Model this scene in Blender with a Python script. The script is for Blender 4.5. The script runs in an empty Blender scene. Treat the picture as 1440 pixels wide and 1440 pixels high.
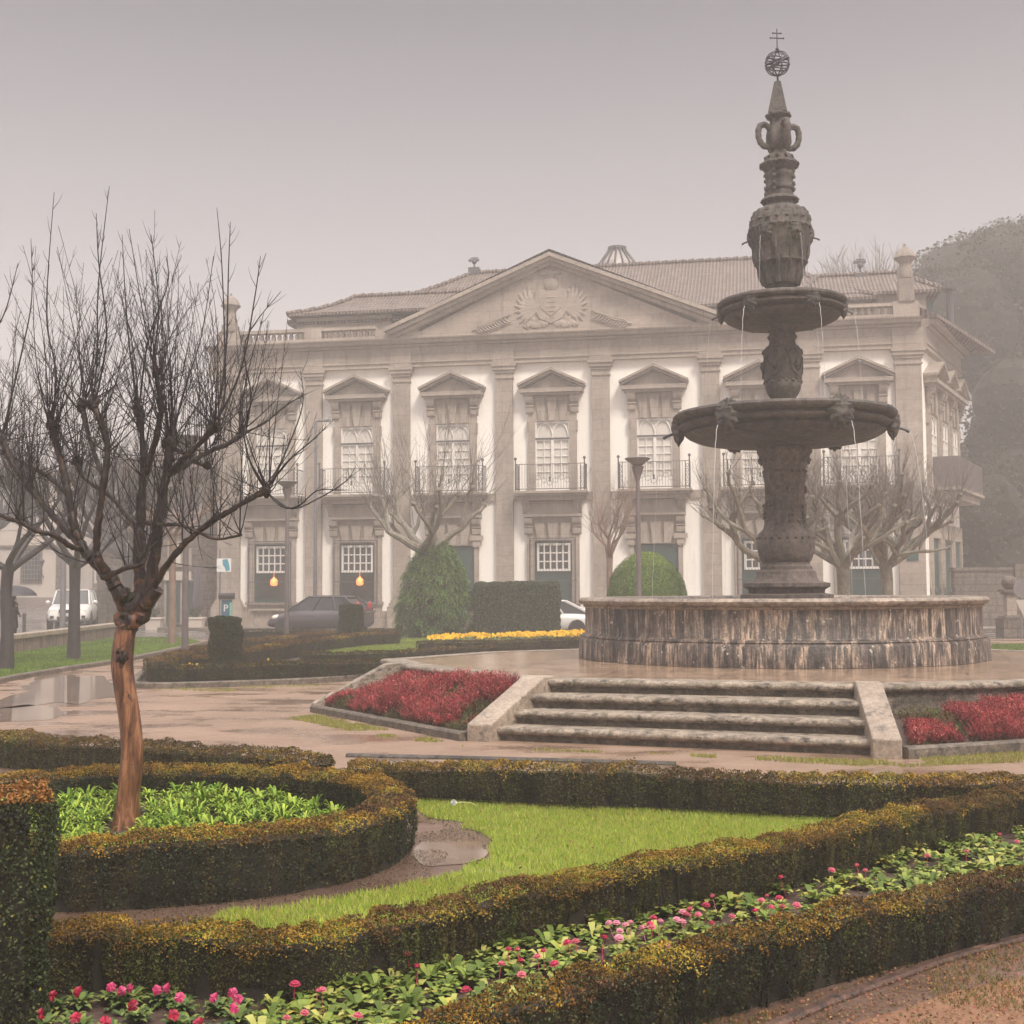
import bpy, math, random
import numpy as np
from mathutils import Vector, Matrix

R = math.radians
rnd = random.Random(11)
rng = np.random.default_rng(7)
scene = bpy.context.scene
COL = scene.collection

# ------------------------------------------------------------------ camera
PITCH, ROLL, FPX, EYE = R(3.34), R(-0.29), 1800.0, 1.8
CM = Matrix.Rotation(math.pi / 2 + PITCH, 4, 'X') @ Matrix.Rotation(ROLL, 4, 'Z')
CM3 = CM.to_3x3()
cam_d = bpy.data.cameras.new('camera')
cam = bpy.data.objects.new('camera', cam_d)
COL.objects.link(cam)
cam.matrix_world = Matrix.Translation((0, 0, EYE)) @ CM
cam_d.sensor_width = 36
cam_d.lens = 36 * FPX / 1440
cam_d.clip_start = 0.05
cam_d.clip_end = 3000
scene.camera = cam

def ray(px, py):
    return CM3 @ Vector(((px - 720) / FPX, (720 - py) / FPX, -1))
def G(px, py, z=0.0):
    d = ray(px, py); t = (z - EYE) / d.z
    return (d.x * t, d.y * t)
def D(px, py, Y):
    d = ray(px, py); t = Y / d.y
    return Vector((d.x * t, Y, EYE + d.z * t))
def ZY(px, py, Y):
    return D(px, py, Y).z

# ------------------------------------------------------------------ tagging
def tag(o, label=None, cat=None, group=None, kind=None):
    if label: o['label'] = label
    if cat: o['category'] = cat
    if group: o['group'] = group
    if kind: o['kind'] = kind
    return o
def empty(name, loc=(0, 0, 0), rz=0.0, label=None, cat=None, group=None, parent=None):
    o = bpy.data.objects.new(name, None)
    COL.objects.link(o); o.location = loc; o.rotation_euler = (0, 0, rz)
    o.empty_display_size = 0.2
    if parent: o.parent = parent
    return tag(o, label, cat, group)
def copy_tree(o, parent=None):
    c = o.copy(); COL.objects.link(c)
    if parent: c.parent = parent
    for ch in list(o.children):
        copy_tree(ch, c)
    return c

# ------------------------------------------------------------------ mesh builder
class MB:
    def __init__(s, M=None):
        s.v = []; s.f = []; s.M = M
    def add(s, vs, fs):
        b = len(s.v)
        if s.M is not None:
            vs = [tuple(s.M @ Vector(p)) for p in vs]
        s.v += [tuple(p) for p in vs]
        s.f += [tuple(b + i for i in f) for f in fs]
    def box(s, x0, x1, y0, y1, z0, z1):
        s.add([(x0,y0,z0),(x1,y0,z0),(x1,y1,z0),(x0,y1,z0),(x0,y0,z1),(x1,y0,z1),(x1,y1,z1),(x0,y1,z1)],
              [(0,3,2,1),(4,5,6,7),(0,1,5,4),(1,2,6,5),(2,3,7,6),(3,0,4,7)])
    def xz(s, poly, y0, y1):
        n = len(poly)
        s.add([(x, y0, z) for x, z in poly] + [(x, y1, z) for x, z in poly],
              [tuple(range(n)), tuple(range(2*n-1, n-1, -1))] + [(i, (i+1) % n + 0, (i+1) % n + n, i + n)[::-1] for i in range(n)])
    def yz(s, poly, x0, x1):
        n = len(poly)
        s.add([(x0, y, z) for y, z in poly] + [(x1, y, z) for y, z in poly],
              [tuple(range(n)), tuple(range(2*n-1, n-1, -1))] + [(i, (i+1) % n, (i+1) % n + n, i + n)[::-1] for i in range(n)])
    def xy(s, poly, z0, z1):
        n = len(poly)
        if not isinstance(z0, (list, tuple)): z0 = [z0] * n
        if not isinstance(z1, (list, tuple)): z1 = [z1] * n
        s.add([(p[0], p[1], z0[i]) for i, p in enumerate(poly)] + [(p[0], p[1], z1[i]) for i, p in enumerate(poly)],
              [tuple(range(n-1, -1, -1)), tuple(range(n, 2*n))] + [(i, (i+1) % n, (i+1) % n + n, i + n) for i in range(n)])
    def lathe(s, prof, c=(0, 0, 0), n=32, fn=None, close=False):
        # prof: (r, z) from bottom to top; fn(a, r, z) -> r
        vs = []; fs = []
        for r, z in prof:
            for i in range(n):
                a = 2 * math.pi * i / n
                rr = fn(a, r, z) if fn else r
                vs.append((c[0] + rr * math.cos(a), c[1] + rr * math.sin(a), c[2] + z))
        m = len(prof)
        for j in range(m - 1):
            for i in range(n):
                k = (i + 1) % n
                fs.append((j*n+i, j*n+k, (j+1)*n+k, (j+1)*n+i))
        if not close:
            fs.append(tuple(range(n-1, -1, -1))); fs.append(tuple(range((m-1)*n, m*n)))
        else:
            for i in range(n):
                k = (i + 1) % n
                fs.append(((m-1)*n+i, (m-1)*n+k, k, i))
        s.add(vs, fs)
    def tube(s, pts, rad, n=6, cap=True):
        pts = [Vector(p) for p in pts]; m = len(pts)
        if not isinstance(rad, (list, tuple)): rad = [rad] * m
        vs = []; fs = []
        t0 = (pts[1] - pts[0]).normalized()
        up = Vector((0, 0, 1)) if abs(t0.z) < .9 else Vector((1, 0, 0))
        u = t0.cross(up).normalized()
        for i, p in enumerate(pts):
            t = (pts[min(i+1, m-1)] - pts[max(i-1, 0)])
            if t.length < 1e-9: t = t0
            t.normalize()
            u = (u - t * u.dot(t))
            if u.length < 1e-6: u = t.cross(Vector((0, 1, 0.3)))
            u.normalize(); w = t.cross(u)
            for k in range(n):
                a = 2 * math.pi * k / n
                vs.append(p + (u * math.cos(a) + w * math.sin(a)) * rad[i])
        for j in range(m - 1):
            for k in range(n):
                q = (k + 1) % n
                fs.append((j*n+k, j*n+q, (j+1)*n+q, (j+1)*n+k))
        if cap:
            fs.append(tuple(range(n-1, -1, -1))); fs.append(tuple(range((m-1)*n, m*n)))
        s.add(vs, fs)
    def blob(s, c, r, nu=10, nv=7, amp=.15, rs=(1, 1, 1), seed=0, fn=None):
        q = random.Random(seed); vs = []; fs = []
        ph = [q.uniform(0, 6.28) for _ in range(6)]
        for j in range(nv + 1):
            th = math.pi * j / nv
            for i in range(nu):
                a = 2 * math.pi * i / nu
                d = Vector((math.sin(th)*math.cos(a), math.sin(th)*math.sin(a), math.cos(th)))
                k = 1 + amp * (math.sin(3*a+ph[0]) * math.sin(2*th+ph[1]) + .6*math.sin(5*a+ph[2])*math.sin(4*th+ph[3]))
                if fn: k *= fn(d)
                vs.append((c[0]+d.x*r*rs[0]*k, c[1]+d.y*r*rs[1]*k, c[2]+d.z*r*rs[2]*k))
        for j in range(nv):
            for i in range(nu):
                k = (i + 1) % nu
                fs.append((j*nu+i, (j+1)*nu+i, (j+1)*nu+k, j*nu+k))
        s.add(vs, fs)
    def build(s, name, mat, parent=None, smooth=False, bevel=0):
        me = bpy.data.meshes.new(name)
        me.from_pydata(s.v, [], s.f)
        me.materials.append(mat)
        me.validate(clean_customdata=False)
        import bmesh
        bm = bmesh.new(); bm.from_mesh(me)
        bmesh.ops.recalc_face_normals(bm, faces=bm.faces)
        bm.to_mesh(me); bm.free()
        if smooth:
            me.polygons.foreach_set('use_smooth', [True] * len(me.polygons))
            try: me.set_sharp_from_angle(angle=R(42))
            except Exception: pass
        me.update()
        o = bpy.data.objects.new(name, me); COL.objects.link(o)
        if parent: o.parent = parent
        if bevel:
            b = o.modifiers.new('bevel', 'BEVEL'); b.width = bevel; b.segments = 2; b.limit_method = 'ANGLE'
        return o

def np_mesh(name, verts, faces, mat, parent=None, cols=None, smooth=False, mats=None, mi=None):
    """verts (N,3) float, faces (M,k) int of one face size"""
    me = bpy.data.meshes.new(name)
    n, (m, k) = len(verts), faces.shape
    me.vertices.add(n); me.vertices.foreach_set('co', np.ascontiguousarray(verts, dtype=np.float32).ravel())
    me.loops.add(m * k); me.loops.foreach_set('vertex_index', np.ascontiguousarray(faces, dtype=np.int32).ravel())
    me.polygons.add(m); me.polygons.foreach_set('loop_start', np.arange(m, dtype=np.int32) * k)
    me.polygons.foreach_set('loop_total', np.full(m, k, dtype=np.int32))
    if smooth: me.polygons.foreach_set('use_smooth', np.ones(m, dtype=bool))
    me.update(calc_edges=True)
    me.materials.append(mat)
    for mm in (mats or []): me.materials.append(mm)
    if mi is not None: me.polygons.foreach_set('material_index', mi.astype(np.int32))
    if cols is not None:
        a = me.attributes.new('tint', 'FLOAT_COLOR', 'FACE')
        c4 = np.ones((m, 4), dtype=np.float32); c4[:, :3] = cols
        a.data.foreach_set('color', c4.ravel())
    o = bpy.data.objects.new(name, me); COL.objects.link(o)
    if parent: o.parent = parent
    return o

# ------------------------------------------------------------------ numpy noise
def _h(ix, iy, iz):
    n = (ix * 374761393 + iy * 668265263 + iz * 1274126177) & 0xffffffff
    n = ((n ^ (n >> 13)) * 1274126177) & 0xffffffff
    n = n ^ (n >> 16)
    return (n & 0xffff) / 65535.0
def vn(x, y=0.0, z=0.0):
    x, y, z = np.broadcast_arrays(np.asarray(x, float), np.asarray(y, float), np.asarray(z, float))
    fx, fy, fz = np.floor(x), np.floor(y), np.floor(z)
    ix, iy, iz = fx.astype(np.int64), fy.astype(np.int64), fz.astype(np.int64)
    tx, ty, tz = x - fx, y - fy, z - fz
    tx, ty, tz = tx*tx*(3-2*tx), ty*ty*(3-2*ty), tz*tz*(3-2*tz)
    def L(a, b, t): return a + (b - a) * t
    r = L(L(L(_h(ix,iy,iz), _h(ix+1,iy,iz), tx), L(_h(ix,iy+1,iz), _h(ix+1,iy+1,iz), tx), ty),
          L(L(_h(ix,iy,iz+1), _h(ix+1,iy,iz+1), tx), L(_h(ix,iy+1,iz+1), _h(ix+1,iy+1,iz+1), tx), ty), tz)
    return r
def vn1(x, y=0.0, z=0.0):
    return float(vn(x, y, z))

# ------------------------------------------------------------------ materials
def newmat(name):
    m = bpy.data.materials.new(name); m.use_nodes = True
    nt = m.node_tree; b = nt.nodes['Principled BSDF']
    return m, nt, b
def N(nt, t, **kw):
    n = nt.nodes.new(t)
    for k, v in kw.items():
        if k.startswith('i_'):
            n.inputs[k[2:].replace('_', ' ')].default_value = v
        else: setattr(n, k, v)
    return n
def ramp(nt, fac, stops):
    n = nt.nodes.new('ShaderNodeValToRGB')
    e = n.color_ramp.elements
    while len(e) < len(stops): e.new(.5)
    for i, (p, c) in enumerate(stops):
        e[i].position = p
        e[i].color = (c[0], c[1], c[2], 1) if isinstance(c, (tuple, list)) else (c, c, c, 1)
    nt.links.new(fac, n.inputs[0])
    return n
def mix(nt, f, a, b, mode='MIX'):
    n = nt.nodes.new('ShaderNodeMix'); n.data_type = 'RGBA'; n.blend_type = mode
    for s, v in ((n.inputs[0], f), (n.inputs[6], a), (n.inputs[7], b)):
        if hasattr(v, 'is_linked'): nt.links.new(v, s)
        elif isinstance(v, (tuple, list)): s.default_value = (*v[:3], 1)
        else: s.default_value = v
    return n.outputs[2]
def noise_n(nt, vec, scale, detail=4, rough=.55, dist=0.0):
    n = N(nt, 'ShaderNodeTexNoise'); n.inputs['Scale'].default_value = scale
    n.inputs['Detail'].default_value = detail; n.inputs['Roughness'].default_value = rough
    n.inputs['Distortion'].default_value = dist
    if vec is not None: nt.links.new(vec, n.inputs['Vector'])
    return n.outputs[0]
def coords(nt, scale=(1, 1, 1), world=False, rot=(0, 0, 0)):
    if world:
        g = N(nt, 'ShaderNodeNewGeometry').outputs['Position']
    else:
        g = N(nt, 'ShaderNodeTexCoord').outputs['Object']
    mp = N(nt, 'ShaderNodeMapping'); mp.inputs['Scale'].default_value = scale; mp.inputs['Rotation'].default_value = rot
    nt.links.new(g, mp.inputs['Vector'])
    return mp.outputs[0]
def bump(nt, b, h, strength=.3, dist=.02, prev=None):
    n = N(nt, 'ShaderNodeBump'); n.inputs['Strength'].default_value = strength; n.inputs['Distance'].default_value = dist
    nt.links.new(h, n.inputs['Height'])
    if prev: nt.links.new(prev, n.inputs['Normal'])
    nt.links.new(n.outputs[0], b.inputs['Normal'])
    return n.outputs[0]

def plain(name, c, rough=.6, metal=0.0, var=.12, scale=4.0, spec=.5, bmp=0.0, world=True):
    m, nt, b = newmat(name)
    v = coords(nt, world=world)
    f = noise_n(nt, v, scale, 5)
    c0 = tuple(max(0, x * (1 - var)) for x in c); c1 = tuple(min(1, x * (1 + var)) for x in c)
    r = ramp(nt, f, [(.3, c0), (.7, c1)])
    nt.links.new(r.outputs[0], b.inputs['Base Color'])
    b.inputs['Roughness'].default_value = rough; b.inputs['Metallic'].default_value = metal
    b.inputs['Specular IOR Level'].default_value = spec
    if bmp: bump(nt, b, f, bmp, .02)
    return m

def stone(name, base, dark, light, s=1.0, stain=.5, streak=(1, 1, .12), lichen=0.0, moss=None, rough=.75, joints=None, bmp=.35, world=True, rot=0, mid=.55):
    """weathered granite: speckle + large patches + vertical run-off streaks (+ joints)"""
    m, nt, b = newmat(name)
    v = coords(nt, world=world, rot=(0, 0, rot))
    big = noise_n(nt, v, 1.1 * s, 5, .6)
    c = ramp(nt, big, [(.3, tuple(x * .8 for x in base)), (.5, base), (.72, light)]).outputs[0]
    vs = N(nt, 'ShaderNodeMapping'); vs.inputs['Scale'].default_value = (5 * s * streak[0], 5 * s * streak[1], 5 * s * streak[2])
    nt.links.new(v, vs.inputs['Vector'])
    st = noise_n(nt, vs.outputs[0], 1.0, 6, .65, .4)
    sf = ramp(nt, st, [(.60 - .22 * stain, 0.0), (.72 - .12 * stain, 1.0)]).outputs[0]
    c = mix(nt, sf, c, dark)
    if moss:
        mo = noise_n(nt, v, 2.6 * s, 5, .6)
        c = mix(nt, ramp(nt, mo, [(.52, 0.0), (.68, .75)]).outputs[0], c, moss)
    md_ = noise_n(nt, v, 9*s, 8, .7)
    c = mix(nt, mid, c, ramp(nt, md_, [(.36, .15), (.5, .5), (.64, .85)]).outputs[0], 'OVERLAY')
    sp = noise_n(nt, v, 45, 3, .7)
    c = mix(nt, .5, c, ramp(nt, sp, [(.3, .25), (.7, .8)]).outputs[0], 'OVERLAY')
    if lichen:
        vo = N(nt, 'ShaderNodeTexVoronoi'); vo.inputs['Scale'].default_value = 9 * s
        nt.links.new(v, vo.inputs['Vector'])
        ln = noise_n(nt, v, 14 * s, 3)
        lm = N(nt, 'ShaderNodeMath', operation='ADD'); nt.links.new(vo.outputs['Distance'], lm.inputs[0]); nt.links.new(ln, lm.inputs[1])
        c = mix(nt, ramp(nt, lm.outputs[0], [(.38 + .2 * lichen, 1.0), (.43 + .2 * lichen, 0.0)]).outputs[0], c, (.42, .4, .34))
    if joints:
        br = N(nt, 'ShaderNodeTexBrick')
        br.inputs['Scale'].default_value = 1.0; br.inputs['Brick Width'].default_value = joints[0]; br.inputs['Row Height'].default_value = joints[1]
        br.inputs['Mortar Size'].default_value = joints[2]; br.inputs['Color1'].default_value = (1, 1, 1, 1); br.inputs['Color2'].default_value = (.82, .8, .8, 1)
        br.inputs['Mortar'].default_value = (.3, .27, .25, 1)
        sw = joints[3] if len(joints) > 3 else 'xz'
        if sw == 'xz':
            s1 = N(nt, 'ShaderNodeSeparateXYZ'); nt.links.new(v, s1.inputs[0])
            c1 = N(nt, 'ShaderNodeCombineXYZ'); nt.links.new(s1.outputs[0], c1.inputs[0]); nt.links.new(s1.outputs[2], c1.inputs[1])
            nt.links.new(c1.outputs[0], br.inputs['Vector'])
        else:
            nt.links.new(v, br.inputs['Vector'])
        c = mix(nt, .8, c, br.outputs['Color'], 'MULTIPLY')
    nt.links.new(c, b.inputs['Base Color'])
    b.inputs['Roughness'].default_value = rough
    h = noise_n(nt, v, 18 * s, 6, .65)
    bump(nt, b, h, bmp, .03)
    return m

def tint_mat(name, rough=.55, spec=.35, trans=0.0):
    m, nt, b = newmat(name)
    a = N(nt, 'ShaderNodeAttribute'); a.attribute_name = 'tint'
    nt.links.new(a.outputs['Color'], b.inputs['Base Color'])
    b.inputs['Roughness'].default_value = rough
    b.inputs['Specular IOR Level'].default_value = spec
    if trans:
        t = N(nt, 'ShaderNodeBsdfTranslucent'); nt.links.new(a.outputs['Color'], t.inputs[0])
        x = N(nt, 'ShaderNodeMixShader'); x.inputs[0].default_value = trans
        nt.links.new(b.outputs[0], x.inputs[1]); nt.links.new(t.outputs[0], x.inputs[2])
        nt.links.new(x.outputs[0], nt.nodes['Material Output'].inputs[0])
    return m

M = {}
M['leaf'] = tint_mat('leaf', .5, .18, .15)
M['leaf_far'] = tint_mat('leaf_matte', .75, .12, .2)
M['petal'] = tint_mat('petal', .6, .2, .25)
M['grass'] = tint_mat('grass_blade', .5, .3, .35)
M['core'] = plain('hedge_core', (.02, .016, .01), .9, var=.5, scale=20)
M['soil'] = plain('wet_soil', (.06, .035, .026), .7, var=.55, scale=14, bmp=.8)
M['paint'] = plain('white_plaster', (.93, .89, .83), .7, var=.05, scale=.7)
M['iron'] = plain('wrought_iron', (.07, .065, .07), .5, var=.2)
M['lamp_metal'] = plain('lamp_metal', (.16, .135, .135), .45, .3, var=.15)
M['pole_metal'] = plain('galvanised_pole', (.2, .19, .2), .45, .5, var=.15)
M['glass'] = plain('window_glass', (.035, .035, .04), .08, var=.3, spec=.8)
M['curtain'] = plain('white_curtained_glass', (.62, .58, .53), .25, var=.08, scale=2)
M['white'] = plain('white_joinery', (.78, .75, .71), .5, var=.04)
M['green'] = plain('dark_green_shutter', (.025, .065, .06), .5, var=.25, scale=3)
def plaster():
    m, nt, b = newmat('streaked_white_plaster'); v = coords(nt, (2.2, 2.2, .22)); v2 = coords(nt)
    c = ramp(nt, noise_n(nt, v2, .5, 5, .6), [(.35, (.88, .84, .78)), (.65, (.94, .90, .85))]).outputs[0]
    c = mix(nt, ramp(nt, noise_n(nt, v, 1, 6, .65), [(.54, 0.0), (.72, .45)]).outputs[0], c, (.62, .57, .51))
    nt.links.new(c, b.inputs['Base Color']); b.inputs['Roughness'].default_value = .8
    return m
M['paint'] = plaster()
M['palace'] = stone('palace_granite', (.35, .295, .25), (.26, .22, .19), (.41, .345, .295), s=.6, stain=.22, joints=(1.1, .45, .006), rough=.8, bmp=.3, world=False, mid=.18)
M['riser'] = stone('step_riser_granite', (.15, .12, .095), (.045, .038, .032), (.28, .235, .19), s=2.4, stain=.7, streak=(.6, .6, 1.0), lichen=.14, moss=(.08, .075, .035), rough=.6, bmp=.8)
M['fount'] = stone('fountain_granite', (.072, .060, .053), (.022, .020, .020), (.125, .102, .086), s=1.3, stain=.55, streak=(1, 1, .35), moss=(.058, .06, .036), rough=.7, bmp=.6)
M['fshaft'] = stone('fountain_shaft_granite', (.115, .090, .078), (.045, .038, .035), (.16, .125, .108), s=1.4, stain=.35, streak=(1, 1, .25), rough=.7, bmp=.6)
M['step'] = stone('step_granite', (.29, .235, .185), (.030, .026, .023), (.42, .345, .275), s=2.6, stain=.45, streak=(.5, .5, 1.1), lichen=.10, moss=(.09, .08, .04), rough=.55, bmp=.8)
M['urn'] = stone('urn_granite', (.24, .195, .165), (.13, .11, .10), (.29, .24, .2), s=1, stain=.3, mid=.3)
M['cheek'] = stone('cheek_granite', (.30, .24, .19), (.11, .09, .075), (.38, .31, .245), s=1.6, mid=.35, stain=.2, streak=(.8, .8, 1), rough=.55, bmp=.35)
M['kerb'] = stone('kerb_granite', (.13, .105, .08), (.03, .026, .022), (.20, .165, .135), s=2, stain=.45, streak=(1, 1, 1), rough=.6, bmp=.5)
# ------------------------------------------------------------------ world, sun, haze
w = bpy.data.worlds.new('World'); scene.world = w; w.use_nodes = True
nt = w.node_tree; bg = nt.nodes['Background']
sky = nt.nodes.new('ShaderNodeTexSky'); sky.sky_type = 'NISHITA'; sky.sun_disc = False
SUN_EL, SUN_AZ = 52.0, 150.0     # azimuth clockwise from +Y
sky.sun_elevation = R(SUN_EL); sky.sun_rotation = R(SUN_AZ); sky.dust_density = 6; sky.air_density = 1.2
# an overcast: the clear sky's colour is nearly lost in an even cloud deck, brighter low down
tc = nt.nodes.new('ShaderNodeTexCoord'); sp = nt.nodes.new('ShaderNodeSeparateXYZ'); nt.links.new(tc.outputs['Generated'], sp.inputs[0])
rp = nt.nodes.new('ShaderNodeValToRGB'); nt.links.new(sp.outputs[2], rp.inputs[0])
el = rp.color_ramp.elements
el[0].position = 0.0; el[0].color = (3.25, 2.93, 2.80, 1)
el[1].position = .18; el[1].color = (2.66, 2.39, 2.34, 1)
e = el.new(.42); e.color = (1.06, .965, 1.01, 1)
e = el.new(.52); e.color = (1.3, 1.22, 1.24, 1)
e = el.new(.72); e.color = (8.2, 7.7, 7.5, 1)
e = el.new(1.0); e.color = (10.5, 9.9, 9.7, 1)
mx = nt.nodes.new('ShaderNodeMix'); mx.data_type = 'RGBA'; mx.inputs[0].default_value = .93
nt.links.new(sky.outputs[0], mx.inputs[6]); nt.links.new(rp.outputs[0], mx.inputs[7])
nt.links.new(mx.outputs[2], bg.inputs[0]); bg.inputs[1].default_value = 0.11
sd = bpy.data.lights.new('sun', 'SUN'); sd.energy = 1.5; sd.angle = R(14); sd.color = (1, .92, .81)
so = bpy.data.objects.new('sun', sd); COL.objects.link(so)
dirv = Vector((math.sin(R(SUN_AZ)) * math.cos(R(SUN_EL)), math.cos(R(SUN_AZ)) * math.cos(R(SUN_EL)), math.sin(R(SUN_EL))))
so.rotation_euler = dirv.to_track_quat('Z', 'Y').to_euler()

HAZE = True
if HAZE:
    hm = bpy.data.materials.new('haze_air'); hm.use_nodes = True
    nt = hm.node_tree; nt.nodes.clear()
    out = nt.nodes.new('ShaderNodeOutputMaterial'); pv = nt.nodes.new('ShaderNodeVolumePrincipled')
    pv.inputs['Color'].default_value = (.935, .90, .885, 1); pv.inputs['Density'].default_value = .0043
    pv.inputs['Anisotropy'].default_value = .2
    nt.links.new(pv.outputs[0], out.inputs['Volume'])
    hb = MB(); hb.box(-130, 130, -12, 190, -1, 26)
    ho = hb.build('haze', hm); tag(ho, kind='stuff')

vs_ = scene.view_settings
vs_.view_transform = 'Standard'; vs_.look = 'None'; vs_.exposure = 1.22; vs_.gamma = 1
scene.display_settings.display_device = 'sRGB'
cy = scene.cycles
cy.volume_bounces = 1; cy.max_bounces = 6; cy.diffuse_bounces = 3; cy.glossy_bounces = 2; cy.transmission_bounces = 4; cy.transparent_max_bounces = 6
cy.volume_step_rate = 4; cy.caustics_reflective = False; cy.caustics_refractive = False

# ------------------------------------------------------------------ ground
def wet_ground(name, a, b_, c, puddle=.0):
    m, nt, b = newmat(name)
    v = coords(nt, world=True)
    f = noise_n(nt, v, .7, 6, .6); f2 = noise_n(nt, v, 30, 4, .7)
    vv = N(nt, 'ShaderNodeMapping'); vv.inputs['Scale'].default_value = (.55, 1.0, 1); nt.links.new(v, vv.inputs[0])
    f3 = noise_n(nt, vv.outputs[0], 1.2, 5, .6)
    col = ramp(nt, f, [(.35, a), (.65, b_)]).outputs[0]
    col = mix(nt, ramp(nt, f3, [(.5, 0.0), (.75, .8)]).outputs[0], col, c)
    col = mix(nt, .5, col, ramp(nt, f2, [(.25, .25), (.75, .75)]).outputs[0], 'OVERLAY')
    nt.links.new(col, b.inputs['Base Color'])
    wet = ramp(nt, f3, [(.42 - puddle, .62), (.62 - puddle, .12)]).outputs[0]
    nt.links.new(wet, b.inputs['Roughness'])
    hb = noise_n(nt, v, 22, 5, .65)
    bn = N(nt, 'ShaderNodeBump'); bn.inputs['Distance'].default_value = .02
    nt.links.new(hb, bn.inputs['Height'])
    nt.links.new(ramp(nt, f3, [(.42 - puddle, .35), (.62 - puddle, .04)]).outputs[0], bn.inputs['Strength'])
    nt.links.new(bn.outputs[0], b.inputs['Normal'])
    return m
M['sand'] = wet_ground('wet_sandy_path', (.215, .14, .098), (.275, .182, .13), (.14, .094, .07), .02)
M['dirt'] = wet_ground('muddy_soil', (.115, .07, .05), (.17, .11, .085), (.08, .05, .04), .06)
M['road'] = wet_ground('wet_asphalt', (.10, .09, .09), (.14, .125, .12), (.08, .07, .075), .1)
M['pave'] = wet_ground('pavement_stone', (.24, .2, .17), (.29, .24, .2), (.18, .15, .13), .0)
M['pud'] = plain('puddle_water', (.20, .145, .115), .07, var=.25, scale=3, spec=.6)
M['turf'] = plain('turf_ground', (.17, .20, .04), .9, var=.35, scale=9, bmp=.3)
M['litter'] = wet_ground('orange_gritty_path', (.17, .085, .045), (.25, .13, .07), (.11, .05, .035), .0)

def sheet(name, poly, z, mat, kind='structure', **kw):
    mb = MB(); mb.add([(p[0], p[1], z) for p in poly], [tuple(range(len(poly)))])
    o = mb.build(name, mat)
    for p in o.data.polygons:
        if p.normal.z < 0: p.flip()
    tag(o, kind=kind, **kw)
    return o
gm = MB()
xs = [-900, -130, -60, -30, -15, 0, 15, 30, 60, 130, 900]; ys = [-12, 0, 15, 30, 60, 120, 190, 900]
gv = [(x, y, 0) for y in ys for x in xs]; nx = len(xs)
gm.add(gv, [(j*nx+i, j*nx+i+1, (j+1)*nx+i+1, (j+1)*nx+i) for j in range(len(ys)-1) for i in range(nx-1)])
tag(gm.build('ground', M['sand']), kind='structure')

def smooth_loop(pts, n=6, closed=False):
    P = [Vector((p[0], p[1], 0)) for p in pts]; out = []; m = len(P)
    rngi = range(m) if closed else range(m - 1)
    for i in rngi:
        if closed: a, b_, c, d = P[(i-1) % m], P[i], P[(i+1) % m], P[(i+2) % m]
        else: a, b_, c, d = P[max(i-1, 0)], P[i], P[i+1], P[min(i+2, m-1)]
        for k in range(n):
            t = k / n
            q = .5 * ((2*b_) + (-a+c)*t + (2*a-5*b_+4*c-d)*t*t + (-a+3*b_-3*c+d)*t*t*t)
            out.append((q.x, q.y))
    if not closed: out.append((P[-1].x, P[-1].y))
    return out

def strip(name, pts, w, z0, z1, mat, parent=None, label=None, cat=None, group=None, n=5, kind=None, curve=True):
    """a kerb or low wall following a line"""
    L = smooth_loop(pts, n) if curve else [tuple(p) for p in pts]
    mb = MB(); vs = []; m = len(L)
    r = min(.02, w * .2)
    for i, p in enumerate(L):
        a, b_ = L[max(i-1, 0)], L[min(i+1, m-1)]
        t = Vector((b_[0]-a[0], b_[1]-a[1])).normalized(); nn = Vector((-t.y, t.x))
        for dx, z in ((-w/2, z0), (-w/2, z1 - r), (-w/2 + r, z1), (w/2 - r, z1), (w/2, z1 - r), (w/2, z0)):
            vs.append((p[0] + nn.x*dx, p[1] + nn.y*dx, z))
    fs = []
    for i in range(m - 1):
        for k in range(5):
            fs.append((i*6+k, i*6+k+1, (i+1)*6+k+1, (i+1)*6+k))
    fs.append(tuple(range(6))); fs.append(tuple((m-1)*6+k for k in range(5, -1, -1)))
    mb.add(vs, fs)
    o = mb.build(name, mat, parent)
    return tag(o, label, cat, group, kind)

def in_poly(x, y, poly):
    """vectorised point in polygon"""
    c = np.zeros(len(x), bool); n = len(poly); j = n - 1
    for i in range(n):
        xi, yi = poly[i]; xj, yj = poly[j]
        if yi != yj:
            k = ((yi > y) != (yj > y)) & (x < (xj - xi) * (y - yi) / (yj - yi) + xi)
            c ^= k
        j = i
    return c
def scatter(poly, n, seed=0):
    g = np.random.default_rng(seed); P = np.array(poly)
    lo, hi = P.min(0), P.max(0); xs, ys = [], []; got = 0
    while got < n:
        x = g.uniform(lo[0], hi[0], n); y = g.uniform(lo[1], hi[1], n)
        k = in_poly(x, y, poly); xs.append(x[k]); ys.append(y[k]); got += k.sum()
    return np.concatenate(xs)[:n], np.concatenate(ys)[:n]

def blades(name, x, y, h, wd, cols, z=0.0, seed=0, lean=.5, **kw):
    g = np.random.default_rng(seed); n = len(x)
    a = g.uniform(0, 2*np.pi, n); hh = h * g.uniform(.5, 1.2, n); ww = wd * g.uniform(.7, 1.3, n)
    dx, dy = np.cos(a) * ww, np.sin(a) * ww
    la = g.uniform(0, 2*np.pi, n); lx, ly = np.cos(la) * hh * lean * g.uniform(.2, 1, n), np.sin(la) * hh * lean * g.uniform(.2, 1, n)
    V = np.zeros((n, 3, 3)); z = np.broadcast_to(z, n)
    V[:, 0] = np.stack([x - dx, y - dy, z], 1); V[:, 1] = np.stack([x + dx, y + dy, z], 1)
    V[:, 2] = np.stack([x + lx, y + ly, z + hh], 1)
    o = np_mesh(name, V.reshape(-1, 3), np.arange(3*n).reshape(-1, 3), M['grass'], cols=cols)
    tag(o, **kw); return o
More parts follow.
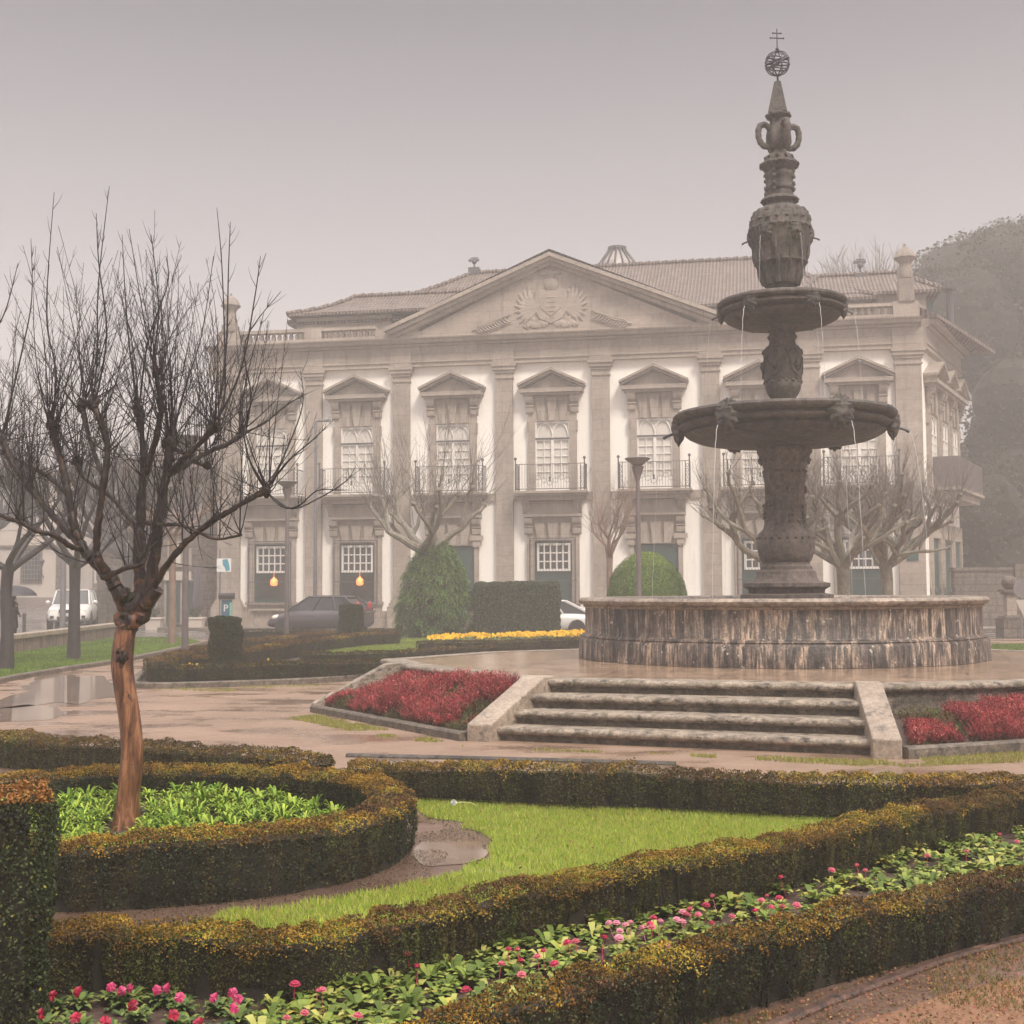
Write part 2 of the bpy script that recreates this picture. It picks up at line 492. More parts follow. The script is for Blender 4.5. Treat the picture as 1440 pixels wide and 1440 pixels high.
def pal(n, colors, g, jit=.2, w=None):
    C = np.array(colors); i = g.choice(len(C), n, p=w)
    return C[i] * g.uniform(1 - jit, 1 + jit, (n, 1))

# ------------------------------------------------------------------ near garden ground
lawn_poly = [G(*p) for p in [(600, 1124), (800, 1131), (1000, 1140), (1185, 1141), (1100, 1190), (1000, 1250), (850, 1290), (720, 1325), (520, 1350),
                             (330, 1375), (250, 1340), (300, 1290), (420, 1275), (540, 1252), (630, 1232), (690, 1208), (688, 1185), (650, 1162), (600, 1150)]]
lawn_poly = smooth_loop(lawn_poly, 10, True)
lawn_poly = [(p[0] + .10*(vn1(p[0]*6, p[1]*6)-.5), p[1] + .16*(vn1(p[0]*5, p[1]*5, 3)-.5)) for p in lawn_poly]
dirt_poly = [G(*p) for p in [(-200, 1290), (60, 1275), (330, 1245), (560, 1170), (600, 1140), (680, 1150), (715, 1200), (640, 1250), (480, 1300), (240, 1360), (-200, 1420)]]
sheet('soil', smooth_loop(dirt_poly, 4, True), .004, M['dirt'])
sheet('lawn_ground', lawn_poly, .008, M['turf'])
g = np.random.default_rng(3)
x, y = scatter(lawn_poly, 130000, 5)
k = vn(x*2.2, y*2.2); thin = g.uniform(0, 1, len(x)) < (.12 + 1.35*k)
x, y = x[thin], y[thin]
nn_ = vn(x*1.3+9, y*1.3)[:, None]
cols = pal(len(x), [(.46, .58, .08), (.34, .52, .065), (.56, .60, .12), (.24, .40, .05), (.52, .44, .16)], g, .25) * (1 - nn_*.25) + nn_ * np.array([.05, .03, .0])
blades('lawn_grass', x, y, .040, .0036, cols, .008, 1, .8, label=None, cat=None, kind='stuff')
# puddle beside the ring hedge
def ragged(px, amp, seed, k=10):
    L = smooth_loop([G(*p) for p in px], k, True); c = Vector((sum(p[0] for p in L)/len(L), sum(p[1] for p in L)/len(L))); o = []
    for i, p in enumerate(L):
        v = Vector(p) - c; f = 1 + amp*((vn1(p[0]*1.7, p[1]*1.3, seed)-.5)*2 + .4*(vn1(p[0]*6, p[1]*4, seed)-.5)*2); o.append((c.x + v.x*f, c.y + v.y*f))
    return o
sheet('puddle', ragged([(612, 1172), (650, 1168), (678, 1185), (680, 1205), (640, 1218), (590, 1222), (575, 1205)], .22, 2), .0085, M['pud'])
for i, q in enumerate([[(40, 958), (95, 950), (165, 958), (175, 975), (120, 985), (60, 990), (15, 985)], [(0, 1000), (40, 992), (90, 1000), (60, 1012), (0, 1012)]]):
    sheet('puddle', ragged(q, .3, i+5), .004, M['pud'])
g = np.random.default_rng(23); x, y = scatter(dirt_poly, 16000, 24); kk = vn(x*3, y*3) > .38; x, y = x[kk], y[kk]; n_ = len(x)
DL = (np.stack([x, y, np.full(n_, .008) + g.uniform(0, .006, n_)], 1), np.tile(np.array([0, 0, 1.0]), (n_, 1)), pal(n_, [(.05, .03, .02), (.12, .07, .045), (.20, .13, .08), (.035, .022, .018), (.10, .10, .03)], g, .3))
cx0, cy0 = np.mean(np.array(lawn_poly), 0)
big = [(cx0 + (p[0]-cx0)*1.12, cy0 + (p[1]-cy0)*1.22) for p in lawn_poly]
x, y = scatter(big, 30000, 25); kk = ~in_poly(x, y, lawn_poly) & (vn(x*7, y*7) > .50) & (g.uniform(0, 1, len(x)) < .5); x, y = x[kk], y[kk]
blades('verge_grass', x, y, .03, .0035, pal(len(x), [(.22, .28, .05), (.30, .34, .07), (.16, .2, .04)], g), .006, 6, .9, kind='stuff')
x, y = scatter(lawn_poly, 420, 29); n_ = len(x)
LL = (np.stack([x, y, np.full(n_, .035) + g.uniform(-.01, .012, n_)], 1), np.tile(np.array([0, 0, 1.0]), (n_, 1)), pal(n_, [(.20, .10, .04), (.30, .19, .07), (.12, .07, .04)], g, .3))
# flower bed soil between the two hedges
bed_poly = [G(*p) for p in [(-150, 1390), (330, 1372), (560, 1340), (860, 1280), (1100, 1225), (1300, 1180), (1560, 1125), (1560, 1210), (1240, 1290), (1040, 1330), (850, 1370), (600, 1440), (560, 1700), (-150, 1700)]]
sheet('bed_soil', bed_poly, .006, M['soil'])
# reddish strip and gritty path at the lower right corner
sheet('border_soil', [G(*p) for p in [(560, 1700), (700, 1440), (1090, 1405), (1240, 1360), (1560, 1270), (1560, 1400), (1240, 1470), (1000, 1560), (800, 1700)]], .005, M['dirt'])
sheet('path', [G(*p) for p in [(900, 1600), (1130, 1462), (1260, 1425), (1330, 1400), (1560, 1350), (1700, 1700), (900, 1900)]], .009, M['litter'])
M['rkerb'] = stone('reddish_kerb_stone', (.095, .05, .036), (.035, .022, .018), (.17, .095, .065), s=3, stain=.6, streak=(1, 1, 1), rough=.6)
strip('kerb', [G(980, 1500), G(1070, 1455), G(1170, 1412), G(1250, 1382), G(1340, 1350), G(1440, 1322), G(1560, 1290)], .06, -.02, .028, M['rkerb'],
      label='low reddish stone kerb running below the nearest hedge', cat='kerb')
g = np.random.default_rng(13)
lp = [G(*p) for p in [(700, 1480), (1090, 1425), (1240, 1372), (1440, 1318), (1560, 1290), (1560, 1420), (1240, 1490), (1000, 1560)]]
x, y = scatter(lp, 9000, 15); kk = vn(x*3, y*3) > .45; x, y = x[kk], y[kk]
sc_ = scatter(lp, 5000, 18); n_ = len(sc_[0])
LIT = (np.stack([sc_[0], sc_[1], np.full(n_, .014) + g.uniform(0, .008, n_)], 1), np.tile(np.array([0, 0, 1.0]), (n_, 1)), pal(n_, [(.22, .10, .045), (.12, .06, .035), (.30, .17, .07), (.09, .10, .03), (.32, .12, .08)], g, .3))
blades('sparse_weeds', x, y, .022, .003, pal(len(x), [(.2, .2, .05), (.3, .15, .06), (.12, .14, .03), (.32, .2, .08)], g), .009, 3, .9, kind='stuff')
bx_, by_ = G(177, 1178); TREE_Y = by_
# ------------------------------------------------------------------ leaf clouds
def leaf_cloud(name, P, Nn, size, cols, parent=None, seed=0, aspect=.55, jitter=.8, mat=None, updir=None):
    """one small folded diamond leaf at every point"""
    g = np.random.default_rng(seed); n = len(P)
    nr = Nn + g.normal(0, jitter, (n, 3)); nr /= np.linalg.norm(nr, axis=1, keepdims=True) + 1e-9
    if updir is None: t = g.normal(0, 1, (n, 3))
    else: t = updir + g.normal(0, .35, (n, 3))
    u = t - nr * (t * nr).sum(1, keepdims=True); u /= np.linalg.norm(u, axis=1, keepdims=True) + 1e-9
    v = np.cross(nr, u)
    s = (size * g.uniform(.65, 1.25, n))[:, None]
    a = P - u * s * .5; b = P + v * s * aspect * .5 + nr * s * .08; c = P + u * s * .5; d = P - v * s * aspect * .5 + nr * s * .08
    V = np.stack([a, b, c, d], 1).reshape(-1, 3)
    F = np.arange(4 * n).reshape(-1, 4)
    return np_mesh(name, V, F, mat or M['leaf'], parent, cols)

GOLD = [(.18, .095, .018), (.28, .155, .02), (.38, .225, .026), (.30, .225, .035)]
RUST = [(.085, .042, .018), (.12, .06, .02), (.18, .085, .025), (.20, .12, .03)]
SIDE = [(.055, .062, .018), (.075, .070, .019), (.040, .050, .018), (.092, .086, .023), (.070, .052, .019)]
DARKG = [(.024, .036, .016), (.036, .050, .021), (.036, .038, .017), (.016, .024, .013), (.058, .072, .030)]

def hedge(name, label, path, w, h, dens, leaf, seed, closed=False, gold=.85, rust=.4, side=SIDE, cat='hedge', group=None,
          core0=.0, thin=.35, groove=.06, gfreq=7.0, base_gap=0.0, n=8, topband=.24, stem_n=0, moss=0.25):
    g = np.random.default_rng(seed)
    L = np.array(smooth_loop(path, n, closed))
    if closed: L = np.vstack([L, L[:1]])
    seg = np.linalg.norm(np.diff(L, axis=0), axis=1); S = np.concatenate([[0], np.cumsum(seg)]); T = S[-1]
    N_ = int(dens * T * (2*h + w))
    s = g.uniform(0, T, N_)
    i = np.clip(np.searchsorted(S, s) - 1, 0, len(seg) - 1); f = ((s - S[i]) / seg[i])[:, None]
    p = L[i] * (1 - f) + L[i+1] * f
    tg = (L[i+1] - L[i]) / seg[i][:, None]
    # smooth tangents a little
    j = np.clip(i + 1, 0, len(seg) - 1); t2 = (L[j+1] - L[j]) / seg[j][:, None]
    tg = tg * (1 - f) + t2 * f; tg /= np.linalg.norm(tg, axis=1, keepdims=True)
    nn = np.stack([-tg[:, 1], tg[:, 0]], 1)
    q = g.uniform(0, 2*h + w, N_)
    left = q < h; right = q > h + w; top = ~(left | right)
    hh = h * (1 + .14 * (vn(s*1.3, seed) - .5) + .10 * (vn(s*5.1, seed+3.3) - .5))
    z = np.where(left, q / h, np.where(right, (q - h - w) / h, 1.0))
    z = z * hh
    sd = np.where(left, -1.0, 1.0)
    off = np.where(top, (q - h - w/2), sd * w/2)
    # rounding
    r = min(.07, w*.25)
    zc = np.clip((z - (hh - r)) / r, 0, 1); off = np.where(top, off, off - sd * r * (1 - np.sqrt(np.clip(1 - zc**2, 0, 1))))
    oc = np.clip((np.abs(off) - (w/2 - r)) / r, 0, 1); z = np.where(top, z - r * .6 * oc**2, z)
    gr = np.abs(vn(s*gfreq, sd*3.7 + seed, z*.8) - .5) * 2
    gr2 = np.abs(vn(s*gfreq*2.7, sd*1.7 + seed+4, z*1.2) - .5) * 2
    inset = groove * np.exp(-(gr / .16)**2) + groove*.55*np.exp(-(gr2 / .2)**2)
    cl = .05 * (vn(s*9, z*5 + seed, sd*5.1) - .5) + .03 * (vn(s*28, z*20, sd+seed) - .5)
    low = np.clip(1 - z / (hh * .45), 0, 1)
    dpt = g.exponential(.010, N_)
    off = np.where(top, off, off + sd * (cl - inset - low * .05 - dpt))
    z = np.where(top, z + .05 * (vn(s*9, off*9 + seed) - .5) + .03*(vn(s*25, off*25, seed)-.5) - inset * .6 - dpt, z)
    if not closed:
        e = w / 2; m = np.minimum(s, T - s); off = off * np.where(m < e, np.sqrt(np.clip(1 - ((e - m) / e)**2, .0, 1)), 1)
    bare = np.clip((vn(s*2.3, sd*2.1 + seed+11, z*2.5) - .72)*6, 0, 1)*.55
    keep = (g.uniform(0, 1, N_) > bare) & (g.uniform(0, 1, N_) > np.where(top, 0, thin * low + (base_gap * (vn(s*16, seed) > .45) * (low > .1) * 1.0)))
    P = np.stack([p[:, 0] + nn[:, 0]*off, p[:, 1] + nn[:, 1]*off, z + .01], 1)
    Nv = np.stack([nn[:, 0]*sd, nn[:, 1]*sd, np.zeros(N_)], 1); Nv[top] = (0, 0, 1)
    # colour: old dark leaves on the sides, new growth along the clipped top
    cs = pal(N_, side, g, .35)
    strk = vn(s*15, seed+2.2, z*1.6)*.6 + vn(s*5, seed+9.1, z*.9)*.4
    cs = cs * np.clip(.12 + 1.9*strk, .3, 2)[:, None]
    br = (strk > .56) & (g.uniform(0, 1, N_) < .6)
    cs[br] = pal(int(br.sum()), [(.07, .052, .018), (.085, .07, .02), (.055, .038, .016)], g)
    mz = vn(s*6, seed+7, z*4)
    ms = (mz > 1 - moss) & (g.uniform(0, 1, N_) < .7)
    cs[ms] = pal(int(ms.sum()), [(.07, .09, .02), (.10, .115, .025), (.05, .065, .016)], g)
    tt = np.where(top, 1.0, np.clip((z / hh - (1 - topband)) / topband + (vn(s*7, seed+1.0) - .5) * .9, 0, 1))
    pt = vn(s*.9 + seed, off*2) + .3 * (vn(s*6, off*6 + seed) - .5)
    isr = (pt < rust) if rust > 0 else np.zeros(N_, bool)
    new = g.uniform(0, 1, N_) < tt * gold
    a = new & ~isr; b_ = new & isr
    gi = np.clip((vn(s*4.3, off*8, seed+6)*1.5 - .25 + g.normal(0, .13, N_))*3.99, 0, 3.999).astype(int)
    sh = (.65 + .7*vn(s*11, off*16, seed+8))[:, None]
    cs[a] = (np.array(GOLD)[gi]*sh*g.uniform(.82, 1.18, (N_, 1)))[a]; cs[b_] = (np.array(RUST)[gi]*sh*g.uniform(.8, 1.2, (N_, 1)))[b_]
    P, Nv, cs = P[keep], Nv[keep], cs[keep]
    root = empty(name, (float(L[len(L)//2][0]), float(L[len(L)//2][1]), 0), 0, label, cat, group)
    o = leaf_cloud('foliage', P, Nv, leaf, cs, None, seed, mat=M['leaf'] if leaf < .025 else M['leaf_far']); o.parent = root; o.location = -Vector(root.location)
    # woody inside
    mb = MB(); cw = max(w - 3*groove - .06, w*.3); vs = []; fs = []; m = len(L)
    rr = range(m)
    for k in rr:
        a_, b2 = L[max(k-1, 0)], L[min(k+1, m-1)]
        if closed and k in (0, m-1): a_, b2 = L[-2], L[1]
        t = Vector((b2[0]-a_[0], b2[1]-a_[1])).normalized(); q_ = Vector((-t.y, t.x))
        sh = 0.0 if closed or 0 < k < m-1 else (.08 if k == 0 else -.08)
        hz = float(h * (1 + .14*(vn(S[k]*1.3, seed) - .5) + .10*(vn(S[k]*5.1, seed+3.3) - .5))) - .07
        for dx, zz in ((-cw/2, core0), (-cw/2, hz), (cw/2, hz), (cw/2, core0)):
            vs.append((L[k][0] + q_.x*dx + t.x*sh, L[k][1] + q_.y*dx + t.y*sh, zz))
    for k in range(m-1):
        for c in range(4):
            fs.append((k*4+c, k*4+(c+1) % 4, (k+1)*4+(c+1) % 4, (k+1)*4+c))
    if not closed: fs += [(0, 1, 2, 3), tuple((m-1)*4 + c for c in (3, 2, 1, 0))]
    mb.add(vs, fs)
    gq = random.Random(seed)
    for k in range(int(T * stem_n)):
        ss = gq.uniform(.04, T-.04); ii = min(int(np.searchsorted(S, ss)) - 1, len(seg)-1); ff = (ss - S[ii]) / seg[ii]
        c = L[ii]*(1-ff) + L[ii+1]*ff; o_ = gq.uniform(-cw/2-.03, cw/2+.03)
        t = (L[ii+1]-L[ii]) / seg[ii]; bx, by = c[0] - t[1]*o_, c[1] + t[0]*o_
        mb.tube([(bx, by, 0), (bx+gq.uniform(-.03, .03), by+gq.uniform(-.03, .03), h*.35), (bx+gq.uniform(-.06, .06), by+gq.uniform(-.05, .05), h*.75)], [.008, .006, .004], 4, False)
    o = mb.build('stems', M['core']); o.parent = root; o.location = -Vector(root.location)
    return root

LF = .017
# the nearest hedge, along the bottom right
hedge('hedge', 'low golden topped box hedge nearest the camera, at the lower right below the daisy bed',
      [G(480, 1475, .33), G(600, 1440, .33), G(690, 1408, .33), G(760, 1388, .33), G(850, 1362, .33), G(940, 1333, .33), G(1040, 1308, .33), G(1240, 1262, .33), G(1440, 1222, .33), G(1640, 1180, .33)],
      .23, .32, 22000, .014, 21, gold=.75, rust=.42, side=DARKG, stem_n=14, moss=.15, groove=.05)
# the long hedge crossing the picture
hedge('hedge', 'long ragged golden brown box hedge between the lawn and the pink daisy bed',
      [G(-60, 1296, .33), G(90, 1290, .33), G(230, 1292, .33), G(360, 1300, .33), G(470, 1290, .33), G(600, 1266, .33), G(720, 1236, .33), G(850, 1213, .33), G(1000, 1190, .33),
       G(1150, 1161, .33), G(1300, 1127, .33), G(1440, 1103, .33), G(1640, 1080, .33)],
      .29, .31, 21500, .014, 22, gold=.8, rust=.40, side=SIDE, stem_n=16, moss=.34, groove=.07, gfreq=5.0, thin=.15)
# tall clipped block on the left
# ring round the tree bed
cx, cy_, ra, rb = -2.62, 8.75, 1.80, 1.42
ring = [(cx + ra*math.cos(a), cy_ + rb*math.sin(a)) for a in [2*math.pi*k/20 for k in range(20)]]
hedge('ring_hedge', 'oval ring of clipped box hedge round the peeling tree, golden on top', ring, .34, .40, 14500, .017, 24, closed=True, n=4,
      gold=.88, rust=.28, side=DARKG, thin=.25, topband=.16, moss=.12, groove=.03, stem_n=10)
# rear border hedges
hedge('hedge', 'low rusty brown hedge behind the ring hedge beside the wet path on the left',
      [G(-140, 1016, .33), G(0, 1030, .33), G(120, 1042, .33), G(260, 1050, .33), G(380, 1058, .33), G(462, 1066, .33)], .42, .34, 9500, .02, 25, gold=.55, rust=.62, side=SIDE, stem_n=8)
hedge('hedge', 'low golden topped hedge with see through stems between the lawn and the fountain steps',
      [G(490, 1069, .33), G(620, 1072, .33), G(760, 1078, .33), G(900, 1082, .33), G(1050, 1088, .33), G(1200, 1094, .33), G(1330, 1094, .33), G(1470, 1092, .33), G(1640, 1090, .33)],
      .34, .34, 10500, .02, 26, gold=.7, rust=.35, side=SIDE, core0=.04, stem_n=18, base_gap=.35, thin=.35, moss=.3)
strip('kerb', [G(488, 1064), G(700, 1069), G(950, 1076)], .10, -.02, .035, M['fount'], label='thin dark stone edging behind the hedge facing the fountain steps', cat='kerb')

# ------------------------------------------------------------------ rosettes
def leaf_poly(V, F, C, base, ang, length, width, lift, droop, col, g, shape='spoon'):
    """a curved leaf of 4 segments"""
    n = 5; b = len(V); ca, sa = math.cos(ang), math.sin(ang)
    for k in range(n):
        t = k / (n - 1)
        if shape == 'spoon': ww = width * (.25 + .9 * math.sin(min(1, t*1.02)**1.5 * math.pi * .85))
        else: ww = width * math.sin(math.pi * (.12 + .88 * t)) ** .8
        if t == 1: ww = width * (.35 if shape == 'spoon' else .02)
        x = length * t; z = lift * math.sin(t * math.pi * .5) * length - droop * t * t * length
        for sgn in (-1, 1):
            px_, py_ = x * math.cos(.0), sgn * ww * .5
            V.append((base[0] + ca*px_ - sa*py_, base[1] + sa*px_ + ca*py_, base[2] + z + abs(ww)*.12))
    for k in range(n - 1):
        F.append((b+2*k, b+2*k+1, b+2*k+3, b+2*k+2)); c = np.array(col) * g.uniform(.8, 1.2); C.append(c)
def rosette(name, seed, nl, length, width, lift, droop, cols, shape, rings=2):
    g = np.random.default_rng(seed); V, F, C = [], [], []
    for i in range(nl):
        t = i / nl
        leaf_poly(V, F, C, (g.normal(0, .006), g.normal(0, .006), .004), i*2.4 + g.uniform(-.3, .3), length*(1.05 - .45*t)*g.uniform(.8, 1.15), width*g.uniform(.8, 1.2),
                  lift*(.55 + 1.3*t)*g.uniform(.8, 1.2), droop*g.uniform(.5, 1.3), cols[g.integers(len(cols))], g, shape)
    o = np_mesh(name, np.array(V), np.array(F), M['leaf'], None, np.array(C), smooth=True)
    return o
GRL = [(.19, .24, .045), (.28, .33, .07), (.10, .15, .03), (.38, .38, .11), (.21, .27, .055), (.13, .18, .04)]
protos = [rosette('daisy_plant', 40+i, 34, .095, .030, .75, .28, GRL + ([(.45, .38, .08)] if i == 2 else []), 'spoon') for i in range(4)]
for p in protos: p.hide_render = False
band = [G(*p) for p in [(330, 1470), (372, 1400), (500, 1370), (600, 1352), (700, 1325), (850, 1298), (1000, 1268), (1070, 1245), (1200, 1222), (1320, 1192), (1440, 1170), (1560, 1150),
                        (1560, 1225), (1440, 1245), (1240, 1290), (1040, 1335), (940, 1362), (850, 1388), (760, 1415), (690, 1440), (640, 1475)]]
X, Y = scatter(band, 4000, 8); pts = []
for a, b_ in zip(X, Y):
    dmin = .105 + .085 * vn1(a*1.2, b_*1.2)
    if all((a-c)**2 + (b_-d)**2 > dmin**2 for c, d in pts): pts.append((float(a), float(b_)))
flowers = [(490,1357),(558,1343),(571,1344),(588,1363),(415,1388),(447,1398),(453,1396),(653,1397),(706,1358),(732,1355),(736,1372),(764,1340),(755,1347),(778,1358),
 (798,1329),(810,1327),(848,1323),(869,1322),(715,1338),(728,1339),(857,1300),(868,1300),(880,1303),(905,1307),(918,1307),(915,1300),(920,1293),(930,1297),(950,1296),
 (958,1300),(960,1286),(970,1281),(965,1290),(992,1275),(984,1289),(1003,1263),(1002,1301),(1077,1261),(1070,1269),(1097,1266),(1100,1277),(1099,1237),(1093,1293),(1084,1278),(1122,1275),
 (1171,1226),(1207,1221),(1216,1226),(1305,1206),(1404,1175),(1430,1186),(938,1333),(1064,1284),(1030,1290),(888,1300),(872,1312),(1360,1200),(428,1425),(405,1435),(505,1432)]
M['pink'] = plain('pink_pompom', (.62, .13, .19), .6, var=.35, scale=60, bmp=.6)
M['magenta'] = plain('deep_pink_pompom', (.52, .035, .10), .6, var=.35, scale=60, bmp=.6)
M['palepink'] = plain('pale_pink_pompom', (.68, .26, .34), .6, var=.3, scale=60, bmp=.6)
M['stalk'] = plain('green_stalk', (.16, .2, .06), .6)
fl_of = {}
for fx, fy in flowers:
    x0, y0 = G(fx, fy, .115)
    k = min(range(len(pts)), key=lambda i: (pts[i][0]-x0)**2 + (pts[i][1]-y0)**2) if pts else None
    if (pts[k][0]-x0)**2 + (pts[k][1]-y0)**2 > .11**2:
        pts.append((x0, y0 + .02)); k = len(pts) - 1
    fl_of.setdefault(k, []).append((x0, y0, fx))
def petals_head(r, seed):
    mb = MB(); q = random.Random(seed)
    for ring, (rad, zz, cnt) in enumerate(((r, 0, 18), (r*.8, r*.28, 15), (r*.5, r*.48, 10), (r*.2, r*.58, 5))):
        for i in range(cnt):
            a = 6.283 * i / cnt + ring * .3 + q.uniform(-.1, .1); ca, sa = math.cos(a), math.sin(a); w_ = r*.2
            i0 = rad * .35
            mb.add([(ca*i0 - sa*w_*.5, sa*i0 + ca*w_*.5, zz), (ca*i0 + sa*w_*.5, sa*i0 - ca*w_*.5, zz),
                    (ca*rad + sa*w_*.5, sa*rad - ca*w_*.5, zz + r*.12 - r*.1*(ring == 0)), (ca*rad - sa*w_*.5, sa*rad + ca*w_*.5, zz + r*.12 - r*.1*(ring == 0))], [(0, 1, 2, 3)])
    mb.blob((0, 0, r*.2), r*.62, 8, 5, .12, (1, 1, .65), seed)
    return mb
heads = []
for i, mt in enumerate(('pink', 'magenta', 'palepink')):
    mb = petals_head(.022, i); mb.tube([(0, 0, -.13), (.004, .003, -.05), (0, 0, .0)], .0016, 4, False)
    me = mb.build('flower_head', M[mt]); heads.append(me)
used = [False]*4; hused = [False]*3
q = random.Random(5)
for i, (x0, y0) in enumerate(pts):
    v = q.randrange(4)
    o = protos[v] if not used[v] else protos[v].copy()
    if used[v]: COL.objects.link(o)
    used[v] = True
    o.location = (x0, y0, .008); rz = q.uniform(0, 6.28); o.rotation_euler = (q.uniform(-.06, .06), q.uniform(-.06, .06), rz)
    sc = q.uniform(.6, 1.15); o.scale = (sc, sc, sc)
    fl = fl_of.get(i, [])
    lab = {0: 'flat rosette of pale green leaves without flowers in the pink daisy bed', 1: 'green daisy rosette carrying one pink pompom flower in the daisy bed'}.get(len(fl), 'green daisy rosette carrying several pink pompom flowers in the daisy bed')
    tag(o, lab, 'daisy plant', {0: 'flowerless daisy rosettes in the bed', 1: 'daisy rosettes with one flower'}.get(len(fl), 'daisy rosettes with several flowers'))
    for fx, fy, ppx in fl:
        hv = 2 if (850 < ppx < 962 and q.random() < .75) else (1 if q.random() < .35 else 0)
        h_ = heads[hv] if not hused[hv] else heads[hv].copy()
        if hused[hv]: COL.objects.link(h_)
        hused[hv] = True
        h_.name = 'flower_head'
        h_.parent = o
        d = Vector((fx - x0, fy - y0, 0)); d.rotate(Matrix.Rotation(-rz, 3, 'Z'))
        h_.location = (d.x/sc, d.y/sc, .115/sc); h_.scale = (1/sc*q.uniform(.85, 1.15),)*3
        h_.rotation_euler = (q.uniform(-.35, .2), q.uniform(-.3, .3), 0)
# pansies, lower left
def pansy_mb(seed, r=.030):
    mb = MB(); q2 = random.Random(seed)
    for a, rr in ((90, 1), (150, .9), (30, .9), (225, 1.0), (315, 1.0)):
        ca, sa = math.cos(R(a)) * r*.55, math.sin(R(a)) * r*.55; vs = [(ca*.1, q2.uniform(-.002, .002), sa*.1)]
        for k in range(9):
            t = 6.283 * k / 9; vs.append((ca + r*.58*rr*math.cos(t), -.006*math.cos(2*t) + q2.uniform(-.003, .003) + (.004 if a < 100 else 0), sa + r*.58*rr*math.sin(t)))
        mb.add(vs, [(0, 1 + k, 1 + (k+1) % 9) for k in range(9)])
    return mb
M['pansy_a'] = plain('crimson_pansy_petal', (.30, .008, .035), .5, var=.5, scale=40)
M['pansy_b'] = plain('magenta_pansy_petal', (.42, .035, .12), .5, var=.45, scale=40)
pansy = [(158,1388,1),(172,1394,1),(184,1390,1),(75,1400,0),(222,1392,1),(236,1390,1),(254,1402,1),(246,1426,0),(188,1414,0),(150,1436,0),(302,1403,1),(328,1396,1),(330,1417,1),(280,1437,0),(336,1404,1),
         (60,1425,0),(108,1430,0),(110,1395,0)]
PG = [(.10, .15, .05), (.16, .22, .06), (.07, .11, .04), (.22, .26, .07)]
for i, (a, b_, c) in enumerate(pansy):
    x0, y0 = G(a, b_, .09)
    o = rosette('pansy_plant', 80+i, 26, .075, .03, .8, .35, PG, 'lance')
    o.location = (x0, y0 + .03, .008)
    f = pansy_mb(i, .023 if c == 0 else .021).build('flower', M['pansy_a' if c == 0 else 'pansy_b']); f.parent = o
    f.location = (0, -.045, .085); f.rotation_euler = (R(q.uniform(-45, 5)), R(q.uniform(-25, 25)), R(q.uniform(-40, 40)))
    tag(o, 'small pansy with a dark crimson flower on bare soil in the lower left bed' if c == 0 else 'small pansy with a bright magenta flower on bare soil in the lower left bed', 'pansy',
        'crimson pansies in the lower left bed' if c == 0 else 'magenta pansies in the lower left bed')
X, Y = scatter([G(*p) for p in [(60, 1385), (360, 1395), (370, 1480), (40, 1480)]], 60, 31)
o = None
V, F, C = [], [], []; g = np.random.default_rng(4)
for a, b_ in zip(X, Y):
    for k in range(7):
        leaf_poly(V, F, C, (a, b_, .008), g.uniform(0, 6.28), .045*g.uniform(.6, 1.3), .018, .6, .3, PG[g.integers(4)], g, 'lance')
X, Y = scatter(bed_poly, 700, 33)
for a, b_ in zip(X, Y):
    for k in range(2):
        leaf_poly(V, F, C, (a, b_, .006), g.uniform(0, 6.28), .02*g.uniform(.6, 1.6), .009, .5, .3, [(.12, .07, .03), (.2, .12, .05), (.1, .12, .03), (.3, .22, .08)][g.integers(4)], g, 'lance')
LT = leaf_cloud('fallen_leaves', LL[0], LL[1], .022, LL[2], None, 5, .6, .5); tag(LT, kind='stuff')
LT = leaf_cloud('mud_litter', DL[0], DL[1], .012, DL[2], None, 4, .7, .5); tag(LT, kind='stuff')
LT = leaf_cloud('leaf_litter', LIT[0], LIT[1], .016, LIT[2], None, 3, .6, .5); tag(LT, kind='stuff')
tag(np_mesh('soil_litter', np.array(V), np.array(F), M['leaf'], None, np.array(C)), kind='stuff')
# green tufts under the tree, inside the ring
BG = [(.21, .34, .04), (.31, .43, .055), (.11, .20, .028), (.38, .48, .07)]
lp = [rosette('leafy_plant', 120+i, 46, .155, .024, .95, .55, BG, 'lance') for i in range(3)]
lu = [False]*3
pp2 = []
def ring_z(x, y): return .012 + min(.19, max(0, y - 9.0)*.20)
for k in range(9000):
    a = rng.uniform(0, 6.28); r_ = math.sqrt(rng.uniform(0, 1)); x0 = cx + (ra-.21)*r_*math.cos(a); y0 = cy_ + (rb-.21)*r_*math.sin(a)
    if x0 < -3.9: continue
    if abs(x0 - bx_) < .17 and -.42 < y0 - TREE_Y < .14: continue
    if all((x0-c)**2 + (y0-d)**2 > .115**2 for c, d in pp2): pp2.append((x0, y0))
for x0, y0 in pp2:
    v = q.randrange(3); o = lp[v] if not lu[v] else lp[v].copy()
    if lu[v]: COL.objects.link(o)
    lu[v] = True
    s_ = q.uniform(.65, .98)
    o.location = (x0, y0, ring_z(x0, y0) - .004); o.rotation_euler = (0, 0, q.uniform(0, 6.28)); o.scale = (s_, s_, s_*q.uniform(.85, 1.1))
    tag(o, 'bright green spiky leafed plant growing inside the oval ring hedge', 'plant', 'green plants inside the ring hedge')
mb = MB(); rv = []
for j in range(1, 9):
    for k in range(32):
        a = 2*math.pi*k/32; x0, y0 = cx + (ra-.1)*j/8*math.cos(a), cy_ + (rb-.1)*j/8*math.sin(a); rv.append((x0, y0, ring_z(x0, y0) - .002))
mb.add(rv, [tuple(range(32))] + [(j*32+k, j*32+(k+1) % 32, (j+1)*32+(k+1) % 32, (j+1)*32+k) for j in range(7) for k in range(32)])
tag(mb.build('ring_bed_soil', M['soil'], smooth=True), kind='structure')
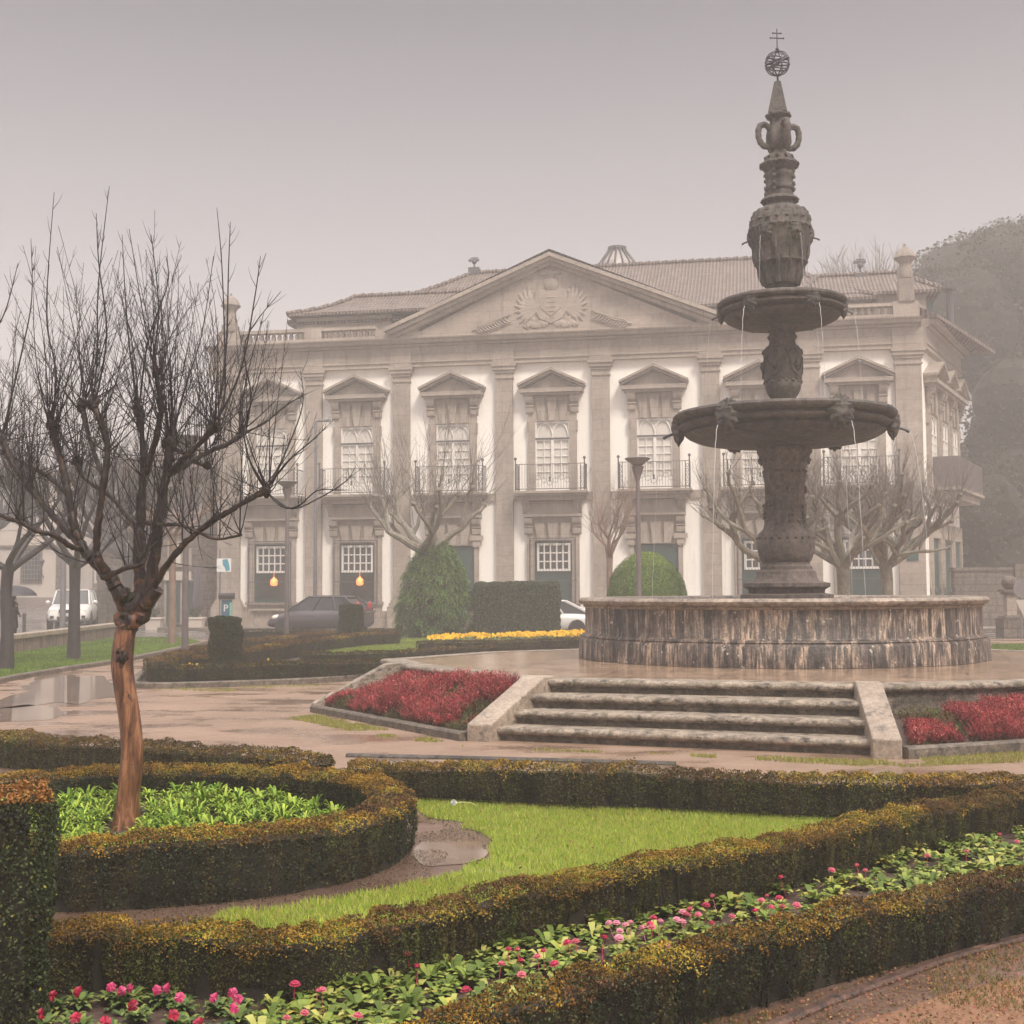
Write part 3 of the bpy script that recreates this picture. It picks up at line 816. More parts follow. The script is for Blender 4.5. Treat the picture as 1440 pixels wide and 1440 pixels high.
# ------------------------------------------------------------------ the peeling pollarded tree
def bark(name, a, b_, c, sc=1.0, moss=(.06, .07, .04), mossamt=.5, rough=.6, vs=.18, zp=None):
    m, nt, b = newmat(name)
    v = coords(nt, (1, 1, vs), world=True)
    f = noise_n(nt, v, 16*sc, 5, .6, 1.0)
    col = ramp(nt, f, [(.35, a), (.48, b_), (.62, c)]).outputs[0]
    v2 = coords(nt, world=True); f2 = noise_n(nt, v2, 5*sc, 5, .6)
    col = mix(nt, ramp(nt, f2, [(.66 - .2*mossamt, 0.0), (.74 - .1*mossamt, .85)]).outputs[0], col, moss)
    if zp:
        sz = N(nt, 'ShaderNodeSeparateXYZ'); nt.links.new(v2, sz.inputs[0])
        zr = N(nt, 'ShaderNodeMapRange'); nt.links.new(sz.outputs[2], zr.inputs[0]); zr.inputs[1].default_value = zp[0]; zr.inputs[2].default_value = zp[1]; zr.inputs[3].default_value = zp[2]; zr.inputs[4].default_value = zp[3]
        f4 = noise_n(nt, v2, 11, 5, .6); ad = N(nt, 'ShaderNodeMath', operation='ADD'); nt.links.new(f4, ad.inputs[0]); nt.links.new(zr.outputs[0], ad.inputs[1])
        col = mix(nt, ramp(nt, ad.outputs[0], [(.55, 0.0), (.60, 1.0)]).outputs[0], col, zp[4])
    nt.links.new(col, b.inputs['Base Color']); b.inputs['Roughness'].default_value = rough
    bump(nt, b, f, .6, .02)
    return m
M['peel'] = bark('peeling_orange_bark', (.045, .02, .014), (.16, .062, .03), (.33, .15, .08), 1.2, moss=(.09, .042, .028), mossamt=.55, rough=.42, vs=.16, zp=(1.0, 1.62, -.12, .14, (.045, .024, .018)))
M['bark'] = bark('dark_wet_bark', (.009, .006, .007), (.018, .011, .011), (.065, .030, .018), 1.6, moss=(.055, .06, .035), mossamt=.3, rough=.5, zp=(1.55, 2.4, .03, -.10, (.15, .06, .03)))
M['twig'] = plain('dark_twig_bark', (.014, .009, .012), .55, var=.3, scale=8)
troot = empty('pollarded_tree', (bx_, by_, 0), 0, 'bare pollarded tree with a peeling orange brown trunk rising from the oval hedge ring', 'tree')
def TP(px, py, dy=0.0): return D(px, py, by_ + dy) - Vector((bx_, by_, 0))
PXM = by_ / FPX
def spline(pts, rad, k=5):
    P = [Vector(p) for p in pts]; o = []; rr = []; m = len(P)
    for i in range(m - 1):
        a, b_, c, d = P[max(i-1, 0)], P[i], P[i+1], P[min(i+2, m-1)]
        for j in range(k):
            t = j / k
            o.append(.5 * ((2*b_) + (c-a)*t + (2*a-5*b_+4*c-d)*t*t + (3*b_-a-3*c+d)*t*t*t)); rr.append(rad[i]*(1-t) + rad[i+1]*t)
    o.append(P[-1]); rr.append(rad[-1]); return o, rr
def limb(mb, px, n=10, wob=.06, seed=0):
    pts = [TP(a, b_, dy) for a, b_, dy, r in px]; rad = [r * PXM * (.9 if r > 9 else .8) for *_, r in px]
    P, Rr = spline(pts, rad, 9); q = random.Random(seed)
    P = [p + Vector((q.uniform(-1, 1), q.uniform(-1, 1), q.uniform(-1, 1)))*r*.16 for p, r in zip(P, Rr)]
    Rr = [r * (.88 + q.uniform(-wob, wob)*.9 + .07*math.sin(i*.45+seed)) for i, r in enumerate(Rr)]
    mb.tube(P, Rr, n)
    return P
tb = MB()
P, Rr = spline([TP(x_, y_) for x_, y_ in ((176, 1172), (177, 1150), (180, 1120), (184, 1085), (186, 1050), (183, 1010), (177, 970), (173, 935), (175, 905), (180, 875))],
               [r*PXM for r in (23, 18, 15.5, 15.5, 15, 14.8, 14.8, 15, 14.5, 12.5)], 6)
q = random.Random(3)
# fluted, slightly oval trunk
base = len(tb.v); tb.tube(P, Rr, 20)
for i in range(len(P)):
    for k in range(20):
        a = 2*math.pi*k/20; f_ = 1 + .07*math.sin(3*a + i*.05) + .05*math.sin(5*a - i*.03 + 1)
        v0 = Vector(tb.v[base + i*20 + k]); tb.v[base + i*20 + k] = tuple(P[i] + (v0 - P[i]) * f_)
tb.build('trunk', M['peel'], troot, smooth=True)
lb = MB()
LIMBS = [
 [(184,890,0,14),(176,860,0,13),(160,820,-.02,12),(140,798,-.03,11),(118,772,0,9.5),(105,740,.03,8.5),(97,700,.05,8),(88,655,.08,7.5),(78,622,.1,6.5),(73,600,.1,7)],
 [(120,774,0,7),(100,768,-.1,6),(74,752,-.2,5),(52,747,-.25,4.5),(28,735,-.3,4),(0,724,-.35,3.5),(-40,705,-.4,3)],
 [(112,765,0,8),(92,745,.1,7.5),(68,718,.2,7.5),(42,685,.3,7),(20,655,.35,7),(2,618,.4,7.5)],
 [(98,700,.05,5),(70,672,.25,5),(40,655,.35,4.5),(10,640,.5,4),(-30,628,.6,4)],
 [(158,815,-.02,10),(140,792,-.12,9),(136,765,-.15,7.5),(140,720,-.18,7),(147,672,-.2,6.5),(151,632,-.2,6.5),(140,590,-.22,6),(130,568,-.2,8)],
 [(147,672,-.2,5),(133,640,-.1,4.5),(122,600,-.05,4.5),(115,572,0,6)],
 [(190,880,0,14),(196,840,.05,12),(196,780,.1,11),(197,730,.12,10),(200,690,.15,9),(202,650,.18,7),(199,610,.2,6),(195,580,.2,8)],
 [(200,870,0,13),(208,840,-.03,12),(216,790,-.05,10),(224,730,-.06,9.5),(232,680,-.05,9),(238,645,-.05,8.5),(240,622,-.05,10)],
 [(205,665,.1,7),(214,635,.08,6.5),(224,595,.05,6),(226,565,.05,5.5),(220,530,.03,5),(216,500,.0,4)],
 [(206,850,0,9),(216,825,-.1,7.5),(238,790,-.2,6.5),(262,762,-.25,6),(292,738,-.3,6),(330,714,-.33,5.5),(358,698,-.35,5.5),(374,690,-.36,7.5)],
 [(235,670,-.05,7),(256,648,-.15,6),(280,624,-.2,5.5),(302,600,-.25,7.5)],
 [(238,668,-.05,6.5),(268,650,.05,5.5),(296,634,.1,5),(322,624,.12,5),(340,610,.15,6.5)],
 [(145,812,-.05,6.5),(160,806,-.15,5.5),(180,798,-.22,4.8),(200,793,-.25,4.5),(208,772,-.2,4),(215,750,-.15,3.5)],
 [(205,735,-.1,5),(228,738,-.2,4),(252,738,-.25,3.4),(278,748,-.3,3),(305,758,-.35,2.8),(340,752,-.4,2.4)],
 [(196,745,.1,6),(180,728,.2,5.5),(165,708,.3,5),(145,690,.35,5),(118,672,.45,4.5),(108,650,.5,6)],
 [(240,628,-.05,6),(262,640,.1,4),(280,652,.2,4),(292,655,.25,5)],
]
tips = []
for i, l in enumerate(LIMBS):
    P = limb(lb, l, 10 if l[0][3] > 6 else 7, .08, i); tips.append((P, l))
for j, (x_, y_, dy, r) in enumerate([(73,598,.1,11),(130,566,-.2,11),(115,570,0,10),(195,578,.2,11),(240,620,-.05,15),(374,690,-.36,10),(302,598,-.25,11),(340,608,.15,8),(2,616,.4,11),
                      (75,610,.1,9),(228,560,.05,7),(108,648,.5,9),(292,655,.25,7),(192,852,0,19),(178,838,-.05,12),(214,832,-.06,10),(202,862,0,14),(40,683,.3,8),(236,655,-.05,8),(181,873,0,23),(172,925,-.075,10),(168,915,-.06,7),(178,880,-.05,9)]):
    lb.blob(TP(x_, y_, dy), r*PXM*.70, 14, 10, .42, (1, .9, 1.05), j)
lb.tube([TP(205, 850, -.05), TP(215, 838, -.08), TP(222, 828, -.1)], [11*PXM, 9*PXM, 9*PXM], 9)
lb.build('branches', M['bark'], troot, smooth=True)
# whips
def whip(mb, p, d, L, r, q, side=True, n=5, curl=.35, up=.25):
    pts = [p.copy()]; rad = [r]; k = 9; cur = d.normalized(); acc = Vector((0, 0, 0)); bend = Vector((q.uniform(-1, 1), q.uniform(-1, 1), 0)) * curl / k
    for i in range(k):
        cur = (cur + bend + Vector((0, 0, up/k)) + Vector((q.uniform(-.04, .04), q.uniform(-.04, .04), 0))).normalized()
        pts.append(pts[-1] + cur * L / k); rad.append(max(r * (1 - (i+1)/k)**.8, .0017))
    mb.tube(pts, rad, n, False)
    if side:
        m = int(L * q.uniform(5, 12))
        for j in range(m):
            t = q.uniform(.25, .97); i = int(t * k); a = pts[i].lerp(pts[min(i+1, k)], t*k - i)
            dd = (pts[min(i+1, k)] - pts[max(i-1, 0)]).normalized()
            o_ = Vector((q.uniform(-1, 1), q.uniform(-1, 1), q.uniform(-.2, .4))); o_ = (o_ - dd * o_.dot(dd)).normalized()
            l2 = q.uniform(.03, .26) * (1.25 - t) * 1.3
            e = (dd * .75 + o_ * .6).normalized()
            r2 = max(rad[i] * .6, .0018)
            p1 = a + e * l2 * .5; p2 = a + e * l2 + Vector((0, 0, l2*.15))
            mb.tube([a, p1, p2], [r2, r2*.75, .0008], 3, False)
            if l2 > .12:
                for _ in range(q.randrange(3)):
                    o2 = Vector((q.uniform(-1, 1), q.uniform(-1, 1), q.uniform(0, .6))).normalized()
                    mb.tube([p1, p1 + (e + o2*.7).normalized() * l2 * .45], [r2*.6, .0008], 3, False)
wb = MB(); q = random.Random(77)
KN = [((73,598,.1), 13, 300, 1.0), ((130,566,-.2), 11, 285, 1.0), ((115,570,0), 8, 250, .9), ((195,578,.2), 11, 250, .95), ((240,620,-.05), 16, 300, 1.05), ((302,598,-.25), 13, 250, 1.0),
      ((340,608,.15), 9, 235, 1.1), ((374,690,-.36), 9, 250, 1.2), ((2,616,.4), 14, 240, 1.0), ((75,625,.1), 6, 230, 1.3), ((222,530,.03), 8, 215, .8), ((216,500,0), 4, 200, .6), ((108,648,.5), 7, 250, 1.1),
      ((292,655,.25), 6, 220, 1.4), ((-40,705,-.4), 4, 260, 1), ((-30,628,.6), 8, 250, 1), ((40,683,.3), 4, 230, 1.1), ((236,655,-.05), 6, 260, 1.2), ((150,632,-.2), 5, 240, 1.1), ((28,735,-.3), 3, 170, 1.2), ((90,650,.1), 4, 220, 1.2)]
for (k, n_, Lp, spr) in KN:
    p0 = TP(*k)
    for i in range(int(n_*1.25)):
        a = q.uniform(0, 6.283); e = abs(q.gauss(0, .75)) * spr
        d = Vector((math.sin(e)*math.cos(a), math.sin(e)*math.sin(a)*.8, math.cos(e)))
        L = Lp * PXM * (1 - .45*min(1, e)) * q.uniform(.5, 1.08)
        whip(wb, p0 + Vector((q.uniform(-.04, .04), q.uniform(-.04, .04), q.uniform(-.02, .04))), d, L, q.uniform(.0032, .0062), q, n=5)
# shoots along the boughs
for P_, l_ in tips:
    m_ = len(P_)
    for j in range(int(m_*.36)):
        i = q.randrange(int(m_*.35), m_); a = q.uniform(0, 6.283); e = abs(q.gauss(0, .6))
        whip(wb, P_[i], Vector((math.sin(e)*math.cos(a), math.sin(e)*math.sin(a), math.cos(e))), q.uniform(.35, 1.25), q.uniform(.003, .0055), q, n=5, up=.6)
# marked shoots of the outline
for px in ([(73,600),(78,520),(66,440),(76,270)], [(130,566),(138,500),(140,400),(152,262)], [(135,560),(150,470),(140,370),(136,300)], [(195,578),(185,500),(178,420),(172,330)], [(216,500),(222,430),(212,330)],
           [(302,598),(316,560),(315,470),(311,370),(305,292)], [(310,560),(318,480),(322,380),(325,312)], [(302,598),(340,520),(360,420),(368,360)], [(340,610),(352,560),(345,480),(395,410)],
           [(374,690),(398,640),(425,570),(422,520)], [(374,692),(410,715),(450,700),(486,676),(500,655)], [(374,690),(350,640),(340,560),(370,440)], [(374,690),(405,650),(440,620),(460,600)],
           [(240,620),(262,540),(282,470),(300,360)], [(2,616),(30,500),(45,420),(42,335)], [(2,616),(-15,500),(10,430),(26,370)], [(195,578),(210,480),(235,400),(232,360)], [(240,620),(225,540),(205,470),(183,322)],
           [(340,610),(372,596),(405,570),(425,555)], [(374,690),(395,712),(420,712),(446,690),(478,690)]):
    dy = q.uniform(-.3, .3)
    # start where the knuckle is
    ks = min(KN, key=lambda k: (k[0][0]-px[0][0])**2 + (k[0][1]-px[0][1])**2)[0][2]
    pts = [TP(px[0][0], px[0][1], ks)] + [TP(a + q.uniform(-2, 2), b_, ks + dy*(i+1)/3) for i, (a, b_) in enumerate(px[1:])]
    P, _ = spline(pts, [1]*len(pts), 5); m = len(P)
    wb.tube(P, [.0075*(1 - i/m)**.75 + .0012 for i in range(m)], 5, False)
    for j in range(11):
        i = q.randrange(m//3, m-1); dd = (P[i+1]-P[i]).normalized(); o_ = Vector((q.uniform(-1, 1), q.uniform(-1, 1), .2)).normalized()
        l2 = q.uniform(.04, .2); wb.tube([P[i], P[i] + (dd + o_*.8).normalized()*l2*.5, P[i] + (dd*1.3 + o_*.8).normalized()*l2], [.003, .002, .0008], 3, False)
# fine hanging twigs on the lower boughs
for l in (LIMBS[9], LIMBS[13], LIMBS[1], LIMBS[12], LIMBS[3], LIMBS[11]):
    for j in range(9):
        i = q.randrange(2, len(l)); x_, y_, dy, r = l[i]; p0 = TP(x_ + q.uniform(-12, 12)*0, y_, dy)
        whip(wb, p0, Vector((q.uniform(-1, 1), q.uniform(-1, 1), q.uniform(-.3, 1))), q.uniform(.2, .6), .0035, q, True, 4, .6, .3)
wb.build('twigs', M['twig'], troot)

# ------------------------------------------------------------------ other bare trees
def curve_pts(p, d, L, k, q, wob, up):
    pts = [Vector(p)]; cur = Vector(d).normalized()
    for i in range(k):
        cur = (cur + Vector((q.uniform(-wob, wob), q.uniform(-wob, wob), q.uniform(-wob, wob)*.6 + up))).normalized()
        pts.append(pts[-1] + cur * L / k)
    return pts, cur
def bare_tree(name, label, base, trunk_h, r0, limbs, spread, rise, whipL, nwhip, seed, mat, mtw, group=None, knob=True, gnarl=.22, sub=3, wr=.012, flat=.35, cat='tree', lean=(0, 0)):
    q = random.Random(seed); root = empty(name, (base[0], base[1], 0), 0, label, cat, group)
    tb, lb, wb = MB(), MB(), MB()
    top = Vector((lean[0], lean[1], trunk_h))
    pts = [Vector((0, 0, -.05)), Vector((lean[0]*.3, lean[1]*.3, trunk_h*.35)), Vector((lean[0]*.6 + q.uniform(-.05, .05), lean[1]*.6, trunk_h*.7)), top]
    P, Rr = spline(pts, [r0*1.25, r0, r0*.9, r0*1.0], 4); tb.tube(P, Rr, 10)
    ends = []
    for i in range(limbs):
        a = 2*math.pi*(i + q.uniform(-.25, .25))/limbs + .3; e = q.uniform(.6, 1.0)
        d = Vector((math.cos(a)*e, math.sin(a)*e, flat + q.uniform(0, .5)))
        L = math.hypot(spread, rise) * q.uniform(.6, .8)
        c, dd = curve_pts(top - Vector((0, 0, .1*trunk_h*q.random())), d, L*.6, 5, q, gnarl, .06)
        r1 = r0 * .62
        lb.tube(c, [r1*(1-.08*k) for k in range(len(c))], 8)
        for s_ in range(sub):
            a2 = a + q.uniform(-.9, .9); d2 = Vector((math.cos(a2)*.7, math.sin(a2)*.7, q.uniform(.2, 1.0)))
            st = c[-1] if s_ < 2 else c[q.randrange(2, 5)]
            c2, dd2 = curve_pts(st, d2, L*q.uniform(.4, .75), 5, q, gnarl*1.3, .1)
            lb.tube(c2, [r1*.62*(1-.09*k) for k in range(len(c2))], 6)
            if knob: lb.blob(c2[-1], r1*.55, 8, 6, .35, (1, 1, 1), q.randrange(999))
            ends.append((c2[-1], a2))
            if knob and q.random() < .6: lb.blob(c2[2], r1*.5, 7, 5, .35, (1, 1, 1), q.randrange(999))
            ends.append((c2[2 + q.randrange(2)], a2))
    for p, a2 in ends:
        for i in range(nwhip):
            e = abs(q.gauss(0, .55)); aa = q.uniform(0, 6.283)
            d = Vector((math.sin(e)*math.cos(aa) + .25*math.cos(a2), math.sin(e)*math.sin(aa) + .25*math.sin(a2), math.cos(e)))
            L = whipL * q.uniform(.35, 1.1); k = 6
            c, _ = curve_pts(p, d, L, k, q, .12, .03)
            wb.tube(c, [wr*(1-.85*j/k) for j in range(k+1)], 3, False)
            for j in range(q.randrange(3, 7)):
                m_ = q.randrange(1, k); dd = (c[m_+1]-c[m_]).normalized() + Vector((q.uniform(-.8, .8), q.uniform(-.8, .8), q.uniform(-.1, .6)))
                wb.tube([c[m_], c[m_] + dd.normalized()*L*q.uniform(.1, .35)], [wr*.5, wr*.2], 3, False)
    tb.build('trunk', mat, root, smooth=True); lb.build('branches', mat, root, smooth=True); wb.build('twigs', mtw, root)
    return root
M['bark_dark'] = plain('street_tree_bark', (.035, .028, .030), .6, var=.3, scale=6, bmp=.4)
M['bark_plane'] = bark('mossy_plane_bark', (.12, .105, .08), (.17, .15, .115), (.24, .215, .17), .5, moss=(.13, .13, .075), mossamt=.5, rough=.7, vs=.6)
M['twig_far'] = plain('pale_twig_bark', (.12, .10, .085), .7, var=.2)
M['twig_red'] = plain('reddish_twig_bark', (.20, .13, .10), .7, var=.2)
bare_tree('street_tree', 'dark bare street tree nearest the left edge, on the lawn strip by the wall', (D(10, 900, 28.5).x, 28.5), 2.35, .135, 4, 2.6, 2.4, 1.7, 7, 201, M['bark_dark'], M['twig'], gnarl=.16, wr=.011)
bare_tree('street_tree', 'dark bare street tree on the lawn strip with the white car behind it', (D(104, 900, 32.5).x, 32.5), 2.5, .145, 5, 3.0, 2.4, 1.8, 8, 207, M['bark_dark'], M['twig'], gnarl=.18, wr=.011)
bare_tree('young_tree', 'thin young bare tree with an orange brown trunk at the end of the lawn strip', (D(242, 900, 41).x, 41), 3.5, .115, 5, 2.3, 1.8, 1.8, 8, 212, M['twig_red'], M['twig_far'], knob=False, gnarl=.15, wr=.012)
bare_tree('plane_tree', 'pollarded bare tree behind the conifer in front of the palace door', (D(598, 880, 46).x, 46), 3.15, .27, 6, 3.0, 1.7, 3.6, 6, 225, M['bark_plane'], M['twig_far'], gnarl=.3, wr=.013, flat=.2, sub=2)
bare_tree('plane_tree', 'gnarled mossy pollarded tree just right of the fountain column', (D(1186, 830, 38).x, 38), 2.5, .21, 8, 3.3, 2.0, 1.3, 9, 233, M['bark_plane'], M['twig_far'], gnarl=.34, wr=.010, flat=.55, sub=4)
bare_tree('plane_tree', 'gnarled mossy pollarded tree in front of the right end of the palace', (D(1246, 830, 40).x, 40), 2.4, .20, 8, 3.4, 1.9, 1.5, 9, 246, M['bark_plane'], M['twig_far'], gnarl=.34, wr=.010, flat=.5, sub=4)
bare_tree('plane_tree', 'gnarled mossy pollarded tree partly behind the left side of the fountain column', (D(1085, 830, 37).x, 37), 2.4, .20, 7, 3.0, 1.9, 1.4, 6, 251, M['bark_plane'], M['twig_far'], gnarl=.34, wr=.010, flat=.4, sub=3)
bare_tree('young_tree', 'slender bare young tree against a palace pilaster left of the round bush', (D(858, 830, 46).x, 46), 2.9, .12, 5, 1.1, 1.5, 2.0, 5, 262, M['twig_red'], M['twig_red'], knob=False, gnarl=.1, wr=.012, flat=1.0, sub=2)
q = random.Random(9)
for i, (px, Y_, h_, lab) in enumerate([(-45, 66, 3.4, 'hazy bare street tree in front of the pale house'), (178, 60, 3.2, 'hazy bare street tree in front of the grey stone house'), (70, 80, 5.0, 'faint bare tree rising above the roofs beyond the white car'),
                                       (150, 84, 5.5, 'faint bare tree rising behind the grey stone house roof'), (-25, 70, 5, 'faint bare tree at the far left edge above the pale house')]):
    bare_tree('street_tree', lab, (D(px, 880, Y_).x, Y_), h_, .26, 6, 3.6, 3.0, 2.8, 7, 300+i, M['bark_dark'], M['twig'], gnarl=.2, wr=.018)
bare_tree('street_tree', 'faint bare tree crown showing above the palace roof near the right urn', (D(1225, 700, 92).x, 92), 19.0, .4, 8, 4.0, 3.0, 5.0, 9, 320, M['bark_dark'], M['twig_far'], knob=False, gnarl=.15, wr=.05, flat=.9)
# ------------------------------------------------------------------ terrace, steps, beds
PZ = .65
A, B = Vector((.18, 16.15)), Vector((4.24, 14.85)); A2, B2 = Vector((-.545, 15.09)), Vector((4.03, 13.37))
plat = [tuple(A), tuple(B), (8.6, 15.85), (9.7, 18.5), (9.2, 21.8), (7.2, 25.0), (3.2, 25.4), (1.2, 23.8), (-.46, 22.9), (-2.07, 20.7), (-1.64, 19.3)]
M['floor'] = stone('wet_terrace_paving', (.33, .225, .15), (.17, .11, .08), (.42, .31, .22), s=1.1, stain=.35, streak=(.5, .5, 1), rough=.16, joints=(1.5, .62, .022, 'xy'), bmp=.06, rot=R(17))
terr = empty('terrace', (3.8, 20, 0), 0, 'raised wet stone terrace with a flight of mossy steps carrying the fountain', 'terrace')
def tb_(mb, name, mat, smooth=False, bevel=0):
    o = mb.build(name, mat, terr, smooth, bevel); o.location = (-3.8, -20, 0); return o
mb = MB(); mb.add([(p[0], p[1], PZ - .004) for p in plat], [tuple(range(len(plat)))]); tb_(mb, 'floor', M['floor'])
def sweep_poly(pts, prof, closed=True):
    """profile = (outward, z); pts counter-clockwise"""
    mb = MB(); m = len(pts); vs = []; k = len(prof)
    for i in range(m):
        p = Vector(pts[i])
        if closed or 0 < i < m-1:
            a, b_ = Vector(pts[(i-1) % m]), Vector(pts[(i+1) % m])
            e1, e2 = (p - a).normalized(), (b_ - p).normalized()
            n1, n2 = Vector((e1.y, -e1.x)), Vector((e2.y, -e2.x)); nn = (n1 + n2).normalized(); nn /= max(.4, nn.dot(n1))
        else:
            e = (Vector(pts[1]) - p).normalized() if i == 0 else (p - Vector(pts[-2])).normalized(); nn = Vector((e.y, -e.x))
        for o_, z in prof: vs.append((p.x + nn.x*o_, p.y + nn.y*o_, z))
    fs = []
    for i in range(m if closed else m-1):
        j = (i+1) % m
        for c in range(k-1): fs.append((i*k+c, j*k+c, j*k+c+1, i*k+c+1))
    mb.add(vs, fs)
    if not closed: mb.add(vs[:k], [tuple(range(k))]); mb.add(vs[-k:], [tuple(range(k))])
    return mb
sub = []
for i in range(len(plat)):
    a, b_ = Vector(plat[i]), Vector(plat[(i+1) % len(plat)])
    sub.append(tuple(a))
nose = lambda z, th: [(-.34, z), (.02, z), (.045, z-.012), (.058, z-.035), (.055, z-.06), (.035, z-.08), (.012, z-.09), (.006, z-.105), (-.012, z-.115)]
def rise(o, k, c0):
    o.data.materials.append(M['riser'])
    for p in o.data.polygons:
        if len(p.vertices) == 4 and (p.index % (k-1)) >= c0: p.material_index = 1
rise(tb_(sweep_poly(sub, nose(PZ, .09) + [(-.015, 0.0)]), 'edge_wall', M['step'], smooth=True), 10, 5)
def lerp(a, b_, t): return a + (b_ - a) * t
e = (B - A).normalized(); cw = .30
def LR(t, inset):
    return lerp(A, A2, t) + e * inset, lerp(B, B2, t) - e * inset
prev_t = 0
for k, t in enumerate((.30, .58, .86)):
    z = PZ * (3 - k) / 4
    l0, r0_ = LR(t, cw - .02); back_l, back_r = LR(t - .34, cw - .02)
    nv = Vector((e.y, -e.x))
    prof = [(-.44, z - .0)] + nose(z, .08)[1:] + [(-.015, 0.0)]
    mb = sweep_poly([tuple(l0), tuple(r0_)], prof, closed=False)
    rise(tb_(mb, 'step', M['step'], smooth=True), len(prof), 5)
for s_ in (0, 1):
    a0, a1 = (A, A2) if s_ == 0 else (B, B2); sg = 1 if s_ == 0 else -1
    # sloping cheek: flat top bit, then ramp, then low block end
    prof = []
    mb = MB()
    P0, P1, P2 = a0 + (a0-a1).normalized()*.12, lerp(a0, a1, .10), a1
    w1 = e * cw * sg
    top = [(P0, PZ+.035), (P1, PZ+.035), (P2, .20)]
    vs = []
    for p, z in top:
        for q_ in (p, p + w1):
            vs.append((q_.x, q_.y, z)); vs.append((q_.x, q_.y, 0))
    fs = [(0, 2, 6, 4), (4, 6, 10, 8), (0, 4, 5, 1), (4, 8, 9, 5), (2, 3, 7, 6), (6, 7, 11, 10), (0, 1, 3, 2), (8, 10, 11, 9)]
    mb.add(vs, fs); tb_(mb, 'cheek', M['cheek'], bevel=.02)
# left bed: sloping soil, kerb and coping
K1 = Vector(G(442, 1001)); K2 = A2 + Vector((-.02, .03)); V1 = Vector((-1.64, 19.3))
def bed(name, quad, zs, nx_, ny_, seed):
    mb = MB(); vs = []; fs = []
    for j in range(ny_+1):
        for i in range(nx_+1):
            u, v = i/nx_, j/ny_
            p = lerp(lerp(quad[0], quad[1], u), lerp(quad[3], quad[2], u), v); z = lerp(lerp(zs[0], zs[1], u), lerp(zs[3], zs[2], u), v)
            vs.append((p.x, p.y, z + .04*(vn1(p.x*4, p.y*4, seed)-.5)))
    for j in range(ny_):
        for i in range(nx_): fs.append((j*(nx_+1)+i, j*(nx_+1)+i+1, (j+1)*(nx_+1)+i+1, (j+1)*(nx_+1)+i))
    mb.add(vs, fs); o = mb.build(name, M['soil'], None, smooth=True); tag(o, kind='structure'); return o
LB = ([K1, K2, A, V1], (.03, .06, .45, .45))
bed('bed_soil', *LB, 14, 10, 1)
def heather(name, quad, zs, n, seed, hgt, cols):
    g = np.random.default_rng(seed)
    u, v = g.uniform(.03, .97, n), g.uniform(.05, .97, n)
    q4 = [np.array(p) for p in quad]
    p = (1-v)[:, None]*((1-u)[:, None]*q4[0] + u[:, None]*q4[1]) + v[:, None]*((1-u)[:, None]*q4[3] + u[:, None]*q4[2])
    z = (1-v)*((1-u)*zs[0] + u*zs[1]) + v*((1-u)*zs[3] + u*zs[2])
    md = vn(p[:, 0]*1.5, p[:, 1]*1.1, seed)*.75 + vn(p[:, 0]*4, p[:, 1]*3, seed)*.35
    edge = np.minimum(np.minimum(u, 1-u)*9, np.minimum(v*5, (1-v)*7)); edge = np.clip(edge, 0, 1)
    keep = (md * (.5 + .5*edge)) > .28 + (.35 if seed == 61 else .12)*(vn(p[:, 0]*2.6, p[:, 1]*1.9, seed+8) > .60); p, z, md, edge = p[keep], z[keep], md[keep], edge[keep]; n = len(z)
    H = hgt * (.35 + .9*(md-.3)) * (.5 + .5*edge) * g.uniform(.7, 1.25, n)
    a = g.uniform(0, 6.283, n); ln = g.uniform(.15, .75, n)
    # neighbouring sprigs lean the same way
    a = vn(p[:, 0]*2.5, p[:, 1]*2.5, seed+5)*12 + g.normal(0, .7, n)
    dx, dy = np.cos(a)*ln, np.sin(a)*ln
    K = 12; Ps, Ns, Cs = [], [], []
    base = pal(n, cols, g, .25)
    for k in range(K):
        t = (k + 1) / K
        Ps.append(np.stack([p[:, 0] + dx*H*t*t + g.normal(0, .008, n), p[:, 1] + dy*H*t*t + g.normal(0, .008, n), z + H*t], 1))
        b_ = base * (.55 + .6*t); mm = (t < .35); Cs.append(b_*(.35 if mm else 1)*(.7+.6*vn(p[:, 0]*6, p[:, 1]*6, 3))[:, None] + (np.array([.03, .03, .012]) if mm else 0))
    P = np.concatenate(Ps); C = np.concatenate(Cs); up = np.tile(np.array([0, 0, 1.0]), (len(P), 1)); g2 = np.random.default_rng(seed+1)
    U = np.concatenate([np.stack([dx, dy, np.ones(n)], 1)]*K)
    o = leaf_cloud(name, P, g2.normal(0, 1, P.shape), .036, C, None, seed, aspect=.28, jitter=.2, updir=U, mat=M['leaf'])
    tag(o, kind='stuff', label=None); return o
RED = [(.32, .034, .048), (.40, .065, .072), (.19, .02, .03), (.44, .12, .11), (.15, .05, .03)]
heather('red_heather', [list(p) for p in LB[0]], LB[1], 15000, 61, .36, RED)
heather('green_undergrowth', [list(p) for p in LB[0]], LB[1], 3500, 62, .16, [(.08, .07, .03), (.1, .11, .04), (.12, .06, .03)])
strip('kerb', [K1, lerp(K1, K2, .33), lerp(K1, K2, .66), K2], .14, -.02, .10, M['kerb'], label='stone edging along the foot of the left red heather bed', cat='kerb', curve=False)
mb = MB(); d_ = (V1 - K1).normalized(); nn_ = Vector((-d_.y, d_.x)) * .17
vs = []
for p, z in ((K1, .12), (V1 - d_*.25, PZ+.01), (V1 + d_*.02, PZ+.01)):
    for q_ in (p, p + nn_): vs += [(q_.x, q_.y, z), (q_.x, q_.y, 0)]
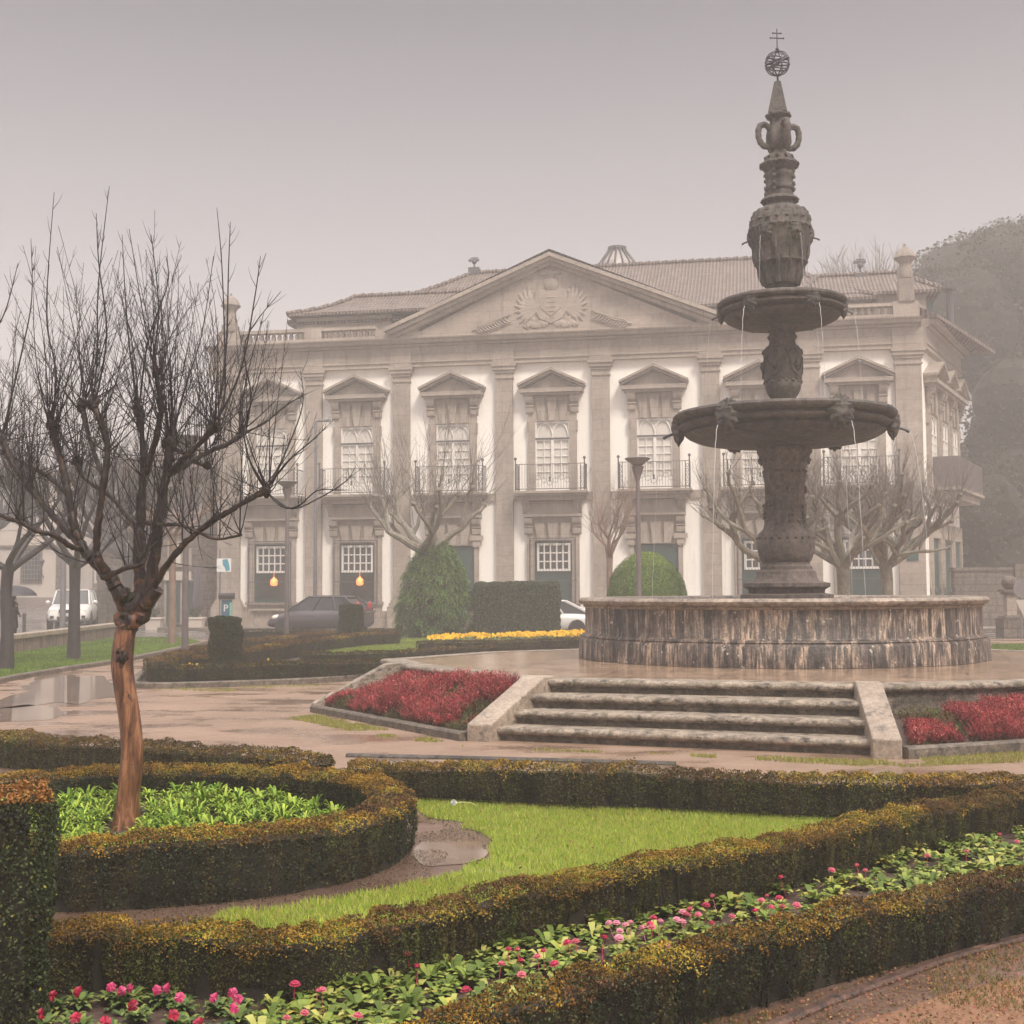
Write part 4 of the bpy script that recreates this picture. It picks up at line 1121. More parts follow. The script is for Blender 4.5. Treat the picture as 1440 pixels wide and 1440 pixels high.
mb.add(vs, [(0, 2, 6, 4), (4, 6, 10, 8), (0, 4, 5, 1), (4, 8, 9, 5), (2, 3, 7, 6), (6, 7, 11, 10), (0, 1, 3, 2), (8, 10, 11, 9)])
tag(mb.build('sloping_coping', M['step'], None, bevel=.015), 'dark sloping stone coping on the left side of the red heather bed', 'coping')
# right bed
C3 = Vector((8.6, 15.85)); KR1 = B2 + Vector((.03, .05)); KR2 = Vector((7.2, 14.75))
RB = ([KR1, KR2, lerp(B, C3, .92), B + Vector((.1, .02))], (.05, .05, .30, .30))
bed('bed_soil', *RB, 16, 8, 2)
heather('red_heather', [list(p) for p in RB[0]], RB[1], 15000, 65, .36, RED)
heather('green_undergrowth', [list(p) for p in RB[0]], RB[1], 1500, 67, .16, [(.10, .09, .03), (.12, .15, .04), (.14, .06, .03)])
strip('kerb', [KR1, lerp(KR1, KR2, .3) + Vector((0, -.05)), lerp(KR1, KR2, .65) + Vector((0, -.05)), KR2], .16, -.02, .12, M['kerb'], label='stone edging along the foot of the right red heather bed', cat='kerb', curve=False)
g = np.random.default_rng(91)
for poly, n_ in (([G(*p) for p in [(405, 1010), (445, 1006), (640, 1046), (655, 1050), (600, 1047), (500, 1030)]], 5000), ([G(*p) for p in [(690, 1052), (1230, 1070), (1440, 1058), (1440, 1072), (1250, 1080), (1000, 1066)]], 5000),
                 ([G(*p) for p in [(200, 968), (520, 962), (560, 955), (540, 966), (300, 973)]], 3000)):
    x, y = scatter(poly, n_, n_); k = vn(x*2.5, y*2.5) > .42; x, y = x[k], y[k]
    blades('verge_grass', x, y, .035, .006, pal(len(x), [(.30, .30, .07), (.25, .29, .06), (.33, .27, .08)], g), 0, 5, .8, kind='stuff')

# ------------------------------------------------------------------ fountain
FX, FY = 4.49, 21.0
fount = empty('fountain', (FX, FY, PZ), 0, 'tall dark granite fountain with round basin, two spouting bowls and a metal globe on top', 'fountain')
def fz(y): return ZY(1105, y, FY) - PZ
S_ = FY / FPX
def prof(lst): return [(max(h*S_, .004), fz(y)) for h, y in sorted(lst, key=lambda a: -a[1])]
def basin_mat():
    m, nt, b = newmat('stained_basin_granite'); v = coords(nt)
    big = noise_n(nt, v, .9, 4, .5)
    c = ramp(nt, big, [(.35, (.24, .18, .14)), (.5, (.36, .265, .20)), (.68, (.43, .32, .25))]).outputs[0]
    def st(sx, sz, lo, hi, col, c, off):
        mp = N(nt, 'ShaderNodeMapping'); mp.inputs['Scale'].default_value = (sx, sx, sz); mp.inputs['Location'].default_value = (off, off, 0); nt.links.new(v, mp.inputs[0])
        n = noise_n(nt, mp.outputs[0], 1, 6, .62, .3)
        return mix(nt, ramp(nt, n, [(lo, 0.0), (hi, 1.0)]).outputs[0], c, col)
    c = st(2.6, .35, .52, .72, (.24, .165, .08), c, 3)
    c = st(3.2, .5, .45, .60, (.16, .125, .10), c, 11)
    c = st(6.5, .6, .48, .57, (.10, .068, .060), c, 17)
    c = st(7.5, .7, .53, .58, (.022, .018, .018), c, 27)
    c = st(11, .5, .52, .56, (.035, .028, .026), c, 44)
    c = st(34, 2.5, .48, .60, (.07, .056, .046), c, 5)
    gm_ = N(nt, 'ShaderNodeMapping'); gm_.inputs['Scale'].default_value = (1, 1, .45); nt.links.new(v, gm_.inputs[0])
    c = mix(nt, .75, c, ramp(nt, noise_n(nt, gm_.outputs[0], 13, 8, .75), [(.38, .08), (.5, .48), (.62, .9)]).outputs[0], 'OVERLAY')
    sp = noise_n(nt, v, 45, 3, .7)
    c = mix(nt, .6, c, ramp(nt, sp, [(.3, .2), (.7, .85)]).outputs[0], 'OVERLAY')
    vo = N(nt, 'ShaderNodeTexVoronoi'); vo.inputs['Scale'].default_value = 15; nt.links.new(v, vo.inputs['Vector'])
    lm = N(nt, 'ShaderNodeMath', operation='MULTIPLY'); nt.links.new(ramp(nt, vo.outputs['Distance'], [(.20, 1.0), (.26, 0.0)]).outputs[0], lm.inputs[0]); nt.links.new(ramp(nt, noise_n(nt, v, 3.5, 3), [(.56, 0.0), (.60, 1.0)]).outputs[0], lm.inputs[1])
    c = mix(nt, lm.outputs[0], c, (.42, .39, .34))
    nt.links.new(c, b.inputs['Base Color']); b.inputs['Roughness'].default_value = .5
    bump(nt, b, noise_n(nt, v, 22, 6, .65), .5, .02)
    return m
M['basin'] = basin_mat()
M['rimst'] = stone('basin_rim_granite', (.25, .20, .16), (.07, .055, .048), (.36, .29, .235), s=1.6, stain=.42, streak=(.8, .8, 1.5), rough=.5, bmp=.5)
mb = MB()
def gro(a, r, z):
    return r - (.016 if (round(a/(2*math.pi)*320) % 20 == 7 and r > 3.2) else 0)
mb.lathe([(3.06, .0), (3.43, 0), (3.42, .29), (3.405, .31), (3.40, .325), (3.375, .335), (3.385, .35), (3.375, .37), (3.335, .385), (3.315, .41), (3.31, .80), (3.31, .83), (3.06, .83)], n=320, fn=gro, close=True)
BS = .95
mb.v = [(x*BS - .15, y*BS, z) for x, y, z in mb.v]; mb.build('basin', M['basin'], fount, smooth=True)
mb2 = MB(); mb2.lathe([(3.08, .80), (3.30, .80), (3.335, .815), (3.35, .84), (3.34, .85), (3.385, .86), (3.42, .885), (3.43, .92), (3.41, .95), (3.37, .965), (3.18, .965), (3.12, .95), (3.08, .90)], n=200, fn=lambda a, r, z: r - (.012 if (round(a/(2*math.pi)*200) % 12 == 5 and r > 3.2) else 0), close=True)
mb2.v = [(x*BS - .15, y*BS, z) for x, y, z in mb2.v]; mb2.build('basin_rim', M['rimst'], fount, smooth=True)
M['water'] = plain('dark_basin_water', (.03, .028, .025), .06, var=.2, scale=3, spec=.6, bmp=.05)
mb = MB(); mb.lathe([(3.07, .70), (3.07, .80)], n=64); mb.v = [(x*BS - .15, y*BS, z) for x, y, z in mb.v]; mb.build('water', M['water'], fount)
# stepped pedestal and column
mb = MB(); mb.lathe(prof([(64, 846), (64, 836), (52, 834), (53, 829), (60, 825), (60, 820), (46, 817), (42, 812), (41, 804), (36, 801), (36, 797), (33, 794), (33, 791)]), n=48)
mb.v = [(x*1.0, y, z) for x, y, z in mb.v]; mb.build('pedestal', M['fshaft'], fount, smooth=True)
def flut(k, amp, z0=None, z1=None):
    return lambda a, r, z: r * (1 + amp*math.cos(k*a) * (1 if z0 is None else (z0 < z < z1)))
mb = MB(); mb.lathe(prof([(31, 792), (35, 788), (38, 780), (40, 770), (40.5, 760), (37, 750), (31, 744), (29, 735), (28, 722), (27.5, 700), (27.5, 685), (28.5, 672), (30, 669), (30, 665), (28, 663), (30, 655), (34, 646), (36, 640), (38, 637), (38, 633), (34, 628)]), n=64,
                    fn=lambda a, r, z: r*(1 + .02*math.sin(9*a + z*7)*math.sin(z*23) + .012*math.sin(14*a)*math.sin(40*z)))
o_col = mb.build('column', M['fshaft'], fount, smooth=True)
def bowl(lst): 
    mb = MB(); mb.lathe(prof(lst), n=96, fn=lambda a, r, z: r*(1 + .004*math.sin(17*a) + .003*math.sin(41*a + z*30))); return mb
LBW = [(h*.955, y) for h, y in [(36, 631), (50, 627), (75, 625), (105, 623.5), (122, 621), (134, 617), (143, 612.5), (146, 609.5), (139, 608.5), (139, 606), (148, 604.5), (154, 601), (155, 598), (147, 597), (147, 593.5), (157, 592), (161, 589), (162, 585), (159, 581.5)]]
b1 = MB(); b1.lathe(prof(LBW) + [(144*S_, fz(582)), (134*S_, fz(589)), (30*S_, fz(596))], n=96, fn=lambda a, r, z: r*(1 + .004*math.sin(17*a) + .003*math.sin(41*a + z*30)))
b1.build('lower_bowl', M['fount'], fount, smooth=True)
mb = MB(); mb.lathe(prof([(19, 585), (19.5, 568), (20, 565), (17, 563), (18, 560), (22, 554), (25, 547), (26, 540), (25, 537), (26.5, 534), (26, 515), (27, 500), (27, 493), (24, 489), (19.5, 486), (18, 480), (19, 477), (21, 474.5), (19, 472), (17.5, 468), (20, 464), (29, 458)]), n=64,
                    fn=lambda a, r, z: r*(1 + .03*math.sin(6*a)*math.sin(z*9) + .012*math.sin(15*a)*math.sin(45*z)))
o_shaft = mb.build('shaft', M['fount'], fount, smooth=True)
UBW = [(h*.965, y) for h, y in [(26, 461), (40, 459.5), (55, 458.5), (68, 456), (77, 452), (83, 448.5), (85, 446), (79, 445.5), (79, 442.5), (87, 441), (90, 438), (90, 436), (84, 435), (84, 432.5), (92, 431), (94, 428), (93, 425), (90, 423.5)]]
mb = MB(); mb.lathe(prof(UBW) + [(81*S_, fz(424)), (73*S_, fz(429)), (18*S_, fz(435))], n=80, fn=lambda a, r, z: r*(1 + .005*math.sin(13*a)))
mb.build('upper_bowl', M['fount'], fount, smooth=True)
mb = MB(); mb.lathe(prof([(20, 432), (20, 410), (19, 408), (21, 406), (19, 403), (24, 402), (26, 398), (28, 390), (30, 380), (32, 374), (36, 371), (35, 366), (37, 358), (39, 345), (41, 335), (42, 326), (44, 323), (42, 320), (42, 314), (41, 307), (37, 300), (31, 295), (23, 292), (21, 289), (21, 286), (25, 285), (27, 283), (25, 280), (20, 277)]), n=72,
                    fn=lambda a, r, z: r*(1 + .05*math.sin(8*a + 1)*max(0, math.sin(z*3.1)) + .035*math.sin(16*a)*math.sin(21*z) + .02*math.sin(27*a+z*9)))
o_vase = mb.build('carved_vase', M['fount'], fount, smooth=True)
mb = MB(); mb.lathe(prof([(19, 278), (19, 274), (18.5, 270), (20.5, 268), (20.5, 264), (18.5, 262), (18.5, 252), (20.5, 249), (20.5, 245), (19, 243), (21, 240), (25, 236), (27, 232), (26, 230), (21, 228), (19, 223), (17, 219), (12, 216), (10.5, 212), (12, 210), (15, 207), (17.5, 200), (17, 190), (15.5, 182), (12, 174), (11.5, 169), (14, 167), (18, 164.5), (18, 162), (14, 160)]), n=40,
                    fn=lambda a, r, z: r*(1 + .06*math.cos(8*a)))
for k in range(4):
    a = R(12 + 90*k); ca, sa = math.cos(a), math.sin(a)
    pl = [(13, 182), (20, 177), (27, 178), (30.5, 184), (31, 192), (29, 200), (24, 206), (17, 208), (14, 204), (18, 199)]
    P, Rr = spline([(ca*h*S_, sa*h*S_, fz(y)) for h, y in pl], [4.5*S_]*8 + [4*S_, 2*S_], 3); mb.tube(P, [r*(1+.12*math.sin(i*2.1)) for i, r in enumerate(Rr)], 8)
mb.build('finial', M['fount'], fount, smooth=True)
mb = MB(); mb.lathe(prof([(17, 161), (16.5, 159), (6, 116), (5, 115)]), n=4, fn=lambda a, r, z: r*1.12)
o = mb.build('spire', M['fount'], fount, bevel=.012); o.rotation_euler = (0, 0, R(28))
M['globe'] = plain('dark_bronze', (.055, .055, .075), .45, .4, var=.2)
mb = MB(); zc = fz(89); rg = 17.5*S_
mb.tube([(0, 0, fz(117)), (0, 0, fz(106))], 1.6*S_, 6)
def hoop(mb, rad, tilt, az, zoff=0, r=.011):
    pts = []
    rr = math.sqrt(max(rad*rad - zoff*zoff, 0))
    Mt = Matrix.Rotation(az, 3, 'Z') @ Matrix.Rotation(tilt, 3, 'X')
    for k in range(33):
        a = 2*math.pi*k/32; pts.append(Mt @ Vector((rr*math.cos(a), rr*math.sin(a), zoff)) + Vector((0, 0, zc)))
    mb.tube(pts, r, 5, False)
for az in (10, 55, 100, 145): hoop(mb, rg, R(90), R(az), 0, .012)
for zo in (0, .09, -.09): hoop(mb, rg, R(16), R(20), zo, .014)
hoop(mb, rg*1.02, R(32), R(-70), 0, .014); hoop(mb, rg*1.02, R(28), R(-60), .05, .012)
mb.build('armillary_globe', M['globe'], fount, smooth=True)
mb = MB(); mb.tube([(0, 0, fz(71)), (0, 0, fz(40.5))], .8*S_, 6)
mb.blob((0, 0, fz(69)), 2.6*S_, 8, 6, 0)
ca, sa = math.cos(R(6)), math.sin(R(6))
for y, h in ((53.5, 9.5), (46.6, 6)): mb.tube([(-h*S_*ca, -h*S_*sa, fz(y)), (h*S_*ca, h*S_*sa, fz(y))], 1.0*S_, 6); [mb.blob((s*h*S_*ca, s*h*S_*sa, fz(y)), 1.5*S_, 6, 5, 0) for s in (-1, 1)]
mb.build('double_cross', M['globe'], fount)
def join_into(o, mb):
    me = o.data; v0 = [tuple(v.co) for v in me.vertices]; f0 = [tuple(p.vertices) for p in me.polygons]; b_ = len(v0)
    k = MB(); k.v = v0 + mb.v; k.f = f0 + [tuple(b_ + i for i in f) for f in mb.f]
    n_ = k.build('tmp', me.materials[0], None, smooth=True); o.data = n_.data; bpy.data.objects.remove(n_)
# carved relief on the vase, shafts and column
q = random.Random(21)
mb = MB()
def ringb(h, y, n_, sz, ph=0, rs=(1, 1, 1)):
    for i in range(n_):
        a = 6.283*i/n_ + ph; mb.blob((h*S_*math.cos(a), h*S_*math.sin(a), fz(y)), sz*S_, 7, 6, .25, rs, i)
ringb(40, 313, 20, 4.2, 0, (1, 1, .8)); ringb(36, 303, 16, 4.5, .1, (1, 1, 1.2)); ringb(42.5, 324, 26, 2.4); ringb(35, 371, 18, 3.2, .1, (1, 1, .7)); ringb(26, 233, 12, 3, .1); ringb(19, 223, 10, 3.2)
for i in range(12):
    a = 6.283*i/12 + .15
    P, _ = spline([(h*S_*math.cos(a + .05*math.sin(k)), h*S_*math.sin(a + .05*math.sin(k)), fz(y)) for k, (h, y) in enumerate([(25, 400), (28.5, 388), (32, 376), (36, 366), (38.5, 352), (41, 338)])], [1]*6, 3)
    mb.tube(P, [S_*(3.2 + 1.0*math.sin(j*.9+i)) for j in range(len(P))], 6)
for k in range(4):
    a = R(12 + 45 + 90*k)
    for y in (244, 252, 262, 270): mb.blob((21*S_*math.cos(a), 21*S_*math.sin(a), fz(y)), 2.8*S_, 7, 6, .2, (1, 1, 1.2), int(y))
join_into(o_vase, mb)
mb = MB()
ringb(27, 496, 12, 2.6, 0, (1, 1, 1.2)); ringb(26, 538, 16, 2.0); ringb(26.8, 515, 5, 5.5, .3, (.9, .9, 1.3)); ringb(19, 474, 12, 2.0)
for i in range(5):
    a = 6.283*i/5 + .3
    mb.tube([(27.5*S_*math.cos(a+d_), 27.5*S_*math.sin(a+d_), fz(y)) for d_, y in ((-.5, 503), (-.28, 524), (0, 530), (.28, 524), (.5, 503))], [.9*S_, 1.6*S_, 2*S_, 1.6*S_, .9*S_], 6)
join_into(o_shaft, mb)
mb = MB()
ringb(29.5, 664, 18, 2.2); ringb(34, 648, 14, 3.4, 0, (1, 1, 1.4)); ringb(39.5, 757, 22, 2.6, 0, (1, 1, .8))
for i in range(60):
    a = q.uniform(0, 6.283); y = q.uniform(708, 742); mb.blob((28.5*S_*math.cos(a), 28.5*S_*math.sin(a), fz(y)), q.uniform(1.8, 3.6)*S_, 6, 5, .3, (1, 1, q.uniform(.8, 1.5)), i)
for i in range(5):
    a = 6.283*i/5 + .9; mb.blob((28*S_*math.cos(a), 28*S_*math.sin(a), fz(690)), 4.2*S_, 8, 7, .25, (.8, .8, 1.2), i)
join_into(o_col, mb)
# masks with spouts, and the jets
def mask(sz, seed):
    mb = MB()
    def f(d):   # face looks along -y before rotation
        k = 1.0
        fx, fz_ = d.x, d.z
        if d.y < 0:
            k += .30*math.exp(-((fx/.13)**2 + ((fz_-.02)/.28)**2))                    # nose
            k -= .20*(math.exp(-(((abs(fx)-.33)/.14)**2 + ((fz_-.22)/.11)**2)))       # eyes
            k += .12*math.exp(-((fz_-.42)/.10)**2) * (abs(fx) < .65)                  # brow
            k -= .30*math.exp(-((fx/.22)**2 + ((fz_+.38)/.13)**2))                    # mouth
            k += .14*math.exp(-(((abs(fx)-.42)/.14)**2 + ((fz_+.22)/.16)**2))         # cheeks
        k += .10*math.sin(11*math.atan2(fz_, fx)) * (1 if abs(fx) + abs(fz_) > .8 else 0)   # mane
        return k
    mb.blob((0, 0, 0), sz, 30, 22, .03, (1.0, .55, 1.15), seed, f)
    for i in range(11):
        a = math.pi*(.0 + i/10.0); mb.blob((math.cos(a)*sz*.95, .02, math.sin(a)*sz*1.05 + .02), sz*.26, 7, 5, .3, (1, .8, 1), i)
    for i in range(5):
        a = math.pi*(1.15 + .7*i/4); mb.blob((math.cos(a)*sz*.75, 0, math.sin(a)*sz*1.1), sz*.28, 7, 5, .3, (1, .7, 1.2), 30+i)
    return mb
M['spout'] = plain('dark_lead_spout', (.04, .04, .045), .4, .5)
wm, nt, b = newmat('falling_water'); b.inputs['Base Color'].default_value = (.9, .9, .9, 1); b.inputs['Roughness'].default_value = .15; b.inputs['Transmission Weight'].default_value = .35; b.inputs['IOR'].default_value = 1.2
first = {}
for key, rad, y, sz, zland, vout, r0j in (('lower', 148, 599, .20, fz(846), .34, .0062), ('upper', 85, 437.5, .125, fz(590), .26, .0052), ('vase', 41, 333, .12, fz(428), .18, .0038)):
    mk = sp_ = None
    for i in range(6):
        a = R(-90 + 18 + 60*i)          # measured from the camera side
        ca, sa = math.cos(a), math.sin(a); c = Vector((ca*rad*S_, sa*rad*S_, fz(y)))
        if mk is None: o = mask(sz, 3).build('mask', M['fount'], fount, smooth=True); mk = o
        else: o = mk.copy(); COL.objects.link(o); o.parent = fount
        o.location = c; o.rotation_euler = (0, 0, a + math.pi/2)
        if sp_ is None:
            mb = MB(); mb.tube([(0, 0, 0), (0, -sz*.8, -sz*.25), (0, -sz*1.15, -sz*.45)], [sz*.13, sz*.12, sz*.15], 8); s2 = mb.build('spout', M['spout']); sp_ = s2
        else: s2 = sp_.copy(); COL.objects.link(s2)
        s2.parent = o; s2.location = (0, -sz*.15, -sz*.32)
        # ballistic jet, slightly different for every spout
        st = c + Vector((ca, sa, 0))*sz*1.25 + Vector((0, 0, -sz*.8)); v = vout*q.uniform(.75, 1.2); pts = []; rd = []; H = st.z - zland
        T = math.sqrt(2*H/9.8)
        for k in range(19):
            t = T*k/18; pts.append(st + Vector((ca, sa, 0))*v*t + Vector((math.sin(k*1.9+i)*.004, math.cos(k*2.3+i)*.004, -4.9*t*t))); rd.append(r0j*(1 - .6*k/18)*(1 + .25*math.sin(k*2.7+i)))
        mb = MB(); mb.tube(pts, rd, 6, False); mb.build('water_jet', wm, fount, smooth=True)
# ------------------------------------------------------------------ palace
PO = Vector((1.8, 55.66, 0)); PROT = -R(10.76)
pal_ = empty('palace', PO, PROT, 'long white two storey palace with granite pilasters and a large pediment, half lost in fog', 'palace')
def zf(y): return ZY(775, y, 55.66)
def pb(mb, name, mat, parent=None, smooth=False): return mb.build(name, mat, parent or pal_, smooth)
zc0, zc1, zfz, zw = zf(471), zf(482), zf(504), zf(510)     # cornice top, bottom, frieze bottom, wall top
zb1, zb0 = zf(692), zf(704)                                 # balcony slab
CR = Vector((15.5, 0)); WD = Vector((math.cos(R(72.4)), math.sin(R(72.4))))   # the side wall's direction
WL = 8.6
# walls
mb = MB(); mb.box(-15.5, 15.45, 0, .4, 0, zw)
pb(mb, 'wall', M['paint'])
Wn = Vector((WD.y, -WD.x))
def wM(s, out=0.0):   # matrix mapping local (x along wall, -y outward) onto the side wall at distance s
    m = Matrix.Identity(4); m[0][0], m[1][0] = WD.x, WD.y; m[0][1], m[1][1] = -Wn.x, -Wn.y
    m[0][3], m[1][3] = CR.x + WD.x*s + Wn.x*out, CR.y + WD.y*s + Wn.y*out
    return m
mb = MB(wM(0)); mb.box(.0, WL, 0, .4, 0, zw); pb(mb, 'wall', M['paint'])
mb = MB(); mb.box(-15.5, -15.1, .4, 16, 0, zw); pb(mb, 'wall', M['paint'])
# base course
mb = MB(); mb.box(-15.6, 15.6, -.12, -.002, 0, .75); mb.M = wM(0); mb.box(.1, WL, -.12, -.002, 0, .75); pb(mb, 'plinth', M['palace'])
# pilasters
def pilaster(x, w, corner=False):
    mb = MB(); h = w/2
    mb.box(x-h-.22, x+h+.22, -.42, -.003, 0, .95); mb.box(x-h-.16, x+h+.16, -.36, -.003, .95, 1.10); mb.box(x-h-.10, x+h+.10, -.30, -.003, 1.10, 1.22)
    mb.box(x-h-.04, x+h+.04, -.26, -.003, 1.22, 1.30)
    mb.box(x-h, x+h, -.22, -.003, 1.30, zf(531)); mb.box(x-h-.05, x+h+.05, -.27, -.003, zf(531), zf(529))
    mb.box(x-h-.01, x+h+.01, -.23, -.003, zf(529), zf(523)); mb.box(x-h-.06, x+h+.06, -.29, -.003, zf(523), zf(519)); mb.box(x-h-.12, x+h+.12, -.35, -.003, zf(519), zf(514)); mb.box(x-h-.17, x+h+.17, -.40, -.003, zf(514), zw-.003)
    mb.box(x-h-.1, x+h+.1, -.30, -.003, zw+.02, zc1-.02)
    return mb
for x, w_ in ((-14.95, 1.05), (-10.9, .75), (-6.8, .75), (-2.12, .75), (2.14, .75), (6.85, .75), (11.0, .75), (14.97, 1.05)):
    pb(pilaster(x, w_), 'pilaster', M['palace'])
# belt course and entablature
mb = MB(); mb.box(-15.5, 15.5, -.10, -.003, zb0+.02, zb1-.02); mb.M = wM(0); mb.box(.15, WL, -.10, -.003, zb0+.02, zb1-.02); pb(mb, 'belt_course', M['palace'])
ENT = [(0, zw), (-.26, zw), (-.26, zfz+.0), (-.31, zfz), (-.31, zfz+.06), (-.24, zfz+.07), (-.24, zc1), (-.36, zc1+.03), (-.38, zc1+.11), (-.62, zc1+.15), (-.66, zc1+.25), (-.74, zc1+.30), (-.76, zc0), (0, zc0)]
mb = MB(); mb.yz(ENT, -15.9, 15.5); pb(mb, 'entablature', M['palace'])
mb = MB(wM(0)); mb.yz(ENT, -.05, WL + .1); pb(mb, 'entablature', M['palace'])
# pediment
PXL, PXR, PA = -7.35, 7.35, zf(356)
mb = MB(); mb.xz([(PXL+.6, zc0-.01), (PXR-.6, zc0-.01), (0, PA-.55)], -.22, .5); pb(mb, 'tympanum', M['palace'])
mb = MB()
def rake(x0, z0, x1, z1, th, ya, yb, mb):
    d = Vector((x1-x0, z1-z0)).normalized(); n_ = Vector((-d.y, d.x))
    if n_.y < 0: n_ = -n_
    mb.xz([(x0, z0), (x1, z1), (x1 + 0*n_.x, z1 + th/abs(n_.y)), (x0 + 0*n_.x, z0 + th/abs(n_.y))], ya, yb)
for s_ in (-1, 1):
    x0 = PXL if s_ < 0 else PXR
    rake(x0*.985, zc0+.005, 0, PA-.62, .16, -.40, .5, mb); rake(x0, zc0+.165, 0, PA-.45, .14, -.62, .5, mb); rake(x0*1.015, zc0+.31, 0, PA-.30, .16, -.76, .6, mb)
pb(mb, 'raking_cornice', M['palace'])
# coat of arms relief and palms
mb = MB(Matrix.Translation((0, -.10, 0)) @ Matrix.Diagonal((1.12, .5, 1.02, 1))); za = zc0 - .12
mb.xz([(-.62, za+1.75), (.62, za+1.75), (.66, za+1.0), (.45, za+.55), (0, za+.32), (-.45, za+.55), (-.66, za+1.0)], -.36, -.2)
mb.xz([(-.42, za+1.6), (.42, za+1.6), (.4, za+1.0), (0, za+.62), (-.4, za+1.0)], -.42, -.3)
q = random.Random(14)
for s_ in (-1, 1):
    for i in range(9):
        a = R(-60 + 17*i); mb.tube([(s_*.55, -.25, za+1.0), (s_*(.75+.45*math.cos(a)), -.34, za+1.0+.55*math.sin(a)), (s_*(.7+.75*math.cos(a)), -.30, za+1.05+.95*math.sin(a))], [.10, .09, .03], 6)
    for i in range(6): mb.blob((s_*(.25+.14*i), -.28, za+.30+.05*math.sin(i*2)), .16, 8, 6, .3, (1, .6, .8), i)
    for i in range(10): mb.blob((s_*(.72 + .08*math.sin(i)), -.27, za+.5+.13*i), .12, 7, 5, .3, (1, .5, 1), i+9)
mb.blob((0, -.28, za+2.05), .30, 12, 8, .15, (1, .6, .9), 2); mb.blob((0, -.28, za+2.40), .16, 8, 6, .2, (1, .6, 1), 5)
for i in range(5): mb.blob((-.36+.18*i, -.3, za+2.62 - .05*abs(i-2)), .09, 6, 5, .1, (1, .7, 1.2), i)
mb.xz([(-.4, za+2.45), (.4, za+2.45), (.34, za+2.58), (-.34, za+2.58)], -.40, -.2)
for i in range(4): mb.tube([(-.16, -.44, za+1.45-.2*i), (.16, -.44, za+1.45-.2*i)], .03, 5)
pb(mb, 'coat_of_arms', M['palace'], smooth=True)
for s_ in (-1, 1):
    mb = MB(); x0, z0 = s_*3.55, za+.42; x1, z1 = s_*1.95, za+.95
    mb.tube([(x0, -.24, z0), ((x0+x1)/2, -.28, (z0+z1)/2-.06), (x1, -.25, z1)], [.05, .05, .02], 6)
    for i in range(11):
        t = .12 + .8*i/10; c = Vector((x0 + (x1-x0)*t, -.27, z0 + (z1-z0)*t - .05*math.sin(t*3.1)))
        for u_ in (-1, 1):
            dx = (x1-x0)/abs(x1-x0); mb.tube([c, c + Vector((dx*.14, -.02, u_*.14)), c + Vector((dx*.34, 0, u_*.20))], [.03, .045, .01], 5)
    pb(mb, 'palm_relief', M['palace'], smooth=True)

